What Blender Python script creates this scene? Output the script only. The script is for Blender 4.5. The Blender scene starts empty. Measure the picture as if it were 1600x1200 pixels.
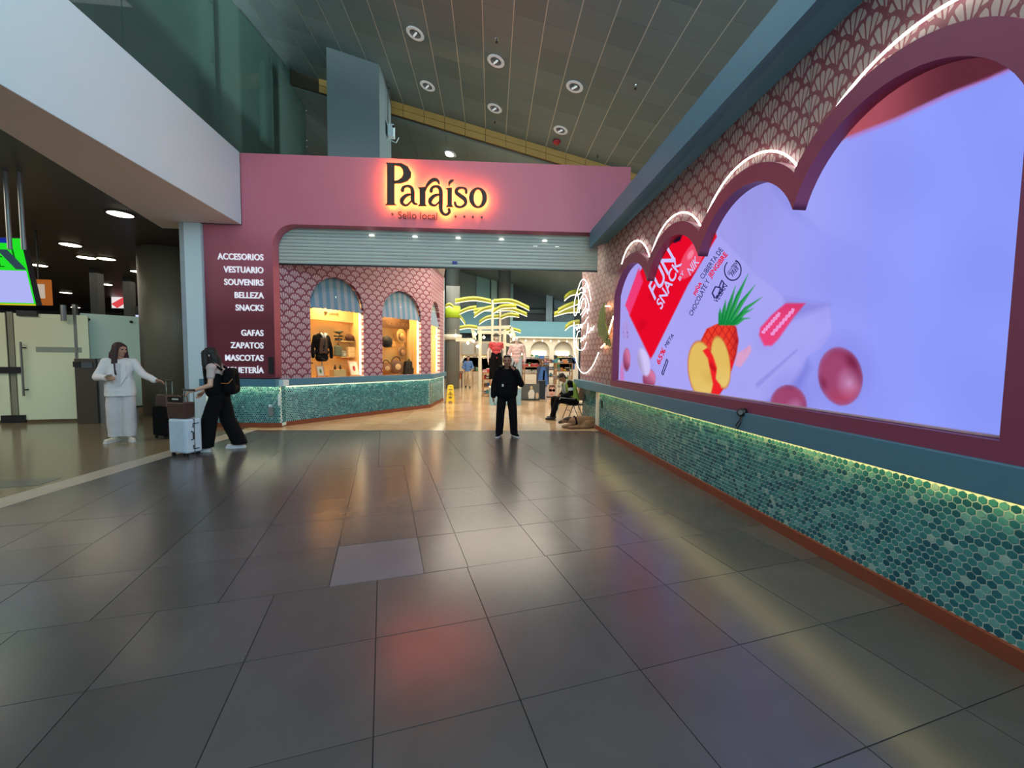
import bpy, bmesh, math, random
import numpy as np
from mathutils import Vector, Matrix
random.seed(7)
SC = bpy.context.scene
COL = SC.collection
# ------------------------------------------------------------------ camera
FPX, CAM_H = 640.0, 1.60
RM = np.array([[0.99498186, 0.00601848, 0.09987434], [-0.09931186, -0.06206991, 0.99311856], [0.01217625, -0.99805366, -0.06116073]])
cam_data = bpy.data.cameras.new('camera'); cam = bpy.data.objects.new('camera', cam_data); COL.objects.link(cam)
cam_data.sensor_width = 36.0; cam_data.lens = FPX / 1600 * 36.0; cam_data.clip_start = 0.05; cam_data.clip_end = 200
r, d, f = RM[:, 0], RM[:, 1], RM[:, 2]
cam.matrix_world = Matrix(((r[0], -d[0], -f[0], 0), (r[1], -d[1], -f[1], 0), (r[2], -d[2], -f[2], CAM_H), (0, 0, 0, 1)))
SC.camera = cam
# ------------------------------------------------------------------ view, world, big lights
SC.view_settings.view_transform = 'Standard'; SC.view_settings.look = 'None'
SC.view_settings.gamma = 1.0; SC.view_settings.use_curve_mapping = False
SC.view_settings.exposure = 0.0
W = bpy.data.worlds.new('hall_air'); SC.world = W; W.use_nodes = True
W.node_tree.nodes['Background'].inputs[0].default_value = (0.62, 0.72, 0.85, 1)
W.node_tree.nodes['Background'].inputs[1].default_value = 0.34
def area(name, loc, target, sx, sy, watts, color):
    l = bpy.data.lights.new(name, 'AREA'); l.shape = 'RECTANGLE'; l.size = sx; l.size_y = sy; l.energy = watts; l.color = color
    o = bpy.data.objects.new(name, l); COL.objects.link(o); o.location = loc
    o.rotation_euler = (Vector(target) - Vector(loc)).to_track_quat('-Z', 'Y').to_euler(); return o
def spot(name, loc, target, watts, color, angle, blend=0.6, rad=0.1):
    l = bpy.data.lights.new(name, 'SPOT'); l.energy = watts; l.color = color; l.spot_size = math.radians(angle); l.spot_blend = blend; l.shadow_soft_size = rad
    o = bpy.data.objects.new(name, l); COL.objects.link(o); o.location = loc
    o.rotation_euler = (Vector(target) - Vector(loc)).to_track_quat('-Z', 'Y').to_euler(); return o
area('hall_daylight', (6.5, -7, 7.5), (-4.5, 8, 5.0), 9, 4, 820, (0.30, 0.76, 1.0))
area('hall_daylight_left', (-4, -7, 5.0), (0, 8, 4), 7, 4, 130, (0.9, 0.93, 1.0))
area('overhead_fill', (-0.8, 4.2, 7.2), (-0.8, 4.4, 0), 7, 7, 130, (0.92, 0.96, 1.0))  # fill added below the closed ceiling to brighten the floor, no skylight opening
area('mezzanine_fill', (-8.5, 7.0, 8.6), (-5.0, 7.4, 6.6), 2.5, 9, 2300, (0.80, 0.98, 0.95))  # added lamp, brightens the glass panes from behind
for hx, hw in ((-3.0, 138), (0.6, 116), (3.0, 72)): spot('header_fill', (hx * .8, 4.6, 7.4), (hx, 9.3, 5.15), hw, (0.98, 0.95, 1.0), 46, 0.7, 0.15)  # added spots that lift the pink header
area('ceiling_fill', (1.0, -3.0, 4.6), (1.6, 4.5, 8.6), 5, 2, 400, (0.66, 1.0, 1.0))  # added fill aimed upward, brightens and cools the tiled ceiling
spot('pier_fill', (6.0, 13.5, 5.6), (-2.3, 11.2, 7.2), 2600, (0.82, 1.0, 0.95), 24, 0.8, 0.2)  # added spot hidden behind the header, brightens the pier side
area('corridor_light', (-11, 6.6, 4.25), (-11, 6.9, 0), 6, 4, 210, (1.0, 0.95, 0.80))
area('corridor_light_far', (-14, 16, 4.25), (-14, 16, 0), 10, 8, 260, (1.0, 0.92, 0.76))
area('shop_light_front', (0.8, 13.0, 4.6), (0.8, 13.3, 0), 4.0, 5, 330, (1.0, 0.86, 0.68))
area('shop_light_mid', (1.5, 20, 5.0), (1.5, 21, 0), 8, 9, 700, (1.0, 0.90, 0.75))
area('shop_light_back', (4, 28.5, 4.2), (4, 31, 1.6), 14, 2, 330, (1.0, 0.93, 0.82))
area('upper_shop_daylight', (0, 16, 9.0), (2, 26, 6), 8, 5, 420, (0.68, 0.9, 0.95))
# ------------------------------------------------------------------ pixel -> point helpers (measuring the photo on real planes)
def ray(px, py): return RM @ np.array([px - 800.0, py - 600.0, FPX])
C0 = np.array([0, 0, CAM_H])
def atZ(px, py, z=0.0): v = ray(px, py); return Vector(C0 + v * ((z - CAM_H) / v[2]))
def atX(px, py, X): v = ray(px, py); return Vector(C0 + v * (X / v[0]))
def atY(px, py, Y): v = ray(px, py); return Vector(C0 + v * (Y / v[1]))
def atP(px, py, p0, n): v = ray(px, py); n = np.array(n); return Vector(C0 + v * (((np.array(p0) - C0) @ n) / (v @ n)))
def proj(p):
    c = (np.asarray(p, float) - C0) @ RM
    return c[..., 0] / c[..., 2] * FPX + 800, c[..., 1] / c[..., 2] * FPX + 600
# ------------------------------------------------------------------ materials
def lin(c):
    return tuple((v / 255 / 12.92) if v / 255 <= 0.04045 else ((v / 255 + 0.055) / 1.055) ** 2.4 for v in c)
MATS = {}
def nn(t, typ, **kw):
    n = t.nodes.new(typ)
    for k, v in kw.items(): setattr(n, k, v)
    return n
def mat(name, rgb, rough=0.5, metal=0.0, emit=0.0, vary=0.12, scale=6.0, bump=0.0, spec=0.5, bscale=None, ecol=None):
    """principled, colour broken up by a noise of its own; rgb is sRGB 0-255"""
    if name in MATS: return MATS[name]
    m = bpy.data.materials.new(name); m.use_nodes = True; t = m.node_tree; b = t.nodes['Principled BSDF']
    c = lin(rgb)
    b.inputs['Roughness'].default_value = rough; b.inputs['Metallic'].default_value = metal
    b.inputs['Specular IOR Level'].default_value = spec
    tc = nn(t, 'ShaderNodeTexCoord'); nz = nn(t, 'ShaderNodeTexNoise'); nz.inputs['Scale'].default_value = scale; nz.inputs['Detail'].default_value = 4
    t.links.new(tc.outputs['Object'], nz.inputs['Vector'])
    mx = nn(t, 'ShaderNodeMix', data_type='RGBA')
    mx.inputs[6].default_value = tuple(v * (1 - vary) for v in c) + (1,); mx.inputs[7].default_value = tuple(min(1, v * (1 + vary)) for v in c) + (1,)
    t.links.new(nz.outputs['Fac'], mx.inputs[0]); t.links.new(mx.outputs[2], b.inputs['Base Color'])
    if emit:
        b.inputs['Emission Color'].default_value = (lin(ecol) if ecol else c) + (1,); b.inputs['Emission Strength'].default_value = emit
    if bump:
        n2 = nn(t, 'ShaderNodeTexNoise'); n2.inputs['Scale'].default_value = bscale or scale * 8; n2.inputs['Detail'].default_value = 3
        t.links.new(tc.outputs['Object'], n2.inputs['Vector'])
        bp = nn(t, 'ShaderNodeBump'); bp.inputs['Strength'].default_value = bump; bp.inputs['Distance'].default_value = 0.01
        t.links.new(n2.outputs['Fac'], bp.inputs['Height']); t.links.new(bp.outputs['Normal'], b.inputs['Normal'])
    MATS[name] = m; return m
def glow(name, rgb, strength):
    if name in MATS: return MATS[name]
    m = bpy.data.materials.new(name); m.use_nodes = True; t = m.node_tree; t.nodes.remove(t.nodes['Principled BSDF'])
    e = nn(t, 'ShaderNodeEmission'); e.inputs[0].default_value = lin(rgb) + (1,); e.inputs[1].default_value = strength
    t.links.new(e.outputs[0], t.nodes['Material Output'].inputs[0]); MATS[name] = m; return m
def glass(name, rgb, clear=0.8, rough=0.03, haze=0.0, hazecol=(200, 210, 205), ior=1.45):
    if name in MATS: return MATS[name]
    m = bpy.data.materials.new(name); m.use_nodes = True; t = m.node_tree; t.nodes.remove(t.nodes['Principled BSDF'])
    tr = nn(t, 'ShaderNodeBsdfTransparent'); tr.inputs[0].default_value = tuple(v * clear for v in lin(rgb)) + (1,)
    gl = nn(t, 'ShaderNodeBsdfGlossy'); gl.inputs['Roughness'].default_value = rough; gl.inputs[0].default_value = (0.9, 0.95, 0.93, 1)
    fr = nn(t, 'ShaderNodeFresnel'); fr.inputs[0].default_value = ior
    mx = nn(t, 'ShaderNodeMixShader'); ge = nn(t, 'ShaderNodeNewGeometry')
    t.links.new(mth(t, 'MULTIPLY', fr.outputs[0], mth(t, 'SUBTRACT', 1.0, ge.outputs['Backfacing'])), mx.inputs[0])
    base = tr
    if haze:
        df = nn(t, 'ShaderNodeBsdfDiffuse'); df.inputs[0].default_value = lin(hazecol) + (1,)
        tl = nn(t, 'ShaderNodeBsdfTranslucent'); tl.inputs[0].default_value = lin(hazecol) + (1,)
        a0 = nn(t, 'ShaderNodeMixShader'); a0.inputs[0].default_value = 0.5; t.links.new(df.outputs[0], a0.inputs[1]); t.links.new(tl.outputs[0], a0.inputs[2])
        a1 = nn(t, 'ShaderNodeMixShader'); a1.inputs[0].default_value = haze; t.links.new(tr.outputs[0], a1.inputs[1]); t.links.new(a0.outputs[0], a1.inputs[2]); base = a1
    t.links.new(base.outputs[0], mx.inputs[1]); t.links.new(gl.outputs[0], mx.inputs[2])
    t.links.new(mx.outputs[0], t.nodes['Material Output'].inputs[0]); MATS[name] = m; return m
def mth(t, op, a, b=None, c=None):
    n = nn(t, 'ShaderNodeMath', operation=op)
    for i, v in enumerate((a, b, c)):
        if v is None: continue
        if isinstance(v, (int, float)): n.inputs[i].default_value = v
        else: t.links.new(v, n.inputs[i])
    return n.outputs[0]
def scallop_mat(name, R, ground, petal, rough=0.55):
    """shell-fan wallpaper printed along the UV map (metres)"""
    m = bpy.data.materials.new(name); m.use_nodes = True; t = m.node_tree; b = t.nodes['Principled BSDF']; b.inputs['Roughness'].default_value = rough
    uv = nn(t, 'ShaderNodeUVMap'); sp = nn(t, 'ShaderNodeSeparateXYZ'); t.links.new(uv.outputs[0], sp.inputs[0])
    M = lambda *a: mth(t, *a)
    u = M('DIVIDE', sp.outputs[0], R); v = M('DIVIDE', sp.outputs[1], R)
    j = M('FLOOR', v); dy = M('SUBTRACT', v, j); odd = M('FLOORED_MODULO', j, 2.0)
    dxa = M('SUBTRACT', M('FLOORED_MODULO', M('ADD', u, odd), 2.0), 1.0)
    dxb = M('SUBTRACT', M('FLOORED_MODULO', M('ADD', M('ADD', u, odd), 1.0), 2.0), 1.0)
    ra = M('SQRT', M('ADD', M('MULTIPLY', dxa, dxa), M('MULTIPLY', dy, dy)))
    ina = M('LESS_THAN', ra, 1.0)
    dyb = M('SUBTRACT', dy, 1.0)
    rb = M('SQRT', M('ADD', M('MULTIPLY', dxb, dxb), M('MULTIPLY', dyb, dyb)))
    mixv = lambda p, q: M('ADD', M('MULTIPLY', p, ina), M('MULTIPLY', q, M('SUBTRACT', 1.0, ina)))
    dx = mixv(dxa, dxb); yy = mixv(dy, dyb); rr = mixv(ra, rb)
    edge = M('SUBTRACT', 1.0, rr)                                  # distance to own rim
    low = mixv(1.0, M('SUBTRACT', ra, 1.0))                        # distance to the fan in front
    y0 = M('ADD', yy, 1.0); th = M('ARCTAN2', dx, y0); rad = M('SQRT', M('ADD', M('MULTIPLY', dx, dx), M('MULTIPLY', y0, y0)))
    D = 0.26
    fr = M('SUBTRACT', M('FLOORED_MODULO', M('ADD', M('DIVIDE', th, D), 0.5), 1.0), 0.5)
    side = M('MULTIPLY', M('SUBTRACT', 0.5, M('ABSOLUTE', fr)), M('MULTIPLY', rad, D))   # distance to petal edge
    rnd = M('SUBTRACT', M('SUBTRACT', 1.93, M('MULTIPLY', M('MULTIPLY', fr, fr), 2.0)), rad)
    ok = M('MULTIPLY', M('GREATER_THAN', side, 0.045), M('GREATER_THAN', edge, 0.14))
    ok = M('MULTIPLY', ok, M('GREATER_THAN', low, 0.125)); ok = M('MULTIPLY', ok, M('GREATER_THAN', rad, 0.58))
    ok = M('MULTIPLY', ok, M('GREATER_THAN', rnd, 0.0))
    mx = nn(t, 'ShaderNodeMix', data_type='RGBA'); mx.inputs[6].default_value = lin(ground) + (1,); mx.inputs[7].default_value = lin(petal) + (1,)
    t.links.new(ok, mx.inputs[0]); t.links.new(mx.outputs[2], b.inputs['Base Color'])
    MATS[name] = m; return m
def marble(name, c1, c2, rough, scale=1.2, spec=0.5, tile_vary=0.0):
    m = bpy.data.materials.new(name); m.use_nodes = True; t = m.node_tree; b = t.nodes['Principled BSDF']; b.inputs['Roughness'].default_value = rough
    b.inputs['Specular IOR Level'].default_value = spec
    tc = nn(t, 'ShaderNodeTexCoord'); nz = nn(t, 'ShaderNodeTexNoise'); nz.inputs['Scale'].default_value = scale; nz.inputs['Detail'].default_value = 7; nz.inputs['Distortion'].default_value = 0.8
    geo = nn(t, 'ShaderNodeNewGeometry'); t.links.new(geo.outputs['Position'], nz.inputs['Vector'])
    oi = nn(t, 'ShaderNodeObjectInfo')
    fac = nz.outputs['Fac']
    if tile_vary:
        fac = mth(t, 'ADD', fac, mth(t, 'MULTIPLY', mth(t, 'SUBTRACT', oi.outputs['Random'], 0.5), tile_vary))
    mx = nn(t, 'ShaderNodeMix', data_type='RGBA'); mx.inputs[6].default_value = lin(c1) + (1,); mx.inputs[7].default_value = lin(c2) + (1,)
    t.links.new(fac, mx.inputs[0]); t.links.new(mx.outputs[2], b.inputs['Base Color'])
    n2 = nn(t, 'ShaderNodeTexNoise'); n2.inputs['Scale'].default_value = 90; t.links.new(geo.outputs['Position'], n2.inputs['Vector'])
    rg = mth(t, 'ADD', mth(t, 'MULTIPLY', n2.outputs['Fac'], 0.10), rough - 0.05); t.links.new(rg, b.inputs['Roughness'])
    MATS[name] = m; return m
# ------------------------------------------------------------------ mesh helpers
ORG = {}
def link(name, me, m=None, parent=None, smooth=False):
    o = bpy.data.objects.new(name, me); COL.objects.link(o)
    if m is not None:
        for q in (m if isinstance(m, (list, tuple)) else [m]): me.materials.append(q)
    if parent is not None:
        o.parent = parent; org = ORG.get(parent, Vector()); ORG[o] = org
        if org.length: me.transform(Matrix.Translation(-org))
    if smooth: me.polygons.foreach_set('use_smooth', [True] * len(me.polygons))
    return o
def tag(o, label=None, cat=None, group=None, kind=None):
    if label: o['label'] = label
    if cat: o['category'] = cat
    if group: o['group'] = group
    if kind: o['kind'] = kind
    return o
def thing(name, loc, label, cat, group=None, kind=None):
    o = bpy.data.objects.new(name, None); COL.objects.link(o); o.location = loc; o.empty_display_size = 0.1; ORG[o] = Vector(loc)
    return tag(o, label, cat, group, kind)
def recentre(o):
    """move a one-mesh thing's origin to the middle of its base"""
    v = [Vector(c) for c in o.bound_box]; c = sum(v, Vector()) / 8; c.z = min(p.z for p in v)
    o.data.transform(Matrix.Translation(-c)); o.location = o.location + c; ORG[o] = Vector(o.location); return o
class MB:
    def __init__(s): s.v = []; s.f = []; s.m = []
    def add(s, vs, fs, mi=0):
        n = len(s.v); s.v += [tuple(p) for p in vs]; s.f += [tuple(i + n for i in q) for q in fs]; s.m += [mi] * len(fs); return s
    def box(s, c, sz, rz=0.0, M=None, mi=0, taper=1.0):
        x, y, z = (q / 2 for q in sz); vs = [Vector((i * (taper if k > 0 else 1) * x, j * (taper if k > 0 else 1) * y, k * z)) for k in (-1, 1) for j in (-1, 1) for i in (-1, 1)]
        if M is None: M = Matrix.Rotation(rz, 4, 'Z')
        vs = [Vector(c) + (M @ p) for p in vs]
        return s.add(vs, [(0, 2, 3, 1), (4, 5, 7, 6), (0, 1, 5, 4), (1, 3, 7, 5), (3, 2, 6, 7), (2, 0, 4, 6)], mi)
    def prism(s, pts, off, mi=0):
        n = len(pts); off = Vector(off); a = [Vector(p) for p in pts]
        nrm = sum(((a[i] - a[0]).cross(a[(i + 1) % n] - a[0]) for i in range(n)), Vector())
        if nrm.dot(off) > 0: a = a[::-1]
        return s.add(a + [p + off for p in a], [tuple(range(n)), tuple(range(2 * n - 1, n - 1, -1))] + [(i, i + n, (i + 1) % n + n, (i + 1) % n) for i in range(n)], mi)
    def tube(s, pts, r, n=8, mi=0, closed=False):
        pts = [Vector(p) for p in pts]; N = len(pts); rs = r if isinstance(r, (list, tuple)) else [r] * N
        base = len(s.v); prev = None
        for i, p in enumerate(pts):
            a = pts[max(i - 1, 0)]; b = pts[min(i + 1, N - 1)]; dct = (b - a).normalized() if (b - a).length > 1e-9 else Vector((0, 0, 1))
            if prev is None:
                up = Vector((0, 0, 1)) if abs(dct.z) < 0.9 else Vector((1, 0, 0)); x = dct.cross(up).normalized()
            else: x = (prev - dct * prev.dot(dct)).normalized()
            prev = x; y = dct.cross(x)
            for k in range(n):
                t = 2 * math.pi * k / n; s.v.append(tuple(p + (x * math.cos(t) + y * math.sin(t)) * rs[i]))
        for i in range(N - 1):
            for k in range(n):
                s.f.append((base + i * n + k, base + i * n + (k + 1) % n, base + (i + 1) * n + (k + 1) % n, base + (i + 1) * n + k)); s.m.append(mi)
        s.f.append(tuple(base + k for k in range(n))[::-1]); s.m.append(mi)
        s.f.append(tuple(base + (N - 1) * n + k for k in range(n))); s.m.append(mi); return s
    def cyl(s, c, r, h, n=20, mi=0, r2=None):
        c = Vector(c); return s.tube([c, c + Vector((0, 0, h))], [r, r if r2 is None else r2], n, mi)
    def ball(s, c, r, n=12, mi=0, sc=(1, 1, 1), M=None):
        c = Vector(c); k = max(4, n // 2); b = len(s.v); M = M or Matrix.Identity(4)
        vs = [Vector((0, 0, -r * sc[2]))]
        for i in range(1, k):
            ph = -math.pi / 2 + math.pi * i / k
            vs += [Vector((math.cos(ph) * math.cos(2 * math.pi * q / n) * r * sc[0], math.cos(ph) * math.sin(2 * math.pi * q / n) * r * sc[1], math.sin(ph) * r * sc[2])) for q in range(n)]
        vs.append(Vector((0, 0, r * sc[2])))
        fs = [(0, 1 + (q + 1) % n, 1 + q) for q in range(n)]
        for i in range(k - 2): fs += [(1 + i * n + q, 1 + i * n + (q + 1) % n, 1 + (i + 1) * n + (q + 1) % n, 1 + (i + 1) * n + q) for q in range(n)]
        top = len(vs) - 1; fs += [(top, 1 + (k - 2) * n + q, 1 + (k - 2) * n + (q + 1) % n) for q in range(n)]
        return s.add([c + (M @ p) for p in vs], fs, mi)
    def lathe(s, c, prof, n=20, mi=0):
        c = Vector(c); b = len(s.v)
        for (r_, z_) in prof: s.v += [(c.x + r_ * math.cos(2 * math.pi * k / n), c.y + r_ * math.sin(2 * math.pi * k / n), c.z + z_) for k in range(n)]
        for i in range(len(prof) - 1):
            for k in range(n): s.f.append((b + i * n + k, b + i * n + (k + 1) % n, b + (i + 1) * n + (k + 1) % n, b + (i + 1) * n + k)); s.m.append(mi)
        s.f.append(tuple(b + k for k in range(n))[::-1]); s.f.append(tuple(b + (len(prof) - 1) * n + k for k in range(n))); s.m += [mi, mi]; return s
    def mesh(s, name):
        me = bpy.data.meshes.new(name); me.from_pydata(s.v, [], s.f)
        if any(s.m): me.polygons.foreach_set('material_index', s.m)
        return me
    def build(s, name, m, parent=None, smooth=False, bevel=0.0):
        me = s.mesh(name)
        if bevel:
            bm = bmesh.new(); bm.from_mesh(me); bmesh.ops.bevel(bm, geom=bm.edges[:], offset=bevel, segments=2, affect='EDGES', profile=0.5); bm.to_mesh(me); bm.free()
        return link(name, me, m, parent, smooth)
def one(o, label, cat, group=None): return recentre(tag(o, label, cat, group))
def flat(loops, thick, org, ux, uy, bevel=0.0, inset=0.0):
    """mesh of a 2-D outline with holes, given thickness; org + a*ux + b*uy, thickness centred along ux x uy"""
    cu = bpy.data.curves.new('outline', 'CURVE'); cu.dimensions = '2D'; cu.fill_mode = 'BOTH'; cu.extrude = thick / 2; cu.bevel_depth = bevel; cu.offset = -inset
    for lp in loops:
        sp = cu.splines.new('POLY'); sp.points.add(len(lp) - 1); sp.use_cyclic_u = True
        for p, q in zip(sp.points, lp): p.co = (q[0], q[1], 0, 1)
    return curve_mesh(cu, org, ux, uy)
def curve_mesh(cu, org, ux, uy):
    ob = bpy.data.objects.new('outline', cu); me = bpy.data.meshes.new_from_object(ob)
    bpy.data.objects.remove(ob); bpy.data.curves.remove(cu)
    ux, uy = Vector(ux), Vector(uy); n = ux.cross(uy).normalized(); o = Vector(org); LAST[0] = ux.normalized()
    me.transform(Matrix(((ux.x, uy.x, n.x, o.x), (ux.y, uy.y, n.y, o.y), (ux.z, uy.z, n.z, o.z), (0, 0, 0, 1)))); return me
def text_mesh(body, size, org, ux, uy, thick=0.01, bold=0.0, align='LEFT', fit=None, spacing=1.0):
    cu = bpy.data.curves.new('lettering', 'FONT'); cu.body = body; cu.size = size; cu.extrude = thick / 2; cu.offset = bold; cu.align_x = align; cu.space_character = spacing
    cu.resolution_u = 4
    if fit:
        ob = bpy.data.objects.new('m', cu); me = bpy.data.meshes.new_from_object(ob); xs = [v.co.x for v in me.vertices]; ys = [v.co.y for v in me.vertices]
        bpy.data.objects.remove(ob); bpy.data.meshes.remove(me)
        w = max(xs) - min(xs); h = max(ys) if max(ys) > 0 else 1
        ux = Vector(ux).normalized() * (fit[0] / w); uy = Vector(uy).normalized() * (fit[1] / h)
    return curve_mesh(cu, org, ux, uy)
def letters(me, m, parent, name='letter'):
    """a word's mesh taken apart into one object per character (accents stay with their letter)"""
    n = len(me.vertices); lab = list(range(n))
    def find(i):
        while lab[i] != i: lab[i] = lab[lab[i]]; i = lab[i]
        return i
    for e in me.edges: lab[find(e.vertices[0])] = find(e.vertices[1])
    key = Vector((me.vertices[0].co)); e0 = LAST[0]; grp = {}
    for i, v in enumerate(me.vertices): r_ = find(i); x = v.co.dot(e0); g_ = grp.setdefault(r_, [x, x]); g_[0] = min(g_[0], x); g_[1] = max(g_[1], x)
    cl = []
    for r_, (a, b) in sorted(grp.items(), key=lambda q: q[1][0]):
        for c in cl:
            if min(b, c[1]) - max(a, c[0]) > .5 * min(b - a, c[1] - c[0]): c[0] = min(a, c[0]); c[1] = max(b, c[1]); c[2].add(r_); break
        else: cl.append([a, b, {r_}])
    for a, b, rs_ in cl:
        mp = {}; mb = MB()
        for i, v in enumerate(me.vertices):
            if find(i) in rs_: mp[i] = len(mb.v); mb.v.append(tuple(v.co))
        for p in me.polygons:
            if p.vertices[0] in mp: mb.f.append(tuple(mp[i] for i in p.vertices)); mb.m.append(0)
        mb.build(name, m, parent)
LAST = [Vector((1, 0, 0))]
def copy_tree(o, parent=None):
    c = o.copy(); COL.objects.link(c); c.parent = parent
    for ch in list(o.children): copy_tree(ch, c)
    return c
def grown(mb, voxel, smooth=4, noise=None):
    """one continuous skin around overlapping volumes"""
    me = mb.mesh('skin'); ob = bpy.data.objects.new('skin', me); COL.objects.link(ob)
    rm = ob.modifiers.new('r', 'REMESH'); rm.mode = 'VOXEL'; rm.voxel_size = voxel
    if smooth:
        sm = ob.modifiers.new('s', 'SMOOTH'); sm.factor = 0.5; sm.iterations = smooth
    dg = bpy.context.evaluated_depsgraph_get()
    out = bpy.data.meshes.new_from_object(ob.evaluated_get(dg)); bpy.data.objects.remove(ob); bpy.data.meshes.remove(me)
    out.polygons.foreach_set('use_smooth', [True] * len(out.polygons)); return out
class Vol(MB):
    """overlapping round cones that 'grown' turns into one skin"""
    def cap(s, a, b, r1, r2=None, n=14):
        r2 = r1 if r2 is None else r2; a, b = Vector(a), Vector(b)
        s.ball(a, r1, n); s.ball(b, r2, n)
        if (b - a).length > 1e-6: s.tube([a, b], [r1, r2], n)
        return s
    def chain(s, pts):
        for (p, r1), (q, r2) in zip(pts, pts[1:]): s.cap(p, q, r1, r2)
        return s
# ================================================================== SETTING
m_pink = mat('pink_paint', (190, 102, 120), 0.55, vary=0.05, scale=1.5)
m_mauve = mat('mauve_lacquer', (134, 60, 88), 0.45, vary=0.05)
m_blue = mat('blue_lacquer', (78, 124, 146), 0.45, vary=0.05, scale=2)
m_terra = mat('terracotta_skirting', (128, 64, 42), 0.5)
m_white = mat('white_plaster', (206, 222, 230), 0.6, vary=0.03, scale=1)
m_grout = mat('pale_grout', (206, 220, 210), 0.7)
m_black = mat('black_plastic', (22, 22, 24), 0.45)
m_steel = mat('brushed_steel', (150, 150, 148), 0.35, metal=0.9)
m_wall_r = scallop_mat('shell_wallpaper', 0.133, (122, 66, 76), (166, 148, 144))
m_wall_k = scallop_mat('shell_wallpaper_kiosk', 0.133, (124, 50, 70), (190, 160, 168))
m_strip = glow('warm_led_strip', (255, 232, 150), 17.0)
TEAL = [mat('teal_tile_%d' % i, c, 0.22, vary=0.06, scale=30) for i, c in enumerate([(28, 86, 100), (38, 106, 116), (50, 120, 126), (60, 132, 134), (74, 142, 142), (100, 158, 156), (138, 172, 168), (30, 94, 108)])]
WGT = [10, 16, 18, 18, 14, 9, 4, 11]
# ---------------------------------------------------- mall floor of single tiles
m_tile = marble('grey_floor_tile', (70, 66, 65), (88, 83, 82), 0.235, 2.0, 0.6, 0.5)
m_tile2 = marble('newer_floor_tile', (98, 94, 100), (116, 110, 116), 0.235, 2.0)
m_gap = mat('dark_joint', (34, 32, 32), 0.8)
floor = MB().box((-1, 1.6, -0.055), (8.4, 17, 0.1)).build('floor', m_gap); tag(floor, kind='structure')
YAW = math.radians(-11.75); vv = Vector((math.sin(YAW), math.cos(YAW))); uu = Vector((math.cos(YAW), -math.sin(YAW)))
bl0, bl1 = atZ(0, 794), atZ(261, 714.5); bu0, bu1 = atZ(0, 779), atZ(261, 704.7)
def lx(p, q, y): return p.x + (q.x - p.x) * (y - p.y) / (q.y - p.y)
th0, th1 = Vector((-4.075, 9.247)), Vector((2.881, 8.955))
def thY(x): return th0.y + (th1.y - th0.y) * (x - th0.x) / (th1.x - th0.x)
REG = [Vector((lx(bl0, bl1, -2), -2)), Vector((2.905, -2)), Vector((2.905, thY(2.905))), Vector((lx(bl0, bl1, 9.3), thY(lx(bl0, bl1, 9.3))))]
def clip(poly, reg):
    for a, b in zip(reg, reg[1:] + reg[:1]):
        e = b - a; out = []; ins = lambda p: e.x * (p.y - a.y) - e.y * (p.x - a.x) >= -1e-9
        for p, q in zip(poly, poly[1:] + poly[:1]):
            ip, iq = ins(p), ins(q)
            if ip: out.append(p)
            if ip != iq:
                t = (e.x * (p.y - a.y) - e.y * (p.x - a.x)) / ((e.x * (p.y - a.y) - e.y * (p.x - a.x)) - (e.x * (q.y - a.y) - e.y * (q.x - a.x)))
                out.append(p + (q - p) * t)
        poly = out
        if len(poly) < 3: return []
    return poly
def columns(v):
    if v < 3.0: return [-0.705 + 0.655 * k for k in range(-9, 12)]
    if v < 6.1: return [-1.03 - 0.66 * k for k in range(6, 0, -1)] + [-1.03, -0.37, 0.283, 0.615, 1.25, 1.58, 2.21, 2.86, 3.5, 4.2]
    return [-0.38 - 0.655 * k for k in range(7, 0, -1)] + [-0.38, -0.075, 0.595, 1.23, 1.90, 2.55, 3.2, 3.9, 4.5]
rows = [3.01 + 0.64 * k for k in range(-9, 12)]
rnd = random.Random(3)
def floor_tile(poly, m, parent, z=0.0, tilt=0.0012, gap=0.0035):
    c = sum(poly, Vector((0, 0))) / len(poly)
    pts = []
    for p in poly:
        w = p - c; L = w.length; pts.append(c + w * max(0.2, (L - gap) / L) if L > 1e-6 else p)
    tx, ty = rnd.uniform(-tilt, tilt), rnd.uniform(-tilt, tilt); dz = rnd.uniform(-0.0006, 0.0006)
    me = MB().prism([(p.x - c.x, p.y - c.y, z + dz + (p.x - c.x) * tx + (p.y - c.y) * ty) for p in pts], (0, 0, -0.02)).mesh('tile')
    o = link('tile', me, m, parent); o.location = (c.x, c.y, 0); return o
for a, b in zip(rows, rows[1:]):
    cl = columns((a + b) / 2)
    for p, q in zip(cl, cl[1:]):
        poly = clip([uu * p + vv * a, uu * q + vv * a, uu * q + vv * b, uu * p + vv * b], REG)
        if len(poly) < 3 or max(w.y for w in poly) < 0.4: continue
        ar = abs(sum(poly[i].x * poly[(i + 1) % len(poly)].y - poly[i].y * poly[(i + 1) % len(poly)].x for i in range(len(poly)))) / 2
        if ar < 0.004: continue
        floor_tile(poly, m_tile2 if (abs(a - 3.01) < 0.1 and abs(p + 0.37) < 0.05) else m_tile, floor)
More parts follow.
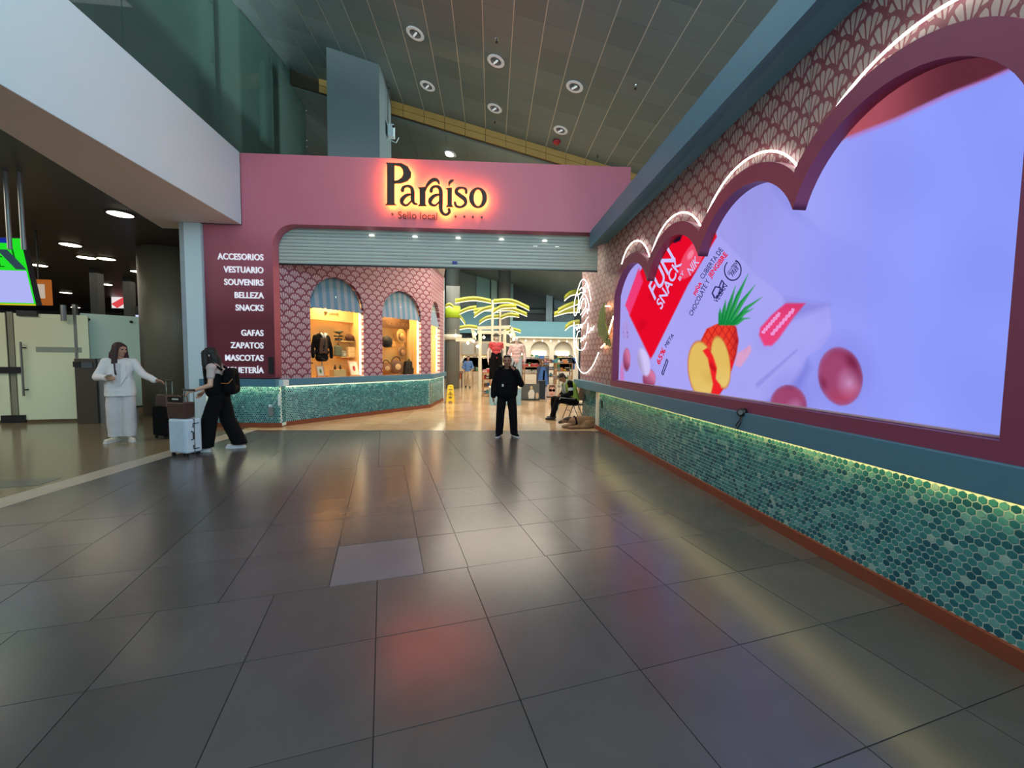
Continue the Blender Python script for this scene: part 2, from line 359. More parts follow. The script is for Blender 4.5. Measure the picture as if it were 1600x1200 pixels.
# pale stone border and terrazzo concourse on the left
m_border = marble('pale_stone_border', (150, 140, 124), (186, 176, 160), 0.3, 3)
m_terrazzo = marble('brown_terrazzo', (112, 100, 78), (134, 120, 94), 0.16, 5)
fl = MB().prism([(lx(bu0, bu1, y), y, 0) for y in (-3, 9.6)] + [(-6.2, 9.6, 0), (-6.2, 42, 0), (-34, 42, 0), (-34, -3, 0)], (0, 0, -0.1)).build('floor', m_terrazzo); tag(fl, kind='structure')
ys = [-1.5, 0.4, 1.7, 3.0, 4.25, 5.5, 6.75, 8.0, 9.3]
for a, b in zip(ys, ys[1:]):
    floor_tile([Vector((lx(bu0, bu1, a), a)), Vector((lx(bl0, bl1, a), a)), Vector((lx(bl0, bl1, b), b)), Vector((lx(bu0, bu1, b), b))], m_border, fl, 0.002, 0, 0.002)
m_inlay = marble('grey_inlay', (74, 76, 78), (92, 94, 94), 0.2, 4)
q = [atZ(0, 762, 0.003), atZ(0, 751, 0.003), atZ(96, 746.5, 0.003), atZ(60, 758, 0.003)]
MB().prism([p for p in q], (0, 0, -0.004)).build('inlay_strip', m_inlay, fl)
# beige marble floor inside the shop
m_marble = marble('beige_marble', (176, 140, 100), (216, 188, 150), 0.13, 1.6, 0.6, 0.35)
sf = MB().prism([(-6.2, 9.33, -0.004), (-4.2, 9.24, -0.004), (3.0, 8.94, -0.004), (12, 8.6, -0.004), (12, 42, -0.004), (-6.2, 42, -0.004)], (0, 0, -0.1)).build('floor', m_marble); tag(sf, kind='structure')
for i in range(9):
    for j in range(9):
        x0, y0 = -4.4 + 0.9 * i, 0.88 * j
        if x0 > 3.0: continue
        P = [Vector((x, thY(x) + y0 + dy)) for x, dy in ((x0, 0), (x0 + 0.9, 0), (x0 + 0.9, 0.88), (x0, 0.88))]
        k1 = Vector((-4.26, 9.67))
        P = clip(P, [Vector((-4.3, 9.0)), Vector((3.2, 8.6)), Vector((3.2, 18)), Vector((-1.0, 18)), Vector((-1.0, 13.4)), ]) if False else P
        floor_tile(P, m_marble, sf, 0.0, 0.0006, 0.0025)
# ---------------------------------------------------- right-hand wall
wr = MB().box((3.05, 4.3, 0.49), (0.28, 10.0, 0.86)).build('wall_right', m_grout); tag(wr, kind='structure')
br = MB().box((2.905, 4.55, 0.0485), (0.05, 9.3, 0.097)).build('baseboard_right', m_terra); tag(br, kind='structure')
def hex_prism(w=0.0415, t=0.005):
    R = w / math.sqrt(3); a = [(0, R * math.sin(k * math.pi / 3 + math.pi / 6), R * math.cos(k * math.pi / 3 + math.pi / 6)) for k in range(6)]
    a = [(0, R * math.cos(k * math.pi / 3 + math.pi / 6), R * math.sin(k * math.pi / 3 + math.pi / 6)) for k in range(6)]
    b = [(-t, y * 0.9, z * 0.9) for _, y, z in a]
    return a, b
def hex_field(name, p0, e, n, L, z0, z1, parent, singles=0, eye=None, near=None):
    """hexagon mosaic on the vertical plane through p0 along e (unit), facing n"""
    w, rp = 0.048, 0.0416; p0, e, n = Vector(p0), Vector(e), Vector(n); cells = []
    for r in range(int((z1 - z0) / rp)):
        for c in range(int(L / w)):
            cells.append((p0 + e * (c * w + (w / 2 if r % 2 else 0) + w / 2) + Vector((0, 0, z0 + rp * (r + 0.5)))))
    rg = random.Random(11); Rr = 0.0415 / math.sqrt(3)
    ring = [(math.cos(k * math.pi / 3 + math.pi / 6) * Rr, math.sin(k * math.pi / 3 + math.pi / 6) * Rr) for k in range(6)]
    pick = set()
    if singles:
        order = []
        for i, p in enumerate(cells):
            x, y = proj(p)
            if 0 <= x <= 1600 and 0 <= y <= 1200 and p.y > 0.5: order.append((p - eye).length.__float__() if False else (p - Vector((0, 0, CAM_H))).length); pick.add(i)
            else: order.append(1e9)
        keep = sorted(pick, key=lambda i: order[i])[:singles]; pick = set(keep)
    def shape(p, t0=0.0, t1=0.005):
        return [p + e * a + Vector((0, 0, b)) + n * t0 for a, b in ring] + [p + e * a * .9 + Vector((0, 0, b * .9)) + n * t1 for a, b in ring]
    FS = [tuple(range(6, 12))] + [(k, (k + 1) % 6, (k + 1) % 6 + 6, k + 6) for k in range(6)]
    big = MB(); kinds = []
    for k in range(8):
        mb = MB(); mb.add(shape(Vector()), FS); me = mb.mesh('tile'); me.materials.append(TEAL[k]); kinds.append(me)
    org = ORG.get(parent, Vector())
    for i, p in enumerate(cells):
        k = rg.choices(range(8), WGT)[0]
        if i in pick:
            o = bpy.data.objects.new('tile', kinds[k]); COL.objects.link(o); o.parent = parent; o.location = p - org
        else: big.add(shape(p), FS, k)
    o = big.build(name, TEAL, parent); tag(o, kind='stuff')
hex_field('tile_field', (2.909, 9.02, 0), (0, -1, 0), (-1, 0, 0), 8.6, 0.10, 0.88, wr, 300)
MB().box((2.885, 4.5, 0.975), (0.13, 9.2, 0.193)).build('ledge', m_blue, wr, bevel=0.006)
MB().box((2.852, 4.5, 0.8772), (0.022, 9.0, 0.002)).build('light_strip', m_strip, wr)
MB().box((2.90, 9.06, 0.44), (0.03, 0.07, 0.86)).build('corner_trim', mat('cream_trim', (205, 196, 176), 0.5), wr)
MB().box((2.893, 8.80, 0.62), (0.02, 0.05, 0.16)).build('socket_plate', m_black, wr)
def papered(name, a, b, z0, z1, m, parent, holes=(), t=0.05, outer=None, back=(1, 0, 0)):
    """wall plate from a to b (ground points), UVs in metres so that the print keeps its size"""
    a, b = Vector(a), Vector(b); e = (b - a).normalized(); L = (b - a).length
    me = flat([outer or [(0, z0), (L, z0), (L, z1), (0, z1)]] + list(holes), t, a, e, (0, 0, 1))
    me.transform(Matrix.Translation(Vector(back) * (t / 2)))
    uvl = me.uv_layers.new(name='UVMap') if not me.uv_layers else me.uv_layers[0]
    for lp in me.loops:
        c = me.vertices[lp.vertex_index].co; uvl.data[lp.index].uv = ((c - a).dot(e), c.z)
    me.materials.clear()
    return link(name, me, m, parent)
for (y0, y1) in ((9.10, 6.705), (6.695, 3.545), (3.535, 0.2)):
    papered('wallpaper_panel', (3.0, y0, 0), (3.0, y1, 0), 1.06, 4.48, m_wall_r, wr)
MB().box((3.10, 4.6, 2.8), (0.04, 9.0, 3.2)).build('backing', m_black, wr)
# panel past the shutter line, turned a little towards the shop, over a recessed plinth
papered('wallpaper_panel', (2.955, 10.9, 0), (3.0, 9.11, 0), 1.06, 4.9, m_wall_r, wr)
MB().prism([(2.83, 9.10, 0.878), (2.80, 10.95, 0.878), (3.15, 10.95, 0.878), (3.15, 9.10, 0.878)], (0, 0, 0.19)).build('ledge', m_blue, wr)
MB().prism([(3.02, 9.1, 0), (3.05, 10.95, 0), (3.3, 10.95, 0), (3.3, 9.1, 0)], (0, 0, 0.88)).build('plinth', m_grout, wr)
hex_field('tile_field', (3.05, 10.95, 0), Vector((-0.03, -1.85, 0)).normalized(), (-1, 0, 0), 1.85, 0.06, 0.87, wr)
# blue beam over the screen wall
bm_ = MB(); A = [(2.6, 9.03, 4.06), (2.6, 9.03, 4.42), (3.25, 9.03, 4.42), (3.25, 9.03, 4.21), (3.0, 9.03, 4.20)]; B = [(2.6, 0, 4.50), (2.6, 0, 4.86), (3.25, 0, 4.86), (3.25, 0, 4.50), (3.0, 0, 4.495)]
bm_.add(A + B, [(4, 3, 2, 1, 0), (5, 6, 7, 8, 9)] + [(i, (i + 1) % 5, (i + 1) % 5 + 5, i + 5) for i in range(5)])
tag(bm_.build('trim_1', m_blue), kind='structure')
# ---------------------------------------------------- pink shop front
FA = math.radians(-2.8); FE = Vector((math.cos(FA), math.sin(FA), 0)); FN = Vector((-math.sin(FA), math.cos(FA), 0)); F0 = Vector((-4.2, 9.40, 0))
def FP(px, py, off=0.0):
    p = atP(px, py, F0 + FN * off, FN); return (p - F0).dot(FE), p.z
def FW(u, z, off=0.0): return F0 + FE * u + FN * off + Vector((0, 0, z))
uo = FP(428, 480)[0]; zt = 4.42; rc = 0.46
arc = [(uo + rc - rc * math.sin(t), zt - rc + rc * math.cos(t)) for t in np.linspace(0, math.pi / 2, 14)]
uL, uF = FP(321, 470)[0], FP(376.5, 300)[0]
front = flat([[(uL, 1.12), (uL, 4.372), (uF, 4.372), (uF, 5.86), (7.70, 5.86), (7.70, zt)] + arc + [(uo, 1.12)]], 0.26, F0 + FN * 0.13, FE, (0, 0, 1))
wf = link('wall_front', front, m_pink); tag(wf, kind='structure')
vm = bpy.data.materials.new('printed_vinyl_fade'); vm.use_nodes = True; t_ = vm.node_tree; b_ = t_.nodes['Principled BSDF']; b_.inputs['Roughness'].default_value = 0.5
tc_ = nn(t_, 'ShaderNodeTexCoord'); sx_ = nn(t_, 'ShaderNodeSeparateXYZ'); t_.links.new(tc_.outputs['Object'], sx_.inputs[0]); rp_ = nn(t_, 'ShaderNodeValToRGB')   # a print: pink at its head, maroon at its foot
t_.links.new(mth(t_, 'DIVIDE', mth(t_, 'SUBTRACT', sx_.outputs[2], 2.3), 2.0), rp_.inputs[0])
rp_.color_ramp.elements[0].color = lin((112, 38, 54)) + (1,); rp_.color_ramp.elements[1].color = lin((190, 102, 120)) + (1,); t_.links.new(rp_.outputs[0], b_.inputs['Base Color'])
link('vinyl_panel', flat([[(uL + .002, 1.125), (uo - .002, 1.125), (uo - .002, 4.368), (uL + .002, 4.368)]], .003, F0 + FN * -.0016, FE, (0, 0, 1)), vm, wf)
MB().box(FW(-0.42 + (uL + uo) / 2 + 0.42, 1.02, 0.02), (uo - uL + 0.16, 0.36, 0.15), FA).build('ledge', m_blue, wf, bevel=0.005)
MB().box(FW((uL + uo) / 2, 0.49, 0.31), (uo - uL + 0.02, 0.22, 0.92), FA).build('plinth', m_grout, wf)
hex_field('tile_field', FW(uL, 0, 0.196), FE, -FN, uo - uL, 0.10, 0.945, wf); hex_field('tile_field', FW(uo + .012, 0, 0.205), FN, FE, 0.21, 0.10, 0.945, wf)
MB().box(FW((uL + uo) / 2, 0.05, 0.195), (uo - uL + 0.03, 0.03, 0.10), FA).build('skirting', m_terra, wf)
MB().box(FW((uL + uo) / 2, 0.9425, 0.10), (uo - uL, 0.03, 0.005), FA).build('light_strip', glow('front_led_strip', (255, 244, 196), 34.0), wf)
MB().box(FW(uo + 0.10, 1.01, 0.10), (0.15, 0.25, 0.13), FA).build('corner_cap', m_white, wf)
# ---------------------------------------------------- kiosk walls behind the shutter line
KA, KB, KC = Vector((-4.30, 9.70, 0)), Vector((-1.283, 13.33, 0)), Vector((-1.02, 15.63, 0))
K1 = (KB - KA).normalized(); K2 = (KC - KB).normalized(); N1 = Vector((K1.y, -K1.x, 0)); N2 = Vector((K2.y, -K2.x, 0))   # face the shop entrance
def KP(px, py, A, E):
    p = atP(px, py, A, (E.y, -E.x, 0)); return (p - A).dot(E), p.z
def arch_hole(s0, s1, z0, apex, n=20):
    r_ = (s1 - s0) / 2; zs = apex - r_
    return [(s0, z0), (s1, z0)] + [((s0 + s1) / 2 + r_ * math.cos(t), zs + r_ * math.sin(t)) for t in np.linspace(0, math.pi, n)]
wins = []
for (A, E, l, rr_, py0, pya, xa) in ((KA, K1, 485.5, 568.5, 587, 433, 522), (KA, K1, 597.5, 658, 585, 454, 623), (KB, K2, 673.5, 687.5, 584, 470, 679)):
    s0, s1 = KP(l, 540, A, E)[0], KP(rr_, 540, A, E)[0]; z0 = 1.09; za = KP(xa, pya, A, E)[1]; wins.append((A, E, s0, s1, z0, za))
ins = 0.045
wk = MB().prism([KA + K1 * 0.02 - N1 * 0.02, KB - N1 * 0.03 - N2 * 0.02, KC - N2 * 0.03, KC - N2 * 0.25, KB - N1 * 0.3 - N2 * 0.1, KA + K1 * 0.1 - N1 * 0.3], (0, 0, 0.92)).build('wall_kiosk', m_grout); tag(wk, kind='structure')
h1 = [arch_hole(*wins[0][2:]), arch_hole(*wins[1][2:])]; h2 = [arch_hole(*wins[2][2:])]
papered('wallpaper_panel', KA, KB, 1.0, 4.6, m_wall_k, wk, h1, 0.10, back=-N1)
papered('wallpaper_panel', KB, KC, 1.0, 4.6, m_wall_k, wk, h2, 0.10, back=-N2)
hex_field('tile_field', KA - N1 * 0.021, K1, N1, (KB - KA).length - 0.03, 0.10, 0.92, wk)
hex_field('tile_field', KB - N2 * 0.021, K2, N2, (KC - KB).length - 0.03, 0.10, 0.92, wk)
def slab(a, b, na, nb, t0, t1, z0, z1): return [a + na * t0, b + (na * t0), b + na * t1, a + na * t1]
led = MB().prism([KA + N1 * 0.10, KB + N1 * 0.10 + (N2 - N1) * 0.05, KB - N1 * 0.02, KA - N1 * 0.02], (0, 0, 0.15)); led.prism([KB + N2 * 0.10 + (N1 - N2) * 0.05, KC + N2 * 0.10, KC - N2 * 0.02, KB - N2 * 0.02], (0, 0, 0.15))
o = led.build('ledge', m_blue, wk); o.location.z = 0.935
sk = MB().prism([KA + N1 * 0.0, KB + N1 * 0.0, KB - N1 * 0.05, KA - N1 * 0.05], (0, 0, 0.1)); sk.prism([KB, KC, KC - N2 * 0.05, KB - N2 * 0.05], (0, 0, 0.1)); sk.build('skirting', m_terra, wk)
ls = MB().prism([KA + N1 * 0.055 + K1 * 0.1, KB + N1 * 0.055, KB + N1 * 0.035, KA + N1 * 0.035 + K1 * 0.1], (0, 0, 0.002)); ls.prism([KB + N2 * 0.055, KC + N2 * 0.055, KC + N2 * 0.035, KB + N2 * 0.035], (0, 0, 0.002)); o = ls.build('light_strip', glow('kiosk_led_strip', (255, 246, 214), 24.0), wk); o.location.z = 0.9325
MB().prism([KC - N2 * 0.0, KC - N2 * 0.1, KC - N2 * 2.5, KC - N2 * 2.5 + K2 * 0.1, KC + K2 * 0.1], (0, 0, 4.6)).build('end_panel', m_white, wk)
MB().prism([KA - N1 * .2, KA - N1 * .2 + Vector((2.6, -.3, 0)) + Vector((0, .9, 0)), KB + Vector((.5, -.3, 0)), KC + Vector((.0, 0, 0)), KC + Vector((-2.8, 0, 0)), KA + Vector((-.3, 2, 0))], (0, 0, .12)).build('roof_slab', m_white, wk).location.z = 4.6
# ---------------------------------------------------- show windows in the kiosk
m_cream = mat('cream_panel', (226, 180, 112), 0.6, vary=0.04)
m_pane = glass('shop_glass', (250, 252, 250), 0.97, 0.02, ior=1.2)
m_warm = glow('warm_window_strip', (255, 236, 190), 9.0)
def awning_mat():
    m = bpy.data.materials.new('striped_canvas'); m.use_nodes = True; t = m.node_tree; b = t.nodes['Principled BSDF']; b.inputs['Roughness'].default_value = 0.8
    uv = nn(t, 'ShaderNodeUVMap'); sp = nn(t, 'ShaderNodeSeparateXYZ'); t.links.new(uv.outputs[0], sp.inputs[0])
    k = mth(t, 'LESS_THAN', mth(t, 'FLOORED_MODULO', mth(t, 'DIVIDE', sp.outputs[0], 0.20), 1.0), 0.5)
    mx = nn(t, 'ShaderNodeMix', data_type='RGBA'); mx.inputs[6].default_value = lin((150, 158, 172)) + (1,); mx.inputs[7].default_value = lin((100, 140, 166)) + (1,)
    t.links.new(k, mx.inputs[0]); t.links.new(mx.outputs[2], b.inputs['Base Color']); return m
m_awn = awning_mat()
for i, (A, E, s0, s1, z0, za) in enumerate(wins):
    N = Vector((E.y, -E.x, 0)); w = s1 - s0; dp = 0.75
    P = lambda s, z, o: A + E * s + N * o + Vector((0, 0, z))
    sh = MB(); a, b = s0 - 0.06, s1 + 0.06; zl, zh = z0 - 0.03, za + 0.05
    for quad in ([(a, zl, -dp), (b, zl, -dp), (b, zh, -dp), (a, zh, -dp)], [(a, zl, -.11), (a, zl, -dp), (a, zh, -dp), (a, zh, -.11)], [(b, zl, -dp), (b, zl, -.11), (b, zh, -.11), (b, zh, -dp)], [(a, zl, -.11), (b, zl, -.11), (b, zl, -dp), (a, zl, -dp)], [(a, zh, -dp), (b, zh, -dp), (b, zh, -.11), (a, zh, -.11)]):
        sh.add([P(*q_) for q_ in quad], [(0, 1, 2, 3)])
    me = sh.mesh('window'); 
    win = link('window_%d' % (i + 1), me, m_cream); tag(win, kind='structure')
    pane = flat([arch_hole(s0 + .005, s1 - .005, z0 + .005, za - .005)], 0.008, A - N * 0.075, E, (0, 0, 1)); link('pane', pane, m_pane, win)
    MB().box(P(s1 - 0.03, (z0 + za - w / 2) / 2 - .02, -0.12), (0.035, 0.03, za - w / 2 - z0 - 0.1), math.atan2(E.y, E.x)).build('light_strip', m_warm, win)
    for (cs, cz) in ((s0 + .03, za - w / 2 - 0.08), (s1 - .03, za - w / 2 - 0.08), (s0 + .03, z0 + 0.35), (s1 - .03, z0 + 0.35)):
        MB().box(P(cs, cz, -0.06), (0.09, 0.03, 0.025), math.atan2(E.y, E.x)).build('clip', m_black, win)
    # striped awning filling the arch, leaning out, with a scalloped hem
    zs = za - w / 2 - 0.02; n = 26; aw = MB(); uvs = []
    for r_ in range(13):
        t = r_ / 12
        for c in range(n + 1):
            s = s0 + 0.01 + (w - 0.02) * c / n; half = abs((c / n) * 2 - 1)
            top = zs + 0.02 + (w / 2) * math.sqrt(max(0.0, 1 - half * half))
            hem = zs - 0.035 * abs(math.sin(c / n * math.pi * 11)) if r_ == 12 else zs
            z = top + (zs - top) * t if r_ < 12 else hem - 0.03
            aw.v.append(tuple(P(s, z, -0.105 + 0.075 * t))); uvs.append((s, z))
    for r_ in range(12):
        for c in range(n): aw.f.append((r_ * (n + 1) + c, r_ * (n + 1) + c + 1, (r_ + 1) * (n + 1) + c + 1, (r_ + 1) * (n + 1) + c)); aw.m.append(0)
    me = aw.mesh('awning'); ul = me.uv_layers.new(name='UVMap')
    for lp in me.loops: ul.data[lp.index].uv = uvs[lp.vertex_index]
    link('awning', me, m_awn, win)
    ctr = P((s0 + s1) / 2, za - 0.1 - w / 4, -0.4)
    l = bpy.data.lights.new('window_spot', 'AREA'); l.energy = (60, 50, 50)[i]; l.color = (1.0, 0.66, 0.30); l.size = 0.5
    lo = bpy.data.objects.new('window_spot', l); COL.objects.link(lo); lo.location = ctr
# ---------------------------------------------------- left: mezzanine edge, columns, low ceiling
MB2 = MB().box((-5.06, 2.9, 5.115), (0.40, 13.0, 1.485)); fs = MB2.build('trim_2', m_white); tag(fs, kind='structure')
fs.scale = (1, 1, 1)
s0_, s1_ = atZ(0, 201, 4.37), atZ(287, 377, 4.37); sl = lambda y: s0_.x + (s1_.x - s0_.x) * (y - s0_.y) / (s1_.y - s0_.y)
m_sof = mat('taupe_soffit', (226, 210, 202), 0.7, vary=0.04, scale=1)
y0_ = s0_.y + (-4.87 - s0_.x) / (s1_.x - s0_.x) * (s1_.y - s0_.y)
so = MB().prism([(-4.87, y0_, 4.37), (-4.87, 9.39, 4.37), (-6.1, 9.39, 4.37), (-6.1, 9.9, 4.37), (sl(9.9), 9.9, 4.37)], (0, 0, 0.12)).build('ceiling', m_sof); tag(so, kind='structure')
m_low = mat('dark_ceiling', (58, 52, 50), 0.42, vary=0.15, scale=1.2)
lc = MB().prism([(-4.87, -3, 4.372), (-4.87, y0_, 4.372), (sl(9.9), 9.9, 4.372), (-34, 9.9, 4.372), (-34, -3, 4.372)], (0, 0, 0.1)).prism([(-6.0, 9.9, 4.372), (-6.0, 42, 4.372), (-34, 42, 4.372), (-34, 9.9, 4.372)], (0, 0, 0.1)).build('ceiling', m_low); tag(lc, kind='structure')
cw = thing('square_column', (-5.89, 9.62, 0), 'white square column left of the pink shop front', 'column')
MB().box((-5.84, 9.62, 2.185), (0.33, 0.44, 4.37)).build('shaft', m_white, cw); MB().box((-6.05, 9.60, 2.185), (0.09, 0.40, 4.37)).build('corner_trim', mat('grey_trim', (150, 160, 168), 0.5), cw)
one(MB().cyl((-8.02, 12.2, 0), 0.80, 4.40, 40).build('round_column', mat('grey_brown_render', (104, 98, 84), 0.5, vary=0.06, scale=1), None, True), 'thick grey-brown round column behind the woman in white', 'column')
for px_, py_, Yd, lab in ((204, 500, 16.5, 'thin dark post above the frosted panel beside the round column'), (153, 480, 15.0, 'thin dark post above the frosted gate right of the orange sign')):
    p = atY(px_, py_, Yd); one(MB().box((p.x, p.y, 2.2), (0.24, 0.24, 4.4)).build('post', mat('dark_post', (48, 50, 50), 0.4)), lab, 'post')
bk = MB().box((-20, 30, 2.2), (28, 0.2, 4.4)).build('wall_back', mat('dark_hall_wall', (64, 50, 42), 0.6)); tag(bk, kind='structure')
# ---------------------------------------------------- big tiled ceiling of the hall
dB = Vector((0.05, 0.999, 0.005)).normalized(); P0 = Vector((-2.3, 12.0, 8.681)); P1 = Vector((5.028, 12.0, 6.85))
cr = (P1 - P0).normalized(); cr = (cr - dB * cr.dot(dB)).normalized(); cn = cr.cross(dB).normalized()   # cn points up
def CP(a, b, h=0.0): return P0 + cr * a + dB * b + cn * h
m_ceil = mat('ceiling_panel_grey', (112, 132, 134), 0.5, vary=0.10, scale=0.8)
m_ceil2 = mat('ceiling_panel_grey_b', (104, 124, 126), 0.5, vary=0.10, scale=0.8)
m_slot = mat('ceiling_slot', (206, 208, 198), 0.6)
ce = MB().prism([CP(-9, -12.5, 0.005), CP(11, -12.5, 0.005), CP(11, 0.0, 0.005), CP(-9, 0.0, 0.005)], cn * 0.1).build('ceiling', m_slot); tag(ce, kind='structure')
g = 0.585; cand = []
for i in range(-14, 17):
    for j in range(1, 21):
        a, b = 0.41 + g * i, 0.03 - g * j; c = CP(a + g / 2, b + g / 2)
        if c.y < 1.0: continue
        x, y = proj(c); vis = -120 < x < 1720 and -140 < y < 330
        cand.append((0 if vis else 1, (c - Vector((0, 0, CAM_H))).length, a, b))
cand.sort(); tilemesh = []
for k in range(2):
    mb = MB().prism([cr * s_ * (g / 2 - gp_) + dB * t_ * (g / 2 - 0.0022) for s_, t_, gp_ in ((-1, -1, .009), (1, -1, .009), (1, 1, .009), (-1, 1, .009))], cn * 0.02); me = mb.mesh('panel'); me.materials.append((m_ceil, m_ceil2)[k]); tilemesh.append(me)
rest = MB()
for n_, (vis, dd, a, b) in enumerate(cand):
    c = CP(a + g / 2, b + g / 2)
    if n_ < 298:
        o = bpy.data.objects.new('panel', tilemesh[rnd.random() < 0.35]); COL.objects.link(o); o.parent = ce; o.location = c
    else: rest.prism([c + cr * s_ * (g / 2 - .006) + dB * t_ * (g / 2 - .0022) for s_, t_ in ((-1, -1), (1, -1), (1, 1), (-1, 1))], cn * 0.02)
if rest.v: tag(rest.build('panel_field', m_ceil, ce), kind='stuff')
# timber-faced step, then the lower ceiling beyond it
DZ = Vector((0, 0, -0.36)); m_wood = mat('honey_wood', (196, 152, 84), 0.5, vary=0.15, scale=3)
stp = MB().prism([CP(-9, 0.02), CP(11, 0.02), CP(11, 0.02) + DZ, CP(-9, 0.02) + DZ], (0, 0.12, 0)).build('trim_3', mat('dark_batten', (60, 46, 28), 0.6)); tag(stp, kind='structure')
for i in range(-14, 17):
    for rr_ in range(2):
        a0, a1 = 0.41 + g * i + 0.006, 0.41 + g * (i + 1) - 0.006; za_, zb_ = Vector((0, 0, -0.005 - 0.178 * rr_)), Vector((0, 0, -0.172 - 0.178 * rr_))
        c = CP(a0, 0)
        if -4.6 < c.x < 5.6: MB().prism([CP(a0, 0.0) + za_, CP(a1, 0.0) + za_, CP(a1, 0.0) + zb_, CP(a0, 0.0) + zb_], (0, 0.03, 0)).build('panel', m_wood, stp)
c2 = MB().prism([CP(-9, 0.1) + DZ * 1.02, CP(11, 0.1) + DZ * 1.02, CP(11, 32) + DZ * 1.02, CP(-9, 32) + DZ * 1.02], (0, 0, 0.1)).build('ceiling', m_ceil2); tag(c2, kind='structure')
for i in range(-6, 12):
    for j in range(0, 12):
        a, b = 0.41 + g * i, 0.14 + g * 2 * j
        MB().prism([CP(a + s_, b + t_) + DZ * 1.02 + Vector((0, 0, -0.012)) for s_, t_ in ((.006, .003), (g - .006, .003), (g - .006, g * 2 - .003), (.006, g * 2 - .003))], (0, 0, 0.012)).build('panel', m_ceil, c2)
# concrete pier that holds the ceiling, seen above the shop front
pr = thing('pier', (-2.9, 11.2, 4.72), 'big grey-blue pier rising to the ceiling above the pink shop front', 'pillar')
pa, pb = atY(511.5, 200, 10.6), atY(593, 200, 10.6); pcY = 11.75
top = lambda x, y: (P0 - Vector((x, y, 0))).dot(cn) / cn.z + 0.02
q4 = [(pa.x, 10.6), (pb.x, 10.6), (pb.x + 0.06, pcY), (pa.x, pcY)]
pm = MB(); pm.add([(x, y, 4.72) for x, y in q4] + [(x, y, top(x, y)) for x, y in q4], [(0, 3, 2, 1), (4, 5, 6, 7), (0, 1, 5, 4), (1, 2, 6, 5), (2, 3, 7, 6), (3, 0, 4, 7)])
pm.build('shaft', mat('blue_grey_concrete', (112, 124, 128), 0.6, vary=0.05, scale=1.5), pr)
# ================================================================== FIXED THINGS
# glass screen of the mezzanine with its fins and spider fittings
gb = thing('glass_screen', (-4.95, 6, 5.86), 'tall grey-green glass screen above the white mezzanine edge', 'glass wall')
m_gl = glass('green_glass', (150, 182, 176), 0.78, 0.04, 0.34, (150, 172, 168))
m_gl2 = glass('teal_glass', (130, 168, 162), 0.6, 0.2, 0.66, (176, 204, 200))
def railz(y): return 8.70 + 0.16 * (y - 8.2)
jy = [1.9, 4.3, 6.62, 8.80, 11.1, 13.2]
for a, b in zip(jy, jy[1:]):
    MB().prism([(-4.95, a + .008, 5.88), (-4.95, b - .008, 5.88), (-4.95, b - .008, railz(b)), (-4.95, a + .008, railz(a))], (0.014, 0, 0)).build('pane', m_gl, gb)
    MB().prism([(-5.32, a + .01, 5.88), (-5.32, b - .01, 5.88), (-5.32, b - .01, 7.02), (-5.32, a + .01, 7.02)], (0.014, 0, 0)).build('lower_pane', m_gl2, gb)
    MB().tube([(-4.943, a, railz(a) + .01), (-4.943, b, railz(b) + .01)], 0.018, 6).build('rail', mat('pale_rail', (136, 148, 150), 0.4), gb)
m_fin = mat('fin_grey', (120, 128, 126), 0.35, vary=0.03)
for y in jy[2:]:
    fn = MB().box((-5.13, y, (5.88 + railz(y) - .3) / 2), (0.16, 0.10, railz(y) - .3 - 5.88)).build('fin', m_fin, gb)
    for z in (railz(y) - 0.45, railz(y) - 1.5):
        sp = MB()
        for dy, dz in ((.12, .09), (-.12, .09), (.12, -.09), (-.12, -.09)): sp.tube([(-5.04, y, z), (-4.97, y + dy, z + dz)], 0.014, 6); sp.ball((-4.965, y + dy, z + dz), 0.026, 8)
        sp.build('spider_clamp', m_steel, fn)
MB().box((-5.02, 7.5, 5.868), (0.22, 12, 0.02)).build('shoe_strip', mat('dark_shoe', (52, 46, 44), 0.5), gb)
wb = MB().prism([(-9.0, -3, 5.6), (-9.0, 16, 5.6), (-9.0, 16, 11), (-9.0, -3, 11)], (-0.1, 0, 0)).build('wall_left', mat('mezzanine_wall', (84, 100, 98), 0.6)); tag(wb, kind='structure')
mf = MB().box((-7.1, 6.5, 5.75), (3.8, 19, 0.1)).build('floor', mat('mezzanine_floor', (110, 112, 108), 0.4)); tag(mf, kind='structure')
one(MB().prism([(-7.2, 6.6, 5.8), (-7.2, 7.5, 5.8), (-7.2, 7.5, 9.6), (-7.2, 6.6, 9.6)], (-0.2, 0, 0)).build('partition', mat('sage_panel', (110, 138, 118), 0.6)), 'sage green partition on the mezzanine behind the glass', 'partition')
# white device on the pier: radio unit with its bracket, conduit from the ceiling
pv = atX(604, 205, pb.x + 0.03); dv = thing('wireless_unit', (pv.x, pv.y, pv.z), 'white wireless unit with thin bracket on the side of the grey-blue pier', 'device')
MB().box((pv.x + 0.12, pv.y, pv.z), (0.16, 0.20, 0.30)).build('housing', m_white, dv, bevel=0.02)
MB().tube([(pv.x + .02, pv.y, pv.z - .2), (pv.x + .25, pv.y - .05, pv.z - .3), (pv.x + .3, pv.y + .05, pv.z - .12)], 0.012, 6).build('bracket', m_white, dv)
MB().tube([(pv.x + .05, pv.y - .06, pv.z + .15), (pv.x + .05, pv.y - .06, pv.z + 1.4)], 0.012, 6).build('conduit', mat('grey_conduit', (90, 94, 96), 0.5), dv)
MB().ball((pv.x + .19, pv.y - .09, pv.z + .08), 0.035, 10).build('lens', m_black, dv)
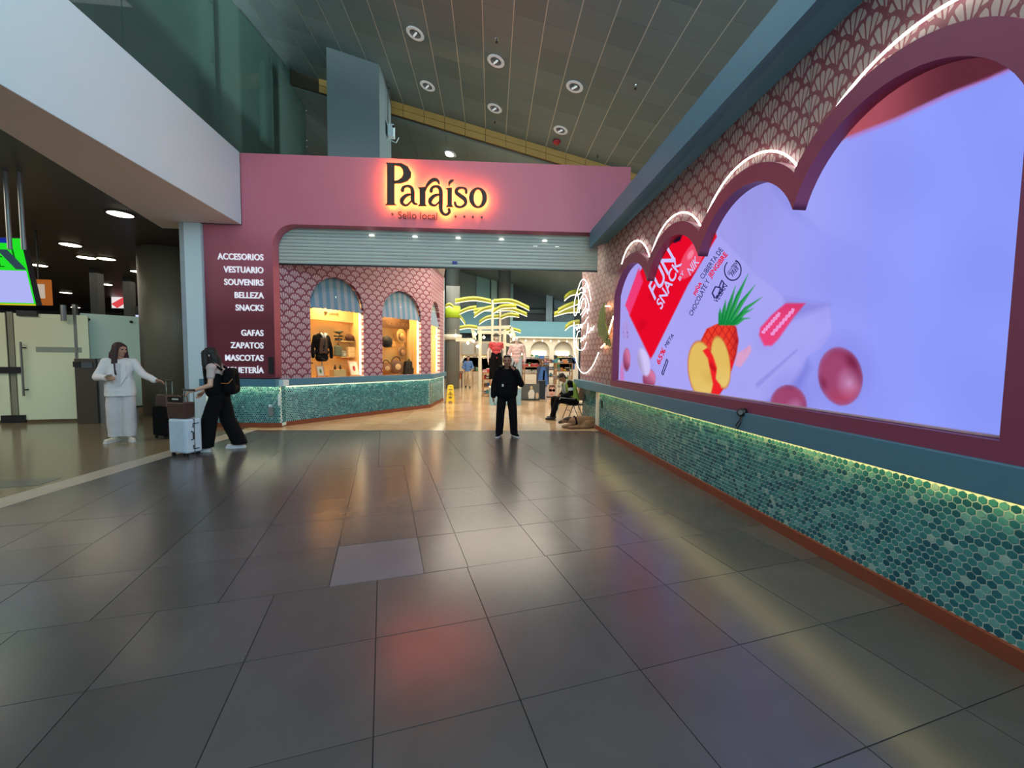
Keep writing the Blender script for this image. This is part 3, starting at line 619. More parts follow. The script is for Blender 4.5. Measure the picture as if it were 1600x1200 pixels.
# ceiling downlights, sprinklers, siren
def c_at(px, py): return atP(px, py, P0 - cn * 0.0, cn)
ztilt = Matrix((cr, dB, cn)).transposed().to_4x4()
m_rim = mat('glowing_enamel', (206, 210, 212), 0.4, emit=0.18); m_refl = mat('lamp_reflector', (140, 144, 146), 0.18, metal=0.8); m_bulb = mat('frosted_bulb', (230, 236, 240), 0.3, emit=0.4)  # enamel rims are given a faint glow of their own
def downlight():
    t = thing('ceiling_lamp', (0, 0, 0), 'x', 'ceiling lamp', 'round lamps in the tiled ceiling')
    ring = [(0.115, 0.0), (0.175, -0.004), (0.19, 0.012), (0.115, 0.012)]
    MB().lathe((0, 0, 0), [(0.112, -0.002), (0.185, -0.002), (0.19, -0.012), (0.18, -0.020), (0.125, -0.022), (0.112, -0.002)], 28).build('rim', m_rim, t, True)
    MB().lathe((0, 0, 0), [(0.12, -0.014), (0.09, -0.006), (0.05, -0.004)], 24).build('reflector', m_refl, t, True)
    MB().box((0.0, 0, -0.028), (0.03, 0.15, 0.02), 0.6).build('bulb', m_bulb, t); return t
dl = None
for px_, py_, lab in ((649, 52, 'round ceiling lamp nearest the mezzanine glass, first of the left-hand row'), (775, 95, 'round ceiling lamp in the middle of the row nearest the viewer'), (898, 135, 'round ceiling lamp at the right end of the row nearest the viewer'),
                      (668, 134, 'round ceiling lamp at the left end of the far row by the pier'), (773, 169, 'round ceiling lamp in the middle of the far row before the wooden strip'), (876, 203, 'round ceiling lamp directly above the red siren')):
    o = downlight() if dl is None else copy_tree(dl); dl = dl or o; p = c_at(px_, py_); o.matrix_world = Matrix.Translation(p) @ ztilt; o['label'] = lab
p = atP(704, 239, P0 + DZ * 1.02, cn); o = copy_tree(dl); o.matrix_world = Matrix.Translation(p - cn * .02) @ ztilt; o['label'] = 'lit round lamp in the lower ceiling just above the shop front'
bl = MB().lathe(p - cn * .035, [(0.15, 0), (0.14, -.02), (0.05, -.03)], 18).build('bulb', glow('lit_lamp', (255, 250, 236), 6.0), None); bl.parent = o; bl.matrix_parent_inverse = o.matrix_world.inverted()
o['group'] = 'lit lamps'
sir = c_at(870, 220); one(MB().lathe(sir, [(0.10, 0), (0.11, -.03), (0.07, -.09), (0.03, -.10)], 16).build('siren', mat('red_siren', (176, 44, 50), 0.35), None, True), 'red round siren on the ceiling beside a lamp', 'siren')
for px_, py_, lab in ((776, 61, 'small sprinkler above the middle lamp of the near row'), (773, 188, 'small sprinkler just below the middle lamp of the far row'), (993, 134, 'small sprinkler right of the near lamp row towards the blue beam'), (934, 242, 'small sprinkler in the ceiling near the wooden strip by the blue beam'), (606, 134, 'small sprinkler beside the top of the pier')):
    p = c_at(px_, py_); t = thing('sprinkler', p, lab, 'sprinkler', 'ceiling sprinklers')
    MB().lathe(p, [(0.045, 0), (0.04, -.012), (0.014, -.016), (0.014, -.06)], 12).build('rose', m_refl, t); MB().lathe(p + Vector((0, 0, -.06)), [(0.03, 0), (0.03, -.006)], 12).build('deflector', m_black, t)
# downlights of the low ceiling on the left
m_lit = glow('corridor_lamp', (255, 238, 205), 9.0)
lowl = [(188, 334, 'lit oval lamp in the low dark ceiling nearest the white mezzanine edge'), (110, 382, 'lit lamp in the low ceiling between the green screen and the dark posts'), (60, 414, 'lit lamp in the low ceiling beside the green hanging screen'), (135, 402, 'small lit lamp left of the dark post in the low ceiling'), (166, 404, 'lit lamp right of the first dark post in the low ceiling'), (165, 444, 'lit lamp in the low ceiling between the two dark posts'), (103, 457, 'lit lamp low over the frosted gate near the orange sign'), (118, 480, 'lit lamp just above the top of the frosted gate'), (216, 424, 'lit lamp beside the round column in the low ceiling')]
for px_, py_, lab in lowl:
    p = atZ(px_, py_, 4.368); t = thing('ceiling_lamp', p, lab, 'ceiling lamp', 'lamps in the low ceiling'); rr_ = 0.20
    MB().lathe(p, [(rr_ + .04, 0.004), (rr_ + .04, -.012), (rr_, -.014)], 22).build('rim', m_black, t); MB().lathe(p, [(rr_, -.015), (rr_ * .9, -.022)], 22).build('diffuser', m_lit, t)
# ---------------------------------------------------- frosted glass gate on the left
gd = (Vector((-9.303, 10.628, 0)) - Vector((-10.666, 10.368, 0))).normalized(); ga = math.atan2(gd.y, gd.x); gn = Vector((gd.y, -gd.x, 0)); G0 = Vector((-10.666, 10.368, 0))
m_frost = mat('frosted_glass', (206, 210, 180), 0.35, vary=0.03, scale=1, emit=0.0)
def GP(px, py): p = atP(px, py, G0, gn); return (p - G0).dot(gd), p.z
gate = thing('door_1', G0, None, None); tag(gate, kind='structure')
sC = GP(20, 600)[0]; sR = GP(145, 600)[0]
def gbox(s, z, w, h, name, m, off=0.0, t=0.02, par=None): return MB().box(G0 + gd * s + gn * off + Vector((0, 0, z)), (w, t, h), ga).build(name, m, par or gate)
lp = gbox(sC - 1.28, 1.28, 2.44, 2.44, 'door_leaf', m_frost); rp = gbox((sC + .06 + sR) / 2, 1.28, sR - sC - .12, 2.44, 'door_leaf', m_frost)
gbox(sC, 1.28, 0.10, 2.5, 'gap_post', mat('grey_gap', (126, 124, 108), 0.4), -0.03)
gbox(sC, 0.09, 0.42, 0.17, 'patch_fitting', m_black, 0.02, 0.07); gbox(sC - 0.03, 1.21, 0.42, 0.14, 'lock_box', m_black, 0.03, 0.06); gbox(sC + .35, 2.50, .36, .12, 'patch_fitting', m_black, .02, .07); gbox(sC - .75, 2.54, .5, .14, 'patch_fitting', m_black, .02, .07)
for s in (sC - 0.30, sC + 0.24):
    hp = [G0 + gd * s + gn * 0.09 + Vector((0, 0, z)) for z in (0.62, 1.85)]
    h = MB().tube(hp, 0.02, 8).build('handle', m_steel, gate)
    for z in (0.76, 1.72): MB().tube([G0 + gd * s + gn * .09 + Vector((0, 0, z)), G0 + gd * (s + .04) + Vector((0, 0, z))], 0.016, 6).build('mount', m_black, h)
s0, z0 = GP(57, 550); s1, z1 = GP(128, 543); gbox((s0 + s1) / 2, (z0 + z1) / 2, s1 - s0, abs(z1 - z0) * 0.85 + .02, 'etched_band', mat('etched_band_grey', (128, 138, 124), 0.5), 0.012, 0.004)
gp = thing('frosted_screen', (-8.84, 11.15, 0), 'pale frosted glass panel with two dark buttons behind the woman in white', 'glass panel')
p0, p1 = Vector((-9.22, 10.75, 0)), Vector((-8.50, 11.5, 0)); pe = (p1 - p0).normalized(); pang = math.atan2(pe.y, pe.x); pL = (p1 - p0).length
MB().box((p0 + p1) / 2 + Vector((0, 0, 1.42)), (pL, 0.02, 2.28), pang).build('pane', mat('frosted_glass_b', (200, 210, 190), 0.3, vary=0.03, scale=1), gp)
for s in (.14, pL - .14): MB().ball(p0 + pe * s + Vector((0.02, -.03, 2.42)), 0.035, 8).build('button', m_black, gp)
MB().box((p0 + p1) / 2 + Vector((0, 0, 0.25)), (pL, 0.05, 0.04), pang).build('bottom_rail', m_black, gp)
for s in (.1, pL - .1): MB().box(p0 + pe * s + Vector((0, 0, 0.13)), (0.03, 0.03, 0.25), pang).build('foot', m_steel, gp)
one(MB().box((-9.24, 10.66, 1.37), (0.07, 0.07, 2.75)).build('post', m_steel), 'slim steel post at the right edge of the frosted gate', 'post')
one(MB().cyl((-9.35, 10.5, 2.35), .05, .36, 10).build('closer', m_steel), 'short steel cylinder at the top right of the frosted gate', 'fitting')
mc = thing('turnstile_cabinet', (-8.70, 10.32, 0), 'dark steel cabinet with card reader beside the frosted gate', 'cabinet')
MB().box((-8.73, 10.36, 0.745), (0.40, 0.30, 1.49), 0.12).build('body', mat('dark_bronze_steel', (78, 70, 62), 0.35, metal=0.3), mc, bevel=0.008)
MB().box((-8.86, 10.185, 1.36), (0.13, 0.02, 0.13), 0.12).build('card_reader', m_black, mc, bevel=.006); MB().box((-8.66, 10.21, 1.34), (0.2, 0.02, 0.12), .12).build('label_plate', mat('slate_plate', (74, 82, 88), 0.3), mc)
MB().box((-8.47, 10.42, 0.74), (0.12, 0.26, 1.48), 0.12).build('side_wing', m_steel, mc)
one(MB().box((-20.2, 24, 3.4), (1.6, 0.1, 1.2)).build('advert_screen', glow('far_advert_red', (235, 110, 112), 1.2)), 'small red and white lit screen far behind the dark posts', 'screen') if False else None
adp = atY(190, 472, 22); ad = thing('advert_screen', (adp.x, 22, adp.z - .4), 'small red and white lit screen far behind the dark posts', 'screen')
MB().box((adp.x, 22.05, adp.z), (1.0, 0.08, 0.66)).build('casing', m_black, ad); MB().prism([(adp.x - .45, 22.0, adp.z - .3), (adp.x + .45, 22.0, adp.z - .3), (adp.x + .45, 22.0, adp.z + .3), (adp.x - .45, 22.0, adp.z + .3)], (0, .01, 0)).build('display', glow('far_advert_white', (236, 226, 226), 1.0), ad)
MB().prism([(adp.x - .45, 21.98, adp.z - .1), (adp.x + .2, 21.98, adp.z + .3), (adp.x + .4, 21.98, adp.z + .1), (adp.x - .2, 21.98, adp.z - .3)], (0, .01, 0)).build('red_shape', glow('far_advert_red', (220, 70, 76), 1.0), ad)
lpz = atY(219.5, 530, 14.0); lpt = thing('light_panel', (lpz.x, 14.0, 0), 'narrow bluish light panel at the edge of the round column', 'light panel'); MB().box((lpz.x, 14.03, 1.55), (0.24, 0.06, 3.1)).build('casing', m_black, lpt); MB().box((lpz.x, 13.99, lpz.z), (0.20, 0.02, 1.5)).build('display', glow('blue_white_panel', (200, 214, 255), 1.1), lpt)
# ---------------------------------------------------- hanging screens
hs = thing('hanging_screen', (-7.45, 7.45, 2.35), 'bright green hanging screen cut by the left edge, on two steel pipes', 'screen')
tl = math.radians(10); Rx = Matrix.Rotation(tl, 4, 'X'); hc = Vector((-7.70, 7.45, 2.90))
def HS(x, z, o=0.0): return hc + Rx @ Vector((x, o, z))
def hquad(x0, x1, z0, z1, name, m, o, t=0.006): return MB().prism([HS(x0, z0, o), HS(x1, z0, o), HS(x1, z1, o), HS(x0, z1, o)], (Rx @ Vector((0, t, 0)))).build(name, m, hs)
hquad(-1.2, 0.60, -0.53, 0.53, 'casing', m_black, 0.0, 0.08)
hquad(-1.18, 0.585, -0.515, 0.515, 'display', glow('screen_green', (36, 224, 40), 1.0), -0.006)
hquad(-1.18, 0.42, 0.44, 0.515, 'header_bar', glow('screen_navy', (24, 44, 150), 1.0), -0.010)
hquad(-1.18, 0.565, -0.49, 0.02, 'white_field', glow('screen_white', (176, 180, 244), 1.0), -0.010)
hquad(-1.18, 0.585, -0.53, -0.505, 'yellow_line', glow('screen_yellow', (200, 190, 40), 1.0), -0.012)
for body, z in (('DESCARGUE', 0.23), ('DESDE EL', 0.08)):
    pass
mg = glow('screen_dark_green', (10, 104, 22), 1.0)
letters(text_mesh('UE  J', 0.2, HS(-0.02, 0.22, -.012), Rx @ Vector((1, 0, 0)), Rx @ Vector((0, 0, 1)), 0.004, 0.0, fit=(0.46, 0.15)), mg, hs)
letters(text_mesh('UEL', 0.2, HS(-0.02, 0.07, -.012), Rx @ Vector((1, 0, 0)), Rx @ Vector((0, 0, 1)), 0.004, 0.0, fit=(0.28, 0.13)), mg, hs)
MB().prism([HS(.22, .34, -.016), HS(.37, .34, -.016), HS(.58, .04, -.016), HS(.43, .04, -.016)], Rx @ Vector((0, .004, 0))).build('pictured_phone', glow('screen_slate', (46, 70, 78), 1.0), hs)
for px_ in (15, 36.5):
    p = atY(px_, 380, 7.2); MB().tube([(p.x, 7.2, 4.372), (p.x, 7.2, 3.20)], 0.028, 10).build('pipe', m_steel, hs)
og = atY(69, 457, 10.5); os_ = thing('orange_sign', (og.x, 10.5, og.z - .35), 'small orange hanging sign right of the green screen', 'sign')
MB().box((og.x - .1, 10.5, og.z), (0.50, 0.06, 0.58)).build('board', glow('orange_board', (176, 98, 40), 0.8), os_, bevel=.015); MB().box((og.x - .1, 10.46, og.z + .02), (0.30, 0.01, 0.32)).build('white_field', glow('pale_field', (206, 190, 170), .8), os_)
MB().tube([(og.x - .1, 10.5, og.z + .29), (og.x - .1, 10.5, 4.372)], .015, 6).build('rod', m_black, os_)
# ---------------------------------------------------- roller shutter
rs = thing('roller_shutter', FW(3.5, 3.6, 0.30), 'half-raised grey roller shutter under the pink header', 'shutter')
m_slat = mat('shutter_slat', (176, 184, 176), 0.34, vary=0.05, scale=2)
zb = FP(690, 417.5, 0.30)[1]; uA, uB = uo - 0.25, 7.08
for i in range(12):
    z = zb + 0.075 * i
    MB().prism([FW(uA, z + .003, .29), FW(uA, z + .030, .278), FW(uA, z + .062, .280), FW(uA, z + .072, .295), FW(uA, z + .072, .31), FW(uA, z + .003, .31)], FE * (uB - uA)).build('slat', m_slat, rs)
MB().prism([FW(uA, zb - .03, .285), FW(uA, zb + .004, .285), FW(uA, zb + .004, .315), FW(uA, zb - .03, .315)], FE * (uB - uA)).build('rubber_edge', m_black, rs)
for k in range(5):
    u, z = FP(581 + 67.5 * k, 368.8 + 2.1 * k, 0.27); MB().lathe(FW(u, z, .262), [(0.05, 0), (0.06, .012), (0.05, .022)], 14).build('spot_lamp', glow('shutter_spot', (244, 246, 236), 2.2), rs)
u, z = FP(710.5, 410.5, .27); MB().box(FW(u, z, .27), (.11, .012, .06), FA).build('sticker', mat('blue_sticker', (34, 44, 140), .5), rs)
# ---------------------------------------------------- main sign
SG = thing('shop_sign', FW(*FP(683, 330), -0.06), 'dark brown backlit lettering Paraíso on the pink header', 'sign')
def SP(cx, cy): return FP(560 + cx / 6.154, 230 + cy / 6.154)
def stroke(pts):
    """closed outline of a pen stroke: (x, y, width) in sign-crop units"""
    P = [Vector((x, y)) for x, y, _ in pts]; Wd = [w for *_, w in pts]
    Q, Wq = [], []
    for i in range(len(P) - 1):           # Catmull-Rom
        a, b, c, d_ = P[max(i - 1, 0)], P[i], P[i + 1], P[min(i + 2, len(P) - 1)]
        for k in range(5):
            t = k / 5; Q.append(0.5 * ((2 * b) + (c - a) * t + (2 * a - 5 * b + 4 * c - d_) * t * t + (3 * b - a - 3 * c + d_) * t ** 3)); Wq.append(Wd[i] + (Wd[i + 1] - Wd[i]) * t)
    Q.append(P[-1]); Wq.append(Wd[-1]); L, R_ = [], []
    for i, q_ in enumerate(Q):
        t = (Q[min(i + 1, len(Q) - 1)] - Q[max(i - 1, 0)]).normalized(); n = Vector((-t.y, t.x)); L.append(q_ + n * Wq[i] / 2); R_.append(q_ - n * Wq[i] / 2)
    e = (Q[-1] - Q[-2]).normalized(); s = (Q[0] - Q[1]).normalized()
    cap = lambda c, dr, w: [c + Vector((dr.x * math.cos(a) - dr.y * math.sin(a), dr.x * math.sin(a) + dr.y * math.cos(a))) * w / 2 for a in (0.8, 0, -0.8)]
    return [tuple(p) for p in L + cap(Q[-1], e, Wq[-1]) + R_[::-1] + cap(Q[0], s, Wq[0])]
ell = lambda cx, cy, rx, ry, n=28: [(cx + rx * math.cos(2 * math.pi * k / n), cy + ry * math.sin(2 * math.pi * k / n)) for k in range(n)]
GL = {
 'P': [[[(278, 180), (362, 180), (362, 560), (380, 580), (274, 580), (292, 562), (292, 198)]], [[(355, 181), (430, 184), (488, 214), (519, 268), (516, 316), (482, 354), (424, 373), (355, 376), (355, 352), (395, 344), (430, 320), (446, 285), (438, 240), (412, 212), (355, 203)]]],
 'a': [[stroke([(436, 440, 34), (447, 412, 24), (482, 399, 22), (518, 412, 30), (533, 455, 38), (533, 520, 38), (545, 560, 26), (576, 570, 12)])], [stroke([(528, 478, 12), (478, 486, 26), (434, 526, 38), (436, 565, 30), (478, 580, 16), (526, 535, 12)])]],
 'r': [[[(583, 414), (655, 406), (655, 568), (668, 588), (584, 588), (600, 570), (600, 432)]], [stroke([(648, 448, 10), (668, 398, 24), (708, 352, 34), (748, 338, 32), (776, 356, 24), (782, 380, 12)])]],
 'a2': [[stroke([(708, 446, 34), (718, 416, 24), (752, 402, 22), (786, 416, 32), (800, 460, 38), (800, 560, 38), (800, 615, 36), (816, 655, 28), (850, 670, 20), (880, 648, 24), (878, 622, 30)])], [stroke([(796, 480, 12), (745, 488, 26), (702, 528, 38), (702, 566, 30), (746, 582, 16), (794, 540, 12)])]],
 'i': [[[(846, 422), (905, 414), (905, 574), (919, 598), (848, 598), (863, 576), (863, 434)]], [stroke([(878, 394, 10), (882, 370, 22), (900, 352, 26), (916, 344, 14)])]],
 's': [[stroke([(1040, 462, 24), (1036, 430, 24), (1000, 415, 16), (958, 426, 28), (948, 460, 34), (985, 492, 38), (1028, 526, 38), (1032, 568, 28), (990, 598, 16), (946, 588, 22), (934, 558, 26)])]],
 'o': [[ell(1152, 510, 86, 97), ell(1152, 510, 40, 80)[::-1]]],
}
m_let = mat('dark_brown_metal', (46, 26, 16), 0.6); m_halo = glow('amber_halo', (255, 158, 62), 60.0)
for ch, shapes in GL.items():
    let = None
    for lps in shapes:
        L2 = [[SP(x, y) for x, y in lp] for lp in lps]
        a = flat(L2, 0.03, F0 + FN * -0.135, FE, (0, 0, 1)); b = flat(L2, 0.006, F0 + FN * -0.112, FE, (0, 0, 1), inset=.005)
        if let is None: let = link('letter', a, m_let, SG)
        else: link('stroke', a, m_let, let)
        link('halo', b, m_halo, let)
x0, zz = SP(380, 688); x1, _ = SP(757, 690); _, zt_ = SP(395, 622)
letters(text_mesh('Sello local', 0.2, FW(x0, zz, -0.03), FE, (0, 0, 1), 0.015, 0.0, fit=(x1 - x0, (zt_ - zz))), mat('maroon_letter', (74, 20, 34), .5), SG)
for cx, cy in ((330, 648), (935, 670), (1020, 672), (1102, 675), (1186, 678)):
    u, z = SP(cx, cy); link('dot', flat([ell(0, 0, .027, .027, 12)], .015, FW(u, z, -.03), FE, (0, 0, 1)), MATS['maroon_letter'], SG)
# category words on the maroon side of the front
LS = thing('category_sign', FW(uL + .8, 1.2, -.01), 'white raised category words on the left leg of the pink front', 'sign')
m_wl = mat('white_lit_letter', (236, 236, 246), 0.4, emit=0.42)
for body, py_ in (('ACCESORIOS', 407), ('VESTUARIO', 427), ('SOUVENIRS', 446.5), ('BELLEZA', 466.5), ('SNACKS', 486), ('GAFAS', 525), ('ZAPATOS', 544.5), ('MASCOTAS', 564), ('JUGUETERÍA', 583)):
    u, z = FP(412.5, py_); letters(text_mesh(body, 0.182, FW(u, z, -0.014), FE * 0.84, (0, 0, 1), 0.02, 0.003, 'RIGHT', spacing=1.04), m_wl, LS)
one(MB().box(FW(*FP(424, 571), -.012), (.10, .02, .36), FA).build('wall_panel', m_black), 'small black wall panel beside the word MASCOTAS', 'panel')
sb = thing('socket_box', FW(*FP(424, 645), .17), 'grey socket box on the tiled plinth left of the opening', 'socket')
u, z = FP(424, 643, .18); MB().box(FW(u, z, .17), (.10, .05, .20), FA).build('box', mat('grey_box', (120, 128, 128), .5), sb); MB().box(FW(u - .01, z + .13, .17), (.07, .04, .05), FA).build('plug', m_white, sb)
one(MB().box(FW(*FP(436, 625, .17), .165), (.035, .03, .26), FA).build('conduit', m_white), 'short white conduit on the tiled plinth corner', 'conduit')
# ---------------------------------------------------- screen wall: frame, display, lamps
XF, XS = 2.86, 2.988
SW = thing('advertising_screen', (2.93, 5, 1.07), 'huge lit advertising screen with scalloped mauve frame on the right wall', 'screen')
YV = [8.08, 6.55, 5.03, 3.495, 1.93]; ZV = [2.86, 2.90, 2.93, 2.965, 3.0]; SG_ = [0.47, 0.47, 0.51, 0.56]
def arc_pts(y0, z0, y1, z1, s, off=0.0, n=26):
    h = abs(y0 - y1) / 2; R = (h * h + s * s) / (2 * s); cy, cz = (y0 + y1) / 2, (z0 + z1) / 2 + s - R; out = []
    a0 = math.acos(min(1, h / (R + off))); tilt_ = (z1 - z0) / (y1 - y0)
    for k in range(n + 1):
        t = a0 + (math.pi - 2 * a0) * k / n; y = cy + (R + off) * math.cos(t); out.append((y, cz + (R + off) * math.sin(t) + tilt_ * (y - cy)))
    return out                                   # from +Y end to -Y end
inner = [(1.93, 1.187), (8.08, 1.180)]; outer = [(1.60, 1.072), (8.16, 1.072)]
for k in range(4):
    inner += arc_pts(YV[k], ZV[k], YV[k + 1], ZV[k + 1], SG_[k]); oa = arc_pts(YV[k], ZV[k], YV[k + 1], ZV[k + 1], SG_[k], 0.17)
    outer += oa
outer += [(1.60, 3.3)]
link('frame', flat([outer, inner], XS - XF + 0.01, ((XF + XS + 0.01) / 2, 0, 0), (0, 1, 0), (0, 0, 1)), m_mauve, SW)
link('sill', MB().box((2.965, 5.0, 1.196), (0.05, 6.1, 0.012)).mesh('sill'), mat('pale_sill', (200, 170, 180), .4), SW)
# the picture on the display: a fine grid of lit points, colours worked out point by point
def sstep(a, b, x): t = np.clip((x - a) / (b - a), 0, 1); return t * t * (3 - 2 * t)
def poly_mask(px, py, pts, soft=1.0):
    ins = np.zeros(px.shape, bool); dist = np.full(px.shape, 1e9); pts = np.array(pts, float)
    for (x0, y0), (x1, y1) in zip(pts, np.roll(pts, -1, 0)):
        c = ((y0 > py) != (y1 > py)) & (px < (x1 - x0) * (py - y0) / (y1 - y0 + 1e-12) + x0); ins ^= c
        dx, dy = x1 - x0, y1 - y0; t = np.clip(((px - x0) * dx + (py - y0) * dy) / (dx * dx + dy * dy + 1e-9), 0, 1)
        dist = np.minimum(dist, np.hypot(px - x0 - t * dx, py - y0 - t * dy))
    return np.clip(0.5 + np.where(ins, dist, -dist) / (2 * soft), 0, 1)
def ell_mask(px, py, cx, cy, rx, ry, ang=0.0, soft=1.0):
    a = math.radians(ang); x = (px - cx) * math.cos(a) + (py - cy) * math.sin(a); y = -(px - cx) * math.sin(a) + (py - cy) * math.cos(a)
    q = np.hypot(x / rx, y / ry); return np.clip(0.5 + (1 - q) * min(rx, ry) / (2 * soft), 0, 1), x / rx, y / ry
_g = np.random.RandomState(4)
def wave(px, py, s, n=5):
    v = np.zeros(px.shape)
    for _ in range(n):
        a, f, p = _g.uniform(0, 6.28), _g.uniform(.5, 1.6) / s, _g.uniform(0, 6.28); v += np.sin((px * math.cos(a) + py * math.sin(a)) * f + p)
    return v / n
def picture(px, py):
    out = np.zeros(px.shape + (3,)); 
    def lay(m, c):
        nonlocal out
        c = np.array(c, float) if not isinstance(c, np.ndarray) else c; m = np.clip(m, 0, 1)[..., None]; out = out * (1 - m) + c * m
    t = sstep(1000, 1500, px)[..., None]; out = np.array([168, 160, 238.]) * (1 - t) + np.array([140, 154, 250.]) * t
    mar = sstep(1290, 1180, px + (py - 300) * .25)
    vein = np.clip(1 - np.abs(wave(px, py, 9, 6)) * 5, 0, 1) * .28 + .20 * (wave(px, py, 22) + .3)
    lay(mar * np.clip(.10 * wave(px, py, 26) + .14 * np.clip(wave(px * 1.6, py * .5, 7, 7) - .1, 0, 1) + .06, 0, .4) * sstep(470, 380, py), (128, 116, 176))
    rim = np.hypot((px - 1420) / 225.0, (py - 215) / 180.0); lay(np.clip(1 - np.abs(rim - 1.0) * 14, 0, 1) * .25 * sstep(1290, 1230, px), (112, 112, 200)); lay(sstep(1.02, .98, rim) * .25 * sstep(1400, 1200, px), (180, 184, 255))
    out += (wave(px, py, 35) * 5)[..., None]
    # foil bag
    bag = poly_mask(px, py, [(982, 486), (1003, 425), (1060, 330), (1118, 362), (1180, 428), (1226, 465), (1252, 470), (1296, 476), (1299, 520), (1283, 545), (1262, 556), (1252, 582), (1236, 604), (1192, 630), (1060, 660), (1034, 600), (1016, 560)], 1.2)
    lay(bag * .8, (170, 166, 246)); lay(bag * sstep(.0, 1.2, wave(px, py, 14)) * .18, (130, 126, 220)); lay(poly_mask(px, py, [(1226, 466), (1252, 470), (1296, 476), (1262, 490), (1236, 500)], 6) * .35, (96, 96, 190))
    lay(poly_mask(px, py, [(1190, 632), (1236, 604), (1262, 560), (1268, 575), (1240, 625)], 6) * .4, (100, 104, 196)); lay(poly_mask(px, py, [(1180, 600), (1245, 545), (1246, 548), (1184, 606)], 1.5) * .3, (104, 104, 190))
    red = poly_mask(px, py, [(1000, 424), (1090, 300), (1118, 362), (1120, 370), (1075, 445), (1022, 552), (1016.5, 561), (983, 492)], 1.0)
    lay(red, (232, 10, 40)); lay(red * sstep(.15, .9, wave(px, py, 8)) * .35, (170, 0, 24))
    seal = poly_mask(px, py, [(998, 419), (1004.5, 440), (984, 492), (977, 477)], 1); st = .5 + .5 * np.sin(((px - 998) * .93 + (py - 420) * .36) * 2.6); lay(seal, (232, 30, 90)); lay(seal * st * .7, (255, 110, 170))
    lay(poly_mask(px, py, [(1048, 374), (1060, 362), (1066, 366), (1063, 376), (1053, 380)], 1), (24, 16, 40))
    lay(ell_mask(px, py, 1081, 405, 14, 34, 28)[0] * .75 * red, (244, 96, 130)); lay(ell_mask(px, py, 1079, 398, 4, 8, 28)[0] * .5, (255, 190, 210))
    # left-hand sweets
    for cx, cy, rx, ry in ((979, 562, 5.5, 17), (1014, 592, 10, 15)):
        m, x, y = ell_mask(px, py, cx, cy, rx, ry); lay(m, (150, 70, 110)); lay(m * np.clip(.5 + x * .6 - y * .5, 0, 1), (212, 120, 160)); lay(m * np.clip(y * .9 - .1, 0, 1) * .6, (84, 20, 40))
    m, x, y = ell_mask(px, py, 1006, 566, 9, 22, -12); lay(m, (206, 196, 246)); lay(m * np.clip(-x, 0, 1) * .6, (130, 110, 150))
    m, x, y = ell_mask(px, py, 978, 516, 4.5, 15); lay(m * .8, (176, 150, 220)); lay(m * sstep(.2, .6, wave(px, py, 1.6)) * .6, (110, 80, 150))
    m, x, y = ell_mask(px, py, 972, 590, 3, 22); lay(m * .5, (236, 90, 150))
    # pineapple
    body = poly_mask(px, py, [(1094, 534), (1104, 514), (1120, 506), (1138, 504), (1150, 510), (1154, 532), (1150, 556), (1142, 582), (1136, 600), (1120, 622), (1102, 600)], 1.0)
    cell = np.minimum(np.abs(np.sin((px * .55 + py * .32) * .52)), np.abs(np.sin((px * .55 - py * .36) * .52)))
    lay(body, (236, 60, 44)); lay(body * sstep(.35, .0, cell) * .75, (150, 14, 26)); lay(body * sstep(1138, 1156, px) * .5, (130, 10, 40))
    lay(poly_mask(px, py, [(1136, 560), (1146, 566), (1134, 600), (1120, 621), (1110, 619)], 1), (240, 20, 40))
    for cx, cy, rx, ry, an in ((1126, 566, 14, 40, -8), (1096, 578, 20, 44, -6)):
        m, x, y = ell_mask(px, py, cx, cy, rx * 1.06, ry * 1.04, an); lay(m, (196, 96, 52)); m, x, y = ell_mask(px, py, cx, cy, rx, ry, an); lay(m, (226, 188, 96)); lay(m * sstep(0, 1, wave(px, py, 7)) * .35, (190, 140, 60)); lay(m * np.clip(y, 0, 1) * .4, (240, 214, 140))
    drip = poly_mask(px, py, [(1098, 548), (1106, 543), (1114, 556), (1120, 575), (1118, 592), (1126, 602), (1122, 622), (1110, 622), (1114, 600), (1110, 580), (1106, 560)], 1); lay(drip, (238, 34, 40)); lay(drip * sstep(.3, .8, wave(px, py, 4)) * .5, (160, 10, 24))
    for tx, ty, bx in ((1125, 481, 1126), (1134, 468, 1129), (1149, 447, 1132), (1169, 428, 1136), (1180, 445, 1139), (1191, 464, 1142), (1177, 482, 1145), (1173, 497, 1148)):
        by = 508; mx_, my_ = (tx + bx) / 2, (ty + by) / 2 - 3 * (1 if tx < 1150 else 2); w = 3.6
        lay(poly_mask(px, py, [(bx - w, by), (mx_ - w * .8, my_), (tx, ty), (mx_ + w * .8, my_ + 2), (bx + w, by)], .9), (16, 128, 62)); lay(poly_mask(px, py, [(bx, by), (mx_, my_), (tx, ty), (mx_ + w * .7, my_ + 2), (bx + w, by)], .9) * .7, (70, 178, 96))
    gn_ = poly_mask(px, py, [(1148, 570), (1152, 552), (1163, 546), (1172, 538), (1174, 548), (1166, 562), (1156, 574)], 1.5); lay(gn_ * .85, (226, 160, 196)); lay(gn_ * sstep(0, .8, wave(px, py, 4)) * .5, (206, 110, 150))
    # pink label
    lab = poly_mask(px, py, [(1186, 524), (1188, 512), (1206, 492), (1228, 474), (1258, 474), (1240, 496), (1216, 530), (1206, 540), (1194, 540)], 1.8); lay(lab, (232, 66, 124)); lay(lab * sstep(500, 474, py) * .35, (190, 40, 90))
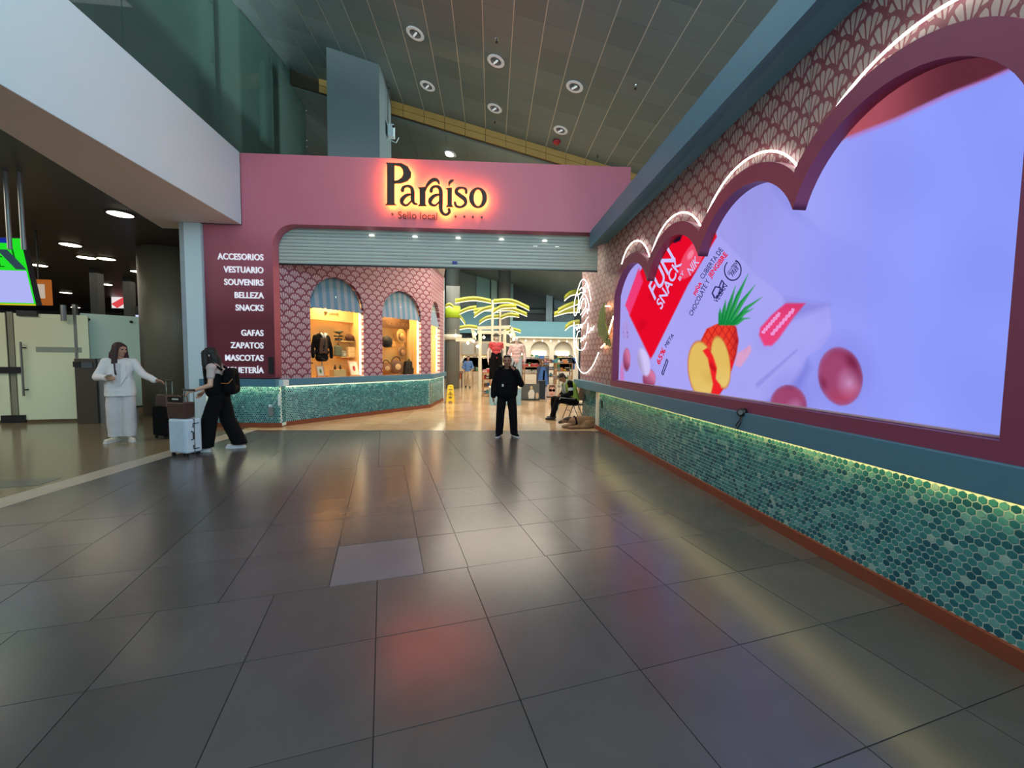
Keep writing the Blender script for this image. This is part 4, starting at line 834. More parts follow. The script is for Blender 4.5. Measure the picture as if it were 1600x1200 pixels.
    # big sweets
    for cx, cy, rx, ry in ((1313, 588, 34, 45), (1232, 632, 28, 30)):
        lay(ell_mask(px, py, cx + 6, cy - 12, rx * 1.35, ry * 1.2, 0, 14)[0] * .25, (116, 116, 214)); m, x, y = ell_mask(px, py, cx, cy, rx, ry, -10, 1.6)
        lay(m, (158, 70, 112)); lay(m * sstep(-.2, .7, wave(px, py, 9, 7)) * .8, (112, 26, 60)); lay(m * np.clip(1 - np.hypot(x - .35, y - .3) * 1.5, 0, 1) * .8, (212, 160, 210)); lay(m * np.clip(y * .9 - .25, 0, 1) * .7, (204, 60, 84)); lay(m * sstep(.8, 1., np.hypot(x, y)) * .5, (150, 100, 160))
    # cocoa rim of the bowl, upper right
    cho = poly_mask(px, py, [(1300, 230), (1326, 213), (1400, 184), (1480, 146), (1540, 124), (1586, 103), (1600, 90), (1600, 60), (1300, 60)], 2.0)
    tt = sstep(1340, 1500, px)[..., None]; lay(cho, np.array([178, 84, 98.]) * (1 - tt) + np.array([94, 42, 56.]) * tt); lay(cho * sstep(.1, .9, wave(px, py, 16)) * .4, (110, 46, 62)); lay(poly_mask(px, py, [(1326, 213), (1400, 184), (1480, 146), (1586, 103), (1586, 108), (1480, 152), (1400, 190), (1326, 218)], 2.5) * .45, (206, 90, 150))
    return np.clip(out, 0, 255)
nx, nz_ = 520, 250
pxs = np.linspace(966, 1604, nx + 1); Ys = np.array([atX(p, 560, XS).y for p in pxs]); Zs = np.linspace(1.185, 3.66, nz_ + 1)
YY, ZZ = np.meshgrid(Ys, Zs, indexing='ij'); pts3 = np.stack([np.full(YY.shape, XS), YY, ZZ], -1); PX, PY = proj(pts3)
colr = picture(PX, PY) / 255.0; colr = np.where(colr <= .04045, colr / 12.92, ((colr + .055) / 1.055) ** 2.4)
ubound = np.full(nx + 1, 1.0)
for k in range(4):
    A_ = np.array(arc_pts(YV[k], ZV[k], YV[k + 1], ZV[k + 1], SG_[k], 0.085)); ubound = np.maximum(ubound, np.interp(-Ys, -A_[:, 0], A_[:, 1], left=0, right=0))
me = bpy.data.meshes.new('display'); nv = (nx + 1) * (nz_ + 1); idx = np.arange(nv).reshape(nx + 1, nz_ + 1)
fq = np.stack([idx[:-1, :-1], idx[:-1, 1:], idx[1:, 1:], idx[1:, :-1]], -1).reshape(-1, 4)
fq = fq[(ZZ.reshape(-1)[fq[:, 1]] <= ubound[np.minimum(fq[:, 0] // (nz_ + 1), nx)]) & (YY.reshape(-1)[fq[:, 0]] < 8.12)]
me.vertices.add(nv); me.vertices.foreach_set('co', pts3.reshape(-1)); me.loops.add(fq.size); me.polygons.add(len(fq)); me.loops.foreach_set('vertex_index', fq.reshape(-1).astype(np.int32)); me.polygons.foreach_set('loop_start', np.arange(0, fq.size, 4, dtype=np.int32)); me.update(calc_edges=True)
at = me.color_attributes.new('picture', 'FLOAT_COLOR', 'POINT'); at.data.foreach_set('color', np.concatenate([colr.reshape(-1, 3), np.ones((nv, 1))], 1).reshape(-1).astype(np.float32))
m = bpy.data.materials.new('led_display'); m.use_nodes = True; t = m.node_tree; t.nodes.remove(t.nodes['Principled BSDF']); e = nn(t, 'ShaderNodeEmission'); ca = nn(t, 'ShaderNodeVertexColor', layer_name='picture'); t.links.new(ca.outputs[0], e.inputs[0]); e.inputs[1].default_value = 1.0; t.links.new(e.outputs[0], t.nodes['Material Output'].inputs[0])
link('display', me, m, SW)
# words on the display
def on_screen(body, a, b, up, m, bold=0.0):
    o_ = atX(a[0], a[1], XS - .004); e_ = atX(b[0], b[1], XS - .004); u_ = atX(a[0] + up[0], a[1] + up[1], XS - .004)
    letters(text_mesh(body, 1.0, o_, e_ - o_, u_ - o_, 0.003, bold, fit=((e_ - o_).length, (u_ - o_).length)), m, SW)
w_ = glow('screen_lilac', (206, 196, 252), 1.0); r_ = glow('screen_red', (226, 20, 60), 1.0); k_ = glow('screen_ink', (50, 44, 100), 1.0)
on_screen('FUN', (1022, 471), (1054, 408), (-10, -22), w_, .012); on_screen('SNACK', (1033, 485), (1065, 412), (-8, -12), w_, .012); on_screen('BY', (1062, 440), (1069, 427), (-3, -4), w_)
on_screen('NIK', (1078, 432), (1092, 411), (-5, -11), w_)
on_screen('PIÑA', (1087, 463), (1097, 443), (-5, -5), r_, .02); on_screen('CUBIERTA DE', (1098, 437), (1130, 391), (-5, -5), k_); on_screen('CHOCOLATE Y', (1081, 495), (1109, 440), (-5, -5), k_); on_screen('JENGIBRE', (1111, 434), (1138, 397), (-5, -5), r_, .02)
on_screen('65%', (1030, 571), (1040, 548), (-5, -6), r_, .02); on_screen('META', (1041, 544), (1053, 525), (-3, -5), k_); on_screen('VEGAN', (1120, 474), (1137, 447), (-5, -5), k_); on_screen('GLUTEN', (1139, 431), (1152, 413), (-3, -5), k_); on_screen('FREE', (1145, 433), (1154, 420), (-3, -5), k_)
def print_line(pts, rpx, m):
    MB().tube([atX(x, y, XS - .003) for x, y in pts], rpx, 5).build('print_line', m, SW)
print_line([(1145 + 13 * math.cos(a), 422 + 16 * math.sin(a)) for a in np.linspace(-1.2, 4.0, 22)], .008, k_); print_line([(1117, 466), (1113, 458), (1118, 448), (1126, 450), (1123, 461), (1119, 466)], .010, k_); print_line([(1124, 448), (1128, 438), (1131, 442), (1128, 454), (1124, 460)], .010, k_)
print_line([(1034, 583), (1042, 561), (1044, 564), (1036, 586), (1034, 583)], .010, k_)
for a_, b_ in (((1192, 520), (1218, 490)), ((1206, 523), (1240, 484))): on_screen('natural snack', a_, b_, (-5, -5), glow('screen_pale_pink', (250, 170, 220), 1.0)) if False else print_line([(a_[0] + (b_[0] - a_[0]) * t_, a_[1] + (b_[1] - a_[1]) * t_ + (1.6 if i % 2 else -1.6)) for i, t_ in enumerate(np.linspace(0, 1, 15))], .018, glow('screen_pale_pink', (236, 150, 214), 1.0))
# white neon arcs on the wallpaper, following the frame
NL = thing('neon_arcs', (2.98, 5, 3.3), 'four white neon arcs on the shell wallpaper above the screen', 'neon light')
m_neon = glow('white_neon', (255, 250, 236), 7.0)
NV = [(7.98, 3.50, 6.68, 3.31, .36), (6.62, 3.36, 5.13, 3.30, .40), (5.10, 3.34, 3.55, 3.34, .445), (3.49, 3.37, 1.70, 3.36, .50)]
for y0, z0, y1, z1, s in NV:
    MB().tube([(2.955, y, z) for y, z in arc_pts(y0, z0, y1, z1, s, 0, 30)], 0.010, 8).build('tube', m_neon, NL, True)
# webcam on the lower frame
wp = atX(1158, 644, 2.82); wc = thing('webcam', (2.82, wp.y, wp.z - .06), 'small black round camera with looped cable under the screen', 'camera')
MB().tube([(2.86, wp.y, wp.z), (2.80, wp.y - .02, wp.z)], .045, 16).build('housing', m_black, wc, True); MB().tube([(2.80, wp.y - .02, wp.z), (2.795, wp.y - .022, wp.z)], .026, 14).build('lens', mat('lens_glass', (120, 124, 130), .1), wc)
MB().tube([(2.82, wp.y, wp.z - .04), (2.805, wp.y, wp.z - .09), (2.80, wp.y + .05, wp.z - .15), (2.80, wp.y + .02, wp.z - .18), (2.80, wp.y - .03, wp.z - .11), (2.82, wp.y - .01, wp.z - .05)], .006, 6).build('cable', m_black, wc)
# hand-drawn neon sign on the panel beside the opening
PA, PN = Vector((3.0, 9.11, 0)), Vector((-1.79, -0.045, 0)).normalized()
def NP(x, y): p = atP(790 + x / 7.5, 400 + y / 7.5, PA + PN * .05, PN); return p
NS = thing('neon_sign', NP(880, 900), 'curling white neon drawing with handwriting on the panel right of the opening', 'neon sign')
def smooth_pts(pts, k=4):
    P = [Vector((*p, 0)) for p in pts]; out = []
    for i in range(len(P) - 1):
        a, b, c, d_ = P[max(i - 1, 0)], P[i], P[i + 1], P[min(i + 2, len(P) - 1)]
        for j in range(k): t = j / k; q = 0.5 * ((2 * b) + (c - a) * t + (2 * a - 5 * b + 4 * c - d_) * t * t + (3 * b - a - 3 * c + d_) * t ** 3); out.append((q.x, q.y))
    return out + [tuple(P[-1][:2])]
neon_lines = [[(1000, 525), (985, 430), (960, 330), (920, 275), (880, 300), (845, 400), (815, 500), (803, 600), (805, 690), (825, 690), (850, 600), (855, 500), (840, 440)],
 [(860, 450), (885, 425), (910, 435), (912, 390), (890, 370), (868, 400)], [(915, 410), (935, 415), (928, 370), (945, 320), (962, 345), (950, 380)],
 [(865, 660), (865, 560), (890, 480), (925, 450), (955, 500), (975, 580), (975, 640)], [(880, 620), (885, 560), (910, 500), (935, 520), (940, 590), (905, 650), (875, 690)], [(960, 675), (955, 620), (925, 670), (895, 715)],
 [(800, 775), (802, 840), (796, 890), (815, 845), (835, 830), (835, 870), (855, 815), (860, 855), (882, 800), (888, 845), (905, 795), (925, 785), (945, 745), (966, 715)],
 [(870, 880), (848, 890), (832, 960), (828, 1060), (850, 1075)], [(880, 1010), (888, 955), (905, 990), (918, 930), (935, 955), (950, 900), (968, 790), (962, 900), (985, 880), (1000, 840), (1012, 870), (1036, 820)], [(828, 1070), (870, 1102), (915, 1088), (945, 1010)],
 [(800, 780), (800, 1000), (815, 1160), (850, 1300), (900, 1370), (960, 1360), (1030, 1270), (1090, 1130)], [(1120, 1075), (1148, 1045)]]
for ln in neon_lines: MB().tube([NP(*q_) for q_ in smooth_pts(ln)], 0.0075, 6).build('tube', m_neon, NS, True)
# green leaf ornament with its own light next to the frame
lp_ = Vector((2.90, 8.95, 2.0)); LF = thing('leaf_ornament', (2.95, 8.6, 1.5), 'green leaf ornament with lit tubes on the wall left of the screen', 'wall ornament')
m_leaf = mat('leaf_green', (92, 116, 50), .4, vary=.3, scale=9)
for pts in ([(372, 545), (340, 610), (327, 700), (335, 780), (360, 770), (378, 680)], [(378, 690), (352, 790), (388, 845), (400, 760)], [(385, 790), (400, 850), (415, 850), (408, 800)]):
    P3 = [atX(860 + x / 4.444, 350 + y / 4.444, 2.86) for x, y in pts]; MB().prism(P3, (0.02, 0, 0)).build('leaf', m_leaf, LF)
for pts in ([(375, 570), (412, 570)], [(395, 790), (415, 720), (438, 640)], [(352, 858), (370, 842), (388, 820)]):
    MB().tube([atX(860 + x / 4.444, 350 + y / 4.444, 2.93) for x, y in pts], .014, 6).build('tube', glow('amber_white_tube', (255, 196, 130), 20.0), LF)
# ================================================================== PEOPLE, DOG, LUGGAGE
m_skin = mat('skin_light_brown', (176, 128, 104), 0.5, vary=.06, scale=20); m_skin2 = mat('skin_tan', (156, 108, 84), 0.5, vary=.06, scale=20); m_skin_f = mat('skin_fair', (206, 160, 136), 0.5, vary=.05, scale=20)
m_eye = mat('eye_dark', (30, 22, 20), .2); m_lip = mat('lip', (140, 70, 66), .5)
def wrinkle(me, amp, freq, seed):
    n = len(me.vertices); co = np.empty(n * 3); no = np.empty(n * 3); me.vertices.foreach_get('co', co); me.vertices.foreach_get('normal', no); co = co.reshape(-1, 3); no = no.reshape(-1, 3)
    g_ = np.random.RandomState(seed); h = np.zeros(n)
    for _ in range(6): k = g_.normal(size=3) * freq * np.array([1, 1, 1.5]); h += np.sin(co @ k + g_.uniform(0, 6.28))
    co += no * (h / 6 * amp)[:, None]; me.vertices.foreach_set('co', co.reshape(-1)); me.update()
V3 = Vector
def cut_below(me, z):
    bm = bmesh.new(); bm.from_mesh(me); g = bm.verts[:] + bm.edges[:] + bm.faces[:]
    r_ = bmesh.ops.bisect_plane(bm, geom=g, plane_co=(0, 0, z), plane_no=(0, 0, 1), clear_inner=True)
    bmesh.ops.holes_fill(bm, edges=[e for e in bm.edges if e.is_boundary], sides=0); bm.to_mesh(me); bm.free()
    me.polygons.foreach_set('use_smooth', [True] * len(me.polygons)); return me
def lerp(a, b, t): return a + (b - a) * t
def hand(V, wr, dr, side, palm, curl=0.5, s=1.0, spread=0.0):
    """palm and five fingers: dr along the hand, side towards the thumb, palm the way the palm looks"""
    dr, side, palm = dr.normalized(), side.normalized(), palm.normalized(); s *= 1.06
    V.cap(wr, wr + dr * .035 * s, .023 * s, .026 * s)
    for k in (-1.4, -.5, .5, 1.4): V.cap(wr + dr * .02 * s + side * k * .010 * s, wr + dr * .085 * s + side * k * .0175 * s, .016 * s, .0135 * s)
    for k, L in ((1.4, .070), (.5, .080), (-.5, .074), (-1.4, .058)):
        p = wr + dr * .088 * s + side * k * .0185 * s; d0 = dr + side * k * (.05 + spread); c = curl
        for j, f_ in enumerate((.45, .32, .23)):
            dd = (d0 * math.cos(c) + palm * math.sin(c)).normalized(); q_ = p + dd * L * f_ * s; V.cap(p, q_, (.0105 - .001 * j) * s, (.0098 - .001 * j) * s, 8); p = q_; c += curl
    p = wr + dr * .03 * s + side * .026 * s; q_ = p + (dr * .7 + side * .7 + palm * .25).normalized() * .038 * s; V.cap(p, q_, .013 * s, .0115 * s, 8); V.cap(q_, q_ + (dr * .9 + side * .15 + palm * .5).normalized() * .034 * s, .0112 * s, .0095 * s, 8)
def head_shape(V, c, fw, up, s=1.0):
    fw, up = fw.normalized(), up.normalized(); rt = fw.cross(up).normalized(); M = Matrix((rt, fw, up)).transposed().to_4x4()
    at_ = lambda x, y, z: c + (rt * x + fw * y + up * z) * s
    V.ball(at_(0, -.012, .03), .094 * s, 18, 0, (.84, 1.02, .92), M); V.ball(at_(0, .010, -.025), .078 * s, 16, 0, (.84, .95, 1.1), M); V.ball(at_(0, .04, -.085), .036 * s, 12, 0, (1.1, .9, .75), M)
    V.cap(at_(0, .082, .012), at_(0, .104, -.026), .010 * s, .0155 * s, 8); V.cap(at_(-.012, .092, -.030), at_(.012, .092, -.030), .009 * s, .009 * s, 8)
    V.cap(at_(-.046, .070, .034), at_(.046, .070, .034), .012 * s, .012 * s, 8); V.cap(at_(-.018, .074, -.058), at_(.018, .074, -.058), .009 * s, .009 * s, 8)
    for k in (-1, 1): V.ball(at_(k * .078, -.010, -.002), .026 * s, 8, 0, (.35, .7, 1.15), M); V.ball(at_(k * .040, .052, -.018), .026 * s, 8)
    return at_, M
def torso(V, J, prof, flat_=0.72):
    """stack of flattened rings from pelvis (0) to shoulder line (1)"""
    lat0 = (J['hipL'] - J['hipR']).normalized(); lat1 = (J['shL'] - J['shR']).normalized(); base, mid, top_ = J['pelvis'], J['chest'], (J['shL'] + J['shR']) / 2
    for t, hw, dp in prof:
        c = lerp(base, mid, t / .55) if t < .55 else lerp(mid, top_, (t - .55) / .45); lat = lerp(lat0, lat1, max(0, min(1, t))).normalized(); e = max(hw - dp, .001); V.cap(c - lat * e, c + lat * e, dp, dp, 14)
def person(name, loc, rz, s, J, label, skin, top=None, legs=None, shoes=None, hair=None, hands=None, group=None, face=None, voxel=.009, shoe_len=.17, up=None, heads=1.0, category='person'):
    t = thing(name, loc, label, category, group); J = {k: V3(v) for k, v in J.items()}
    MW = Matrix.Translation(loc) @ Matrix.Rotation(rz, 4, 'Z') @ Matrix.Scale(s, 4)
    def put(nm, me, m, par=t): me.transform(MW); return link(nm, me, m, par)
    V = Vol(); fw = V3(face or (0, -1, 0)); upv = V3(up or (0, 0, 1)); upv = (upv - fw.normalized() * upv.dot(fw.normalized())).normalized(); at_, HM = head_shape(V, J['head'], fw, upv, heads)
    V.cap(J['neck'] - V3((0, 0, .03)), J['head'] - upv * .06, .055, .050)
    V.cap(J['shR'], J['shL'], .055); torso(V, J, [(0, .15, .10), (.2, .14, .095), (.4, .135, .09), (.6, .15, .10), (.8, .16, .10), (.95, .14, .08)])
    for S_ in 'RL':
        V.cap(J['sh' + S_], J['el' + S_], .048, .038); V.cap(J['el' + S_], J['wr' + S_], .040, .026)
        V.cap(J['hip' + S_], J['kn' + S_], .082, .055); V.cap(J['kn' + S_], J['an' + S_], .055, .036)
        if not shoes: V.cap(J['an' + S_], J['an' + S_] + V3((0, -.10, -.035)), .035, .03)
        dr, side, palm, curl = hands[S_]; hand(V, J['wr' + S_], V3(dr), V3(side), V3(palm), curl)
    put('body', grown(V, voxel, 2), skin)
    ev = MB()
    for k in (-1, 1): put('eye', MB().ball(at_(k * .033, .078, .012), .0125 * heads, 8).mesh('eye'), m_eye)
    put('mouth', MB().ball(at_(0, .083, -.058), .020 * heads, 8, 0, (1.0, .35, .3), HM).mesh('mouth'), m_lip)
    if hair: Vh = Vol(); hair[1](Vh, at_, HM); me = grown(Vh, .010, 3); wrinkle(me, .004, 60, 5); put('hair', me, hair[0])
    if legs:
        m_, hw, rk, ra, extra = legs[:5]; Vt = Vol(); torso(Vt, J, [(-.12, hw, .115), (0, hw, .12), (.12, hw * .98, .115), (.26, hw * .93, .11)])
        for S_ in 'RL': Vt.cap(J['hip' + S_], J['kn' + S_], .105, rk); Vt.cap(J['kn' + S_], J['an' + S_] + V3((0, 0, extra - .10)), rk, ra)
        me = grown(Vt, .012, 4); wrinkle(me, .006, 26, 2); cut_below(me, extra); put('trousers', me, m_)
    if top:
        m_, prof, ra, rc_, hem = top[:5]; Vt = Vol(); torso(Vt, J, prof); Vt.cap(J['shR'], J['shL'], .075)
        sl = top[5] if len(top) > 5 else 1.0
        for S_ in 'RL':
            Vt.cap(J['sh' + S_], lerp(J['sh' + S_], J['el' + S_], min(1, sl * 2)), ra, ra * .86)
            if sl > .5: Vt.cap(J['el' + S_], lerp(J['el' + S_], J['wr' + S_], .93), ra * .86, rc_)
        me = grown(Vt, .012, 4); wrinkle(me, .007, 24, 3)
        if hem: cut_below(me, hem)
        put('jacket' if sl > .5 else 'top', me, m_)
    if shoes:
        m_, m_s = shoes
        for S_ in 'RL':
            a = J['an' + S_]; d_ = V3(J.get('toe' + S_, (0, -1, 0))).normalized(); Vs = Vol(); Vs.cap(V3((a.x, a.y, a.z - .015)) - d_ * .02, a + d_ * .03 + V3((0, 0, -.01)), .048, .044); Vs.cap(V3((a.x, a.y, .045)) - d_ * .04, V3((a.x, a.y, .040)) + d_ * shoe_len, .042, .036)
            sh = put('shoe', grown(Vs, .011, 2), m_); q_ = V3((a.x, a.y, .0)); n_ = V3((-d_.y, d_.x, 0))
            if m_s: put('sole', MB().prism([q_ - d_ * .085 + n_ * .03, q_ - d_ * .085 - n_ * .03, q_ + d_ * .12 - n_ * .046, q_ + d_ * (shoe_len + .03) - n_ * .028, q_ + d_ * (shoe_len + .045), q_ + d_ * (shoe_len + .03) + n_ * .028, q_ + d_ * .12 + n_ * .046], (0, 0, .028)).mesh('sole'), m_s, sh)
    return t, put, J, at_
m_blk = mat('black_cloth', (12, 11, 14), .9, vary=.2, scale=8, bump=.3, bscale=120, spec=.15); m_blk2 = mat('black_cotton', (15, 14, 17), .9, vary=.2, scale=8, bump=.3, bscale=120, spec=.15)
m_wht = mat('white_cloth', (222, 216, 216), .8, vary=.05, scale=6, bump=.25, bscale=90); m_knit = mat('white_sheer_cloth', (206, 198, 200), .8, vary=.07, scale=8, bump=.3, bscale=140)
m_hairb = mat('hair_black', (14, 11, 12), .65, vary=.3, scale=40); m_hairr = mat('hair_dark_red', (50, 20, 24), .6, vary=.4, scale=40)
m_sole = mat('white_sole', (206, 204, 204), .5); m_sneak = mat('cream_sneaker', (208, 198, 178), .6, vary=.15, scale=20)
STAND = dict(head=(0, -.02, 1.595), neck=(0, .01, 1.45), chest=(0, 0, 1.22), pelvis=(0, 0, .96), shR=(-.17, .01, 1.39), shL=(.17, .01, 1.39), hipR=(-.09, 0, .94), hipL=(.09, 0, .94), knR=(-.11, -.01, .50), knL=(.11, -.01, .50), anR=(-.12, .03, .085), anL=(.12, .03, .085), elR=(-.26, .03, 1.13), wrR=(-.27, -.05, .88), elL=(.26, .03, 1.13), wrL=(.27, -.05, .88))
JK = [(-.02, .20, .13), (.12, .205, .14), (.28, .205, .14), (.44, .205, .14), (.6, .21, .14), (.76, .21, .135), (.9, .20, .115), (.99, .15, .08)]
def short_hair(V, at_, M):
    V.ball(at_(0, -.022, .052), .093, 16, 0, (.88, 1.0, .86), M); V.ball(at_(0, -.055, .0), .075, 12, 0, (1.0, .7, 1.0), M); V.cap(at_(-.05, .05, .088), at_(.05, .05, .088), .022)
    for k in (-1, 1): V.cap(at_(k * .072, -.01, .05), at_(k * .076, .004, .005), .016, .010)
# man on the phone, facing the viewer in the middle of the opening
fm = atZ(791, 682); hm = 1.67
J = dict(STAND, shR=(-.185, .01, 1.365), shL=(.185, .01, 1.365), elR=(-.265, .04, 1.09), wrR=(-.285, -.03, .85), elL=(.30, -.06, 1.12), wrL=(.150, -.17, 1.40), anR=(-.15, .03, .085), anL=(.17, .03, .085), knR=(-.13, -.01, .50), knL=(.135, -.01, .50), head=(.0, -.025, 1.60), toeR=(-.35, -1, 0), toeL=(.35, -1, 0))
t, put, J, at_ = person('person', fm, 0.0, hm / 1.72, J, 'man in black jacket and trousers standing with a phone at his ear', m_skin2, (m_blk, [(-.06, .235, .15), (.08, .24, .155), (.24, .235, .16), (.4, .235, .16), (.58, .23, .155), (.76, .215, .145), (.9, .185, .12), (.99, .13, .085)], .080, .056, .80), (m_blk2, .175, .092, .080, .055), (m_blk, m_sole), (m_hairb, short_hair),
    {'R': ((0, -.15, -1), (0, -1, 0), (.9, .2, 0), .35), 'L': ((-.40, .45, .75), (-.55, -.8, .2), (-.8, .5, -.1), .45)}, face=(-.12, -1, -.02), heads=1.12)
put('phone', MB().box((0, 0, 0), (.012, .075, .15), M=Matrix.Rotation(.5, 4, 'X') @ Matrix.Rotation(.25, 4, 'Y')).mesh('phone'), m_black).location += Vector((.122, -.10, 1.52)) * (hm / 1.72)
put('hood', grown(Vol().chain([((-.15, -.02, 1.45), .045), ((-.10, .09, 1.46), .055), ((.10, .09, 1.46), .055), ((.15, -.02, 1.45), .045)]), .012, 3), m_blk)
put('badge', MB().box((-.10, -.165, 1.10), (.035, .01, .05)).mesh('badge'), m_sole)
# woman in white beside the round column
fw_ = atZ(192, 689); hw_ = 1.80
def long_hair(V, at_, M):
    V.ball(at_(0, -.022, .050), .098, 16, 0, (.92, 1.02, .9), M); V.ball(at_(0, -.06, -.02), .085, 12, 0, (1.05, .8, 1.2), M)
    for k in (-1, 1):
        V.cap(at_(k * .07, .012, .06), at_(k * .098, .0, -.10), .034, .042); V.cap(at_(k * .098, .0, -.10), at_(k * .125, .03, -.33), .044, .034); V.cap(at_(k * .125, .03, -.33), at_(k * .13, .07, -.42), .034, .014)
    V.cap(at_(0, -.08, -.08), at_(0, -.10, -.34), .088, .075)
J = dict(STAND, elR=(-.285, -.02, 1.13), wrR=(-.13, -.24, 1.13), elL=(.32, -.10, 1.17), wrL=(.50, -.26, 1.07), knR=(-.095, -.01, .5), knL=(.095, -.01, .5), anR=(-.095, .03, .10), anL=(.10, -.01, .10), toeR=(-.5, -1, 0), toeL=(.35, -1, 0), head=(.02, -.02, 1.60))
t, put, J, at_ = person('person', fw_, .50, hw_ / 1.72, J, 'woman in white jacket and wide white trousers with long dark red hair', m_skin, (m_wht, [(-.3, .215, .15), (-.14, .215, .15), (0, .21, .145), (.14, .20, .14), (.3, .185, .13), (.46, .18, .125), (.62, .185, .125), (.78, .185, .12), (.9, .17, .105), (.99, .12, .075)], .072, .052, .80), (m_knit, .185, .105, .100, .09), (m_sneak, m_sole), (m_hairr, long_hair),
    {'R': ((.55, -.8, .05), (.3, .2, 1), (.7, .3, -.5), .5), 'L': ((.85, -.5, -.1), (-.3, -.6, .6), (0, 0, -1), .45)}, face=(.80, -.6, -.06), shoe_len=.20)
for k in (-1, 1): put('lapel', MB().prism([(k * .05, -.148, 1.36), (k * .10, -.135, 1.36), (k * .115, -.150, 1.16), (k * .03, -.160, .98)], (0, -.012, 0)).mesh('lapel'), mat('lapel_white', (226, 220, 220), .8))
put('shirt', MB().prism([(-.05, -.14, 1.37), (.05, -.14, 1.37), (.032, -.158, .98), (-.032, -.158, .98)], (0, -.006, 0)).mesh('shirt'), mat('shirt_grey_white', (202, 195, 198), .8))
put('phone', MB().box((-.085, -.335, 1.165), (.07, .14, .012), M=Matrix.Rotation(.5, 4, 'Z') @ Matrix.Rotation(-.4, 4, 'X')).mesh('phone'), m_sole)
# woman in black with a backpack, wheeling the white suitcase
fb_ = atZ(343, 703); hb_ = 1.74
def black_hair(V, at_, M):
    V.ball(at_(0, -.022, .048), .098, 16, 0, (.95, 1.05, .92), M); V.ball(at_(0, -.05, -.03), .088, 12, 0, (1.05, .9, 1.3), M)
    for k in (-1, 1): V.cap(at_(k * .068, .045, .045), at_(k * .088, .055, -.14), .046, .055); V.cap(at_(k * .088, .055, -.14), at_(k * .10, .10, -.42), .050, .030)
    V.cap(at_(0, -.06, -.06), at_(0, -.05, -.40), .092, .070)
J = dict(STAND, head=(0, -.10, 1.58), neck=(0, -.03, 1.44), chest=(0, -.02, 1.20), shR=(-.17, -.02, 1.38), shL=(.17, -.02, 1.38), elL=(.23, -.02, 1.10), wrL=(.20, -.24, 1.02), elR=(-.24, -.08, 1.12), wrR=(-.20, -.27, .98), knL=(.10, -.10, .50), knR=(-.10, .10, .50), anL=(.10, -.16, .085), anR=(-.10, .27, .11), pelvis=(0, .03, .95), hipR=(-.09, .03, .93), hipL=(.09, .02, .93))
t, put, J, at_ = person('person', fb_, -1.38, hb_ / 1.72, J, 'woman in black with long black hair and backpack wheeling a white suitcase', m_skin_f, (mat('white_tee', (186, 168, 164), .8), [(.02, .17, .12), (.2, .17, .12), (.4, .17, .12), (.6, .175, .12), (.8, .18, .115), (.95, .155, .085)], .066, .06, 0, .26), (m_blk2, .185, .115, .115, .075), (mat('pale_sneaker', (206, 196, 200), .6), m_sole), (m_hairb, black_hair),
    {'L': ((-.1, -1, -.25), (-.7, 0, .5), (0, -.3, -1), .75), 'R': ((0, -.6, -.8), (.5, -.5, 0), (.8, .2, 0), .5)}, face=(0.12, -1, -.15))
put('bodice', grown(Vol().chain([((-.09, -.01, 1.00), .135), ((.09, -.01, 1.00), .135), ((.09, -.02, 1.20), .128), ((-.09, -.02, 1.20), .128), ((-.09, -.02, 1.36), .085), ((.09, -.02, 1.36), .085)]).cap((-.09, 0, 1.0), (-.09, -.02, 1.2), .13).cap((.09, 0, 1.0), (.09, -.02, 1.2), .13), .012, 3), m_blk)
bp_ = grown(Vol().cap((-.10, .21, 1.02), (.10, .21, 1.02), .09).cap((-.10, .20, 1.30), (.10, .20, 1.30), .08).cap((-.10, .21, 1.02), (-.10, .20, 1.30), .09, .08).cap((.10, .21, 1.02), (.10, .20, 1.30), .09, .08), .012, 2); bk_ = put('backpack', bp_, m_blk)
put('trim', MB().tube([(.195, .12, 1.13), (.195, .22, 1.125), (.19, .28, 1.20)], .006, 5).mesh('trim'), mat('orange_piping', (196, 120, 60), .5), bk_)
for k in (-1, 1): put('strap', MB().tube([(k * .13, .12, 1.34), (k * .14, .0, 1.44), (k * .13, -.12, 1.34), (k * .15, -.10, 1.12), (k * .16, .1, 1.0)], .022, 6).mesh('strap'), m_blk, bk_)
# guard asleep on a chair
fg_ = atZ(890, 654.5); SIT = dict(pelvis=(0, .10, .53), chest=(0, .02, .80), neck=(0, -.13, 1.03), head=(.0, -.235, 1.11), shR=(-.19, -.08, .98), shL=(.19, -.08, .98), hipR=(-.10, .08, .51), hipL=(.10, .08, .51), knR=(-.12, -.42, .53), knL=(.13, -.40, .53), anR=(-.12, -.42, .10), anL=(.14, -.55, .10), elR=(-.25, -.10, .70), elL=(.25, -.08, .70), wrR=(-.08, -.27, .63), wrL=(.08, -.27, .63))
gz = -1.42
t, put, J, at_ = person('person', fg_, gz, 1.0, SIT, 'guard in a yellow-green vest sitting with bowed head on a chair', m_skin2, (m_blk, [(.0, .17, .13), (.15, .18, .14), (.3, .185, .14), (.45, .19, .14), (.6, .195, .14), (.76, .20, .135), (.9, .195, .11), (.99, .15, .08)], .07, .05, 0), (m_blk2, .18, .085, .068, .10), (mat('black_boot', (20, 20, 22), .35), None), (m_hairb, short_hair),
    {'R': ((.7, -.5, -.1), (.2, -.3, .9), (0, .2, -1), .5), 'L': ((-.7, -.5, -.1), (-.2, -.3, .9), (0, .2, -1), .5)}, face=(.0, -.75, -.75), up=(0, -.7, .7), shoe_len=.16)
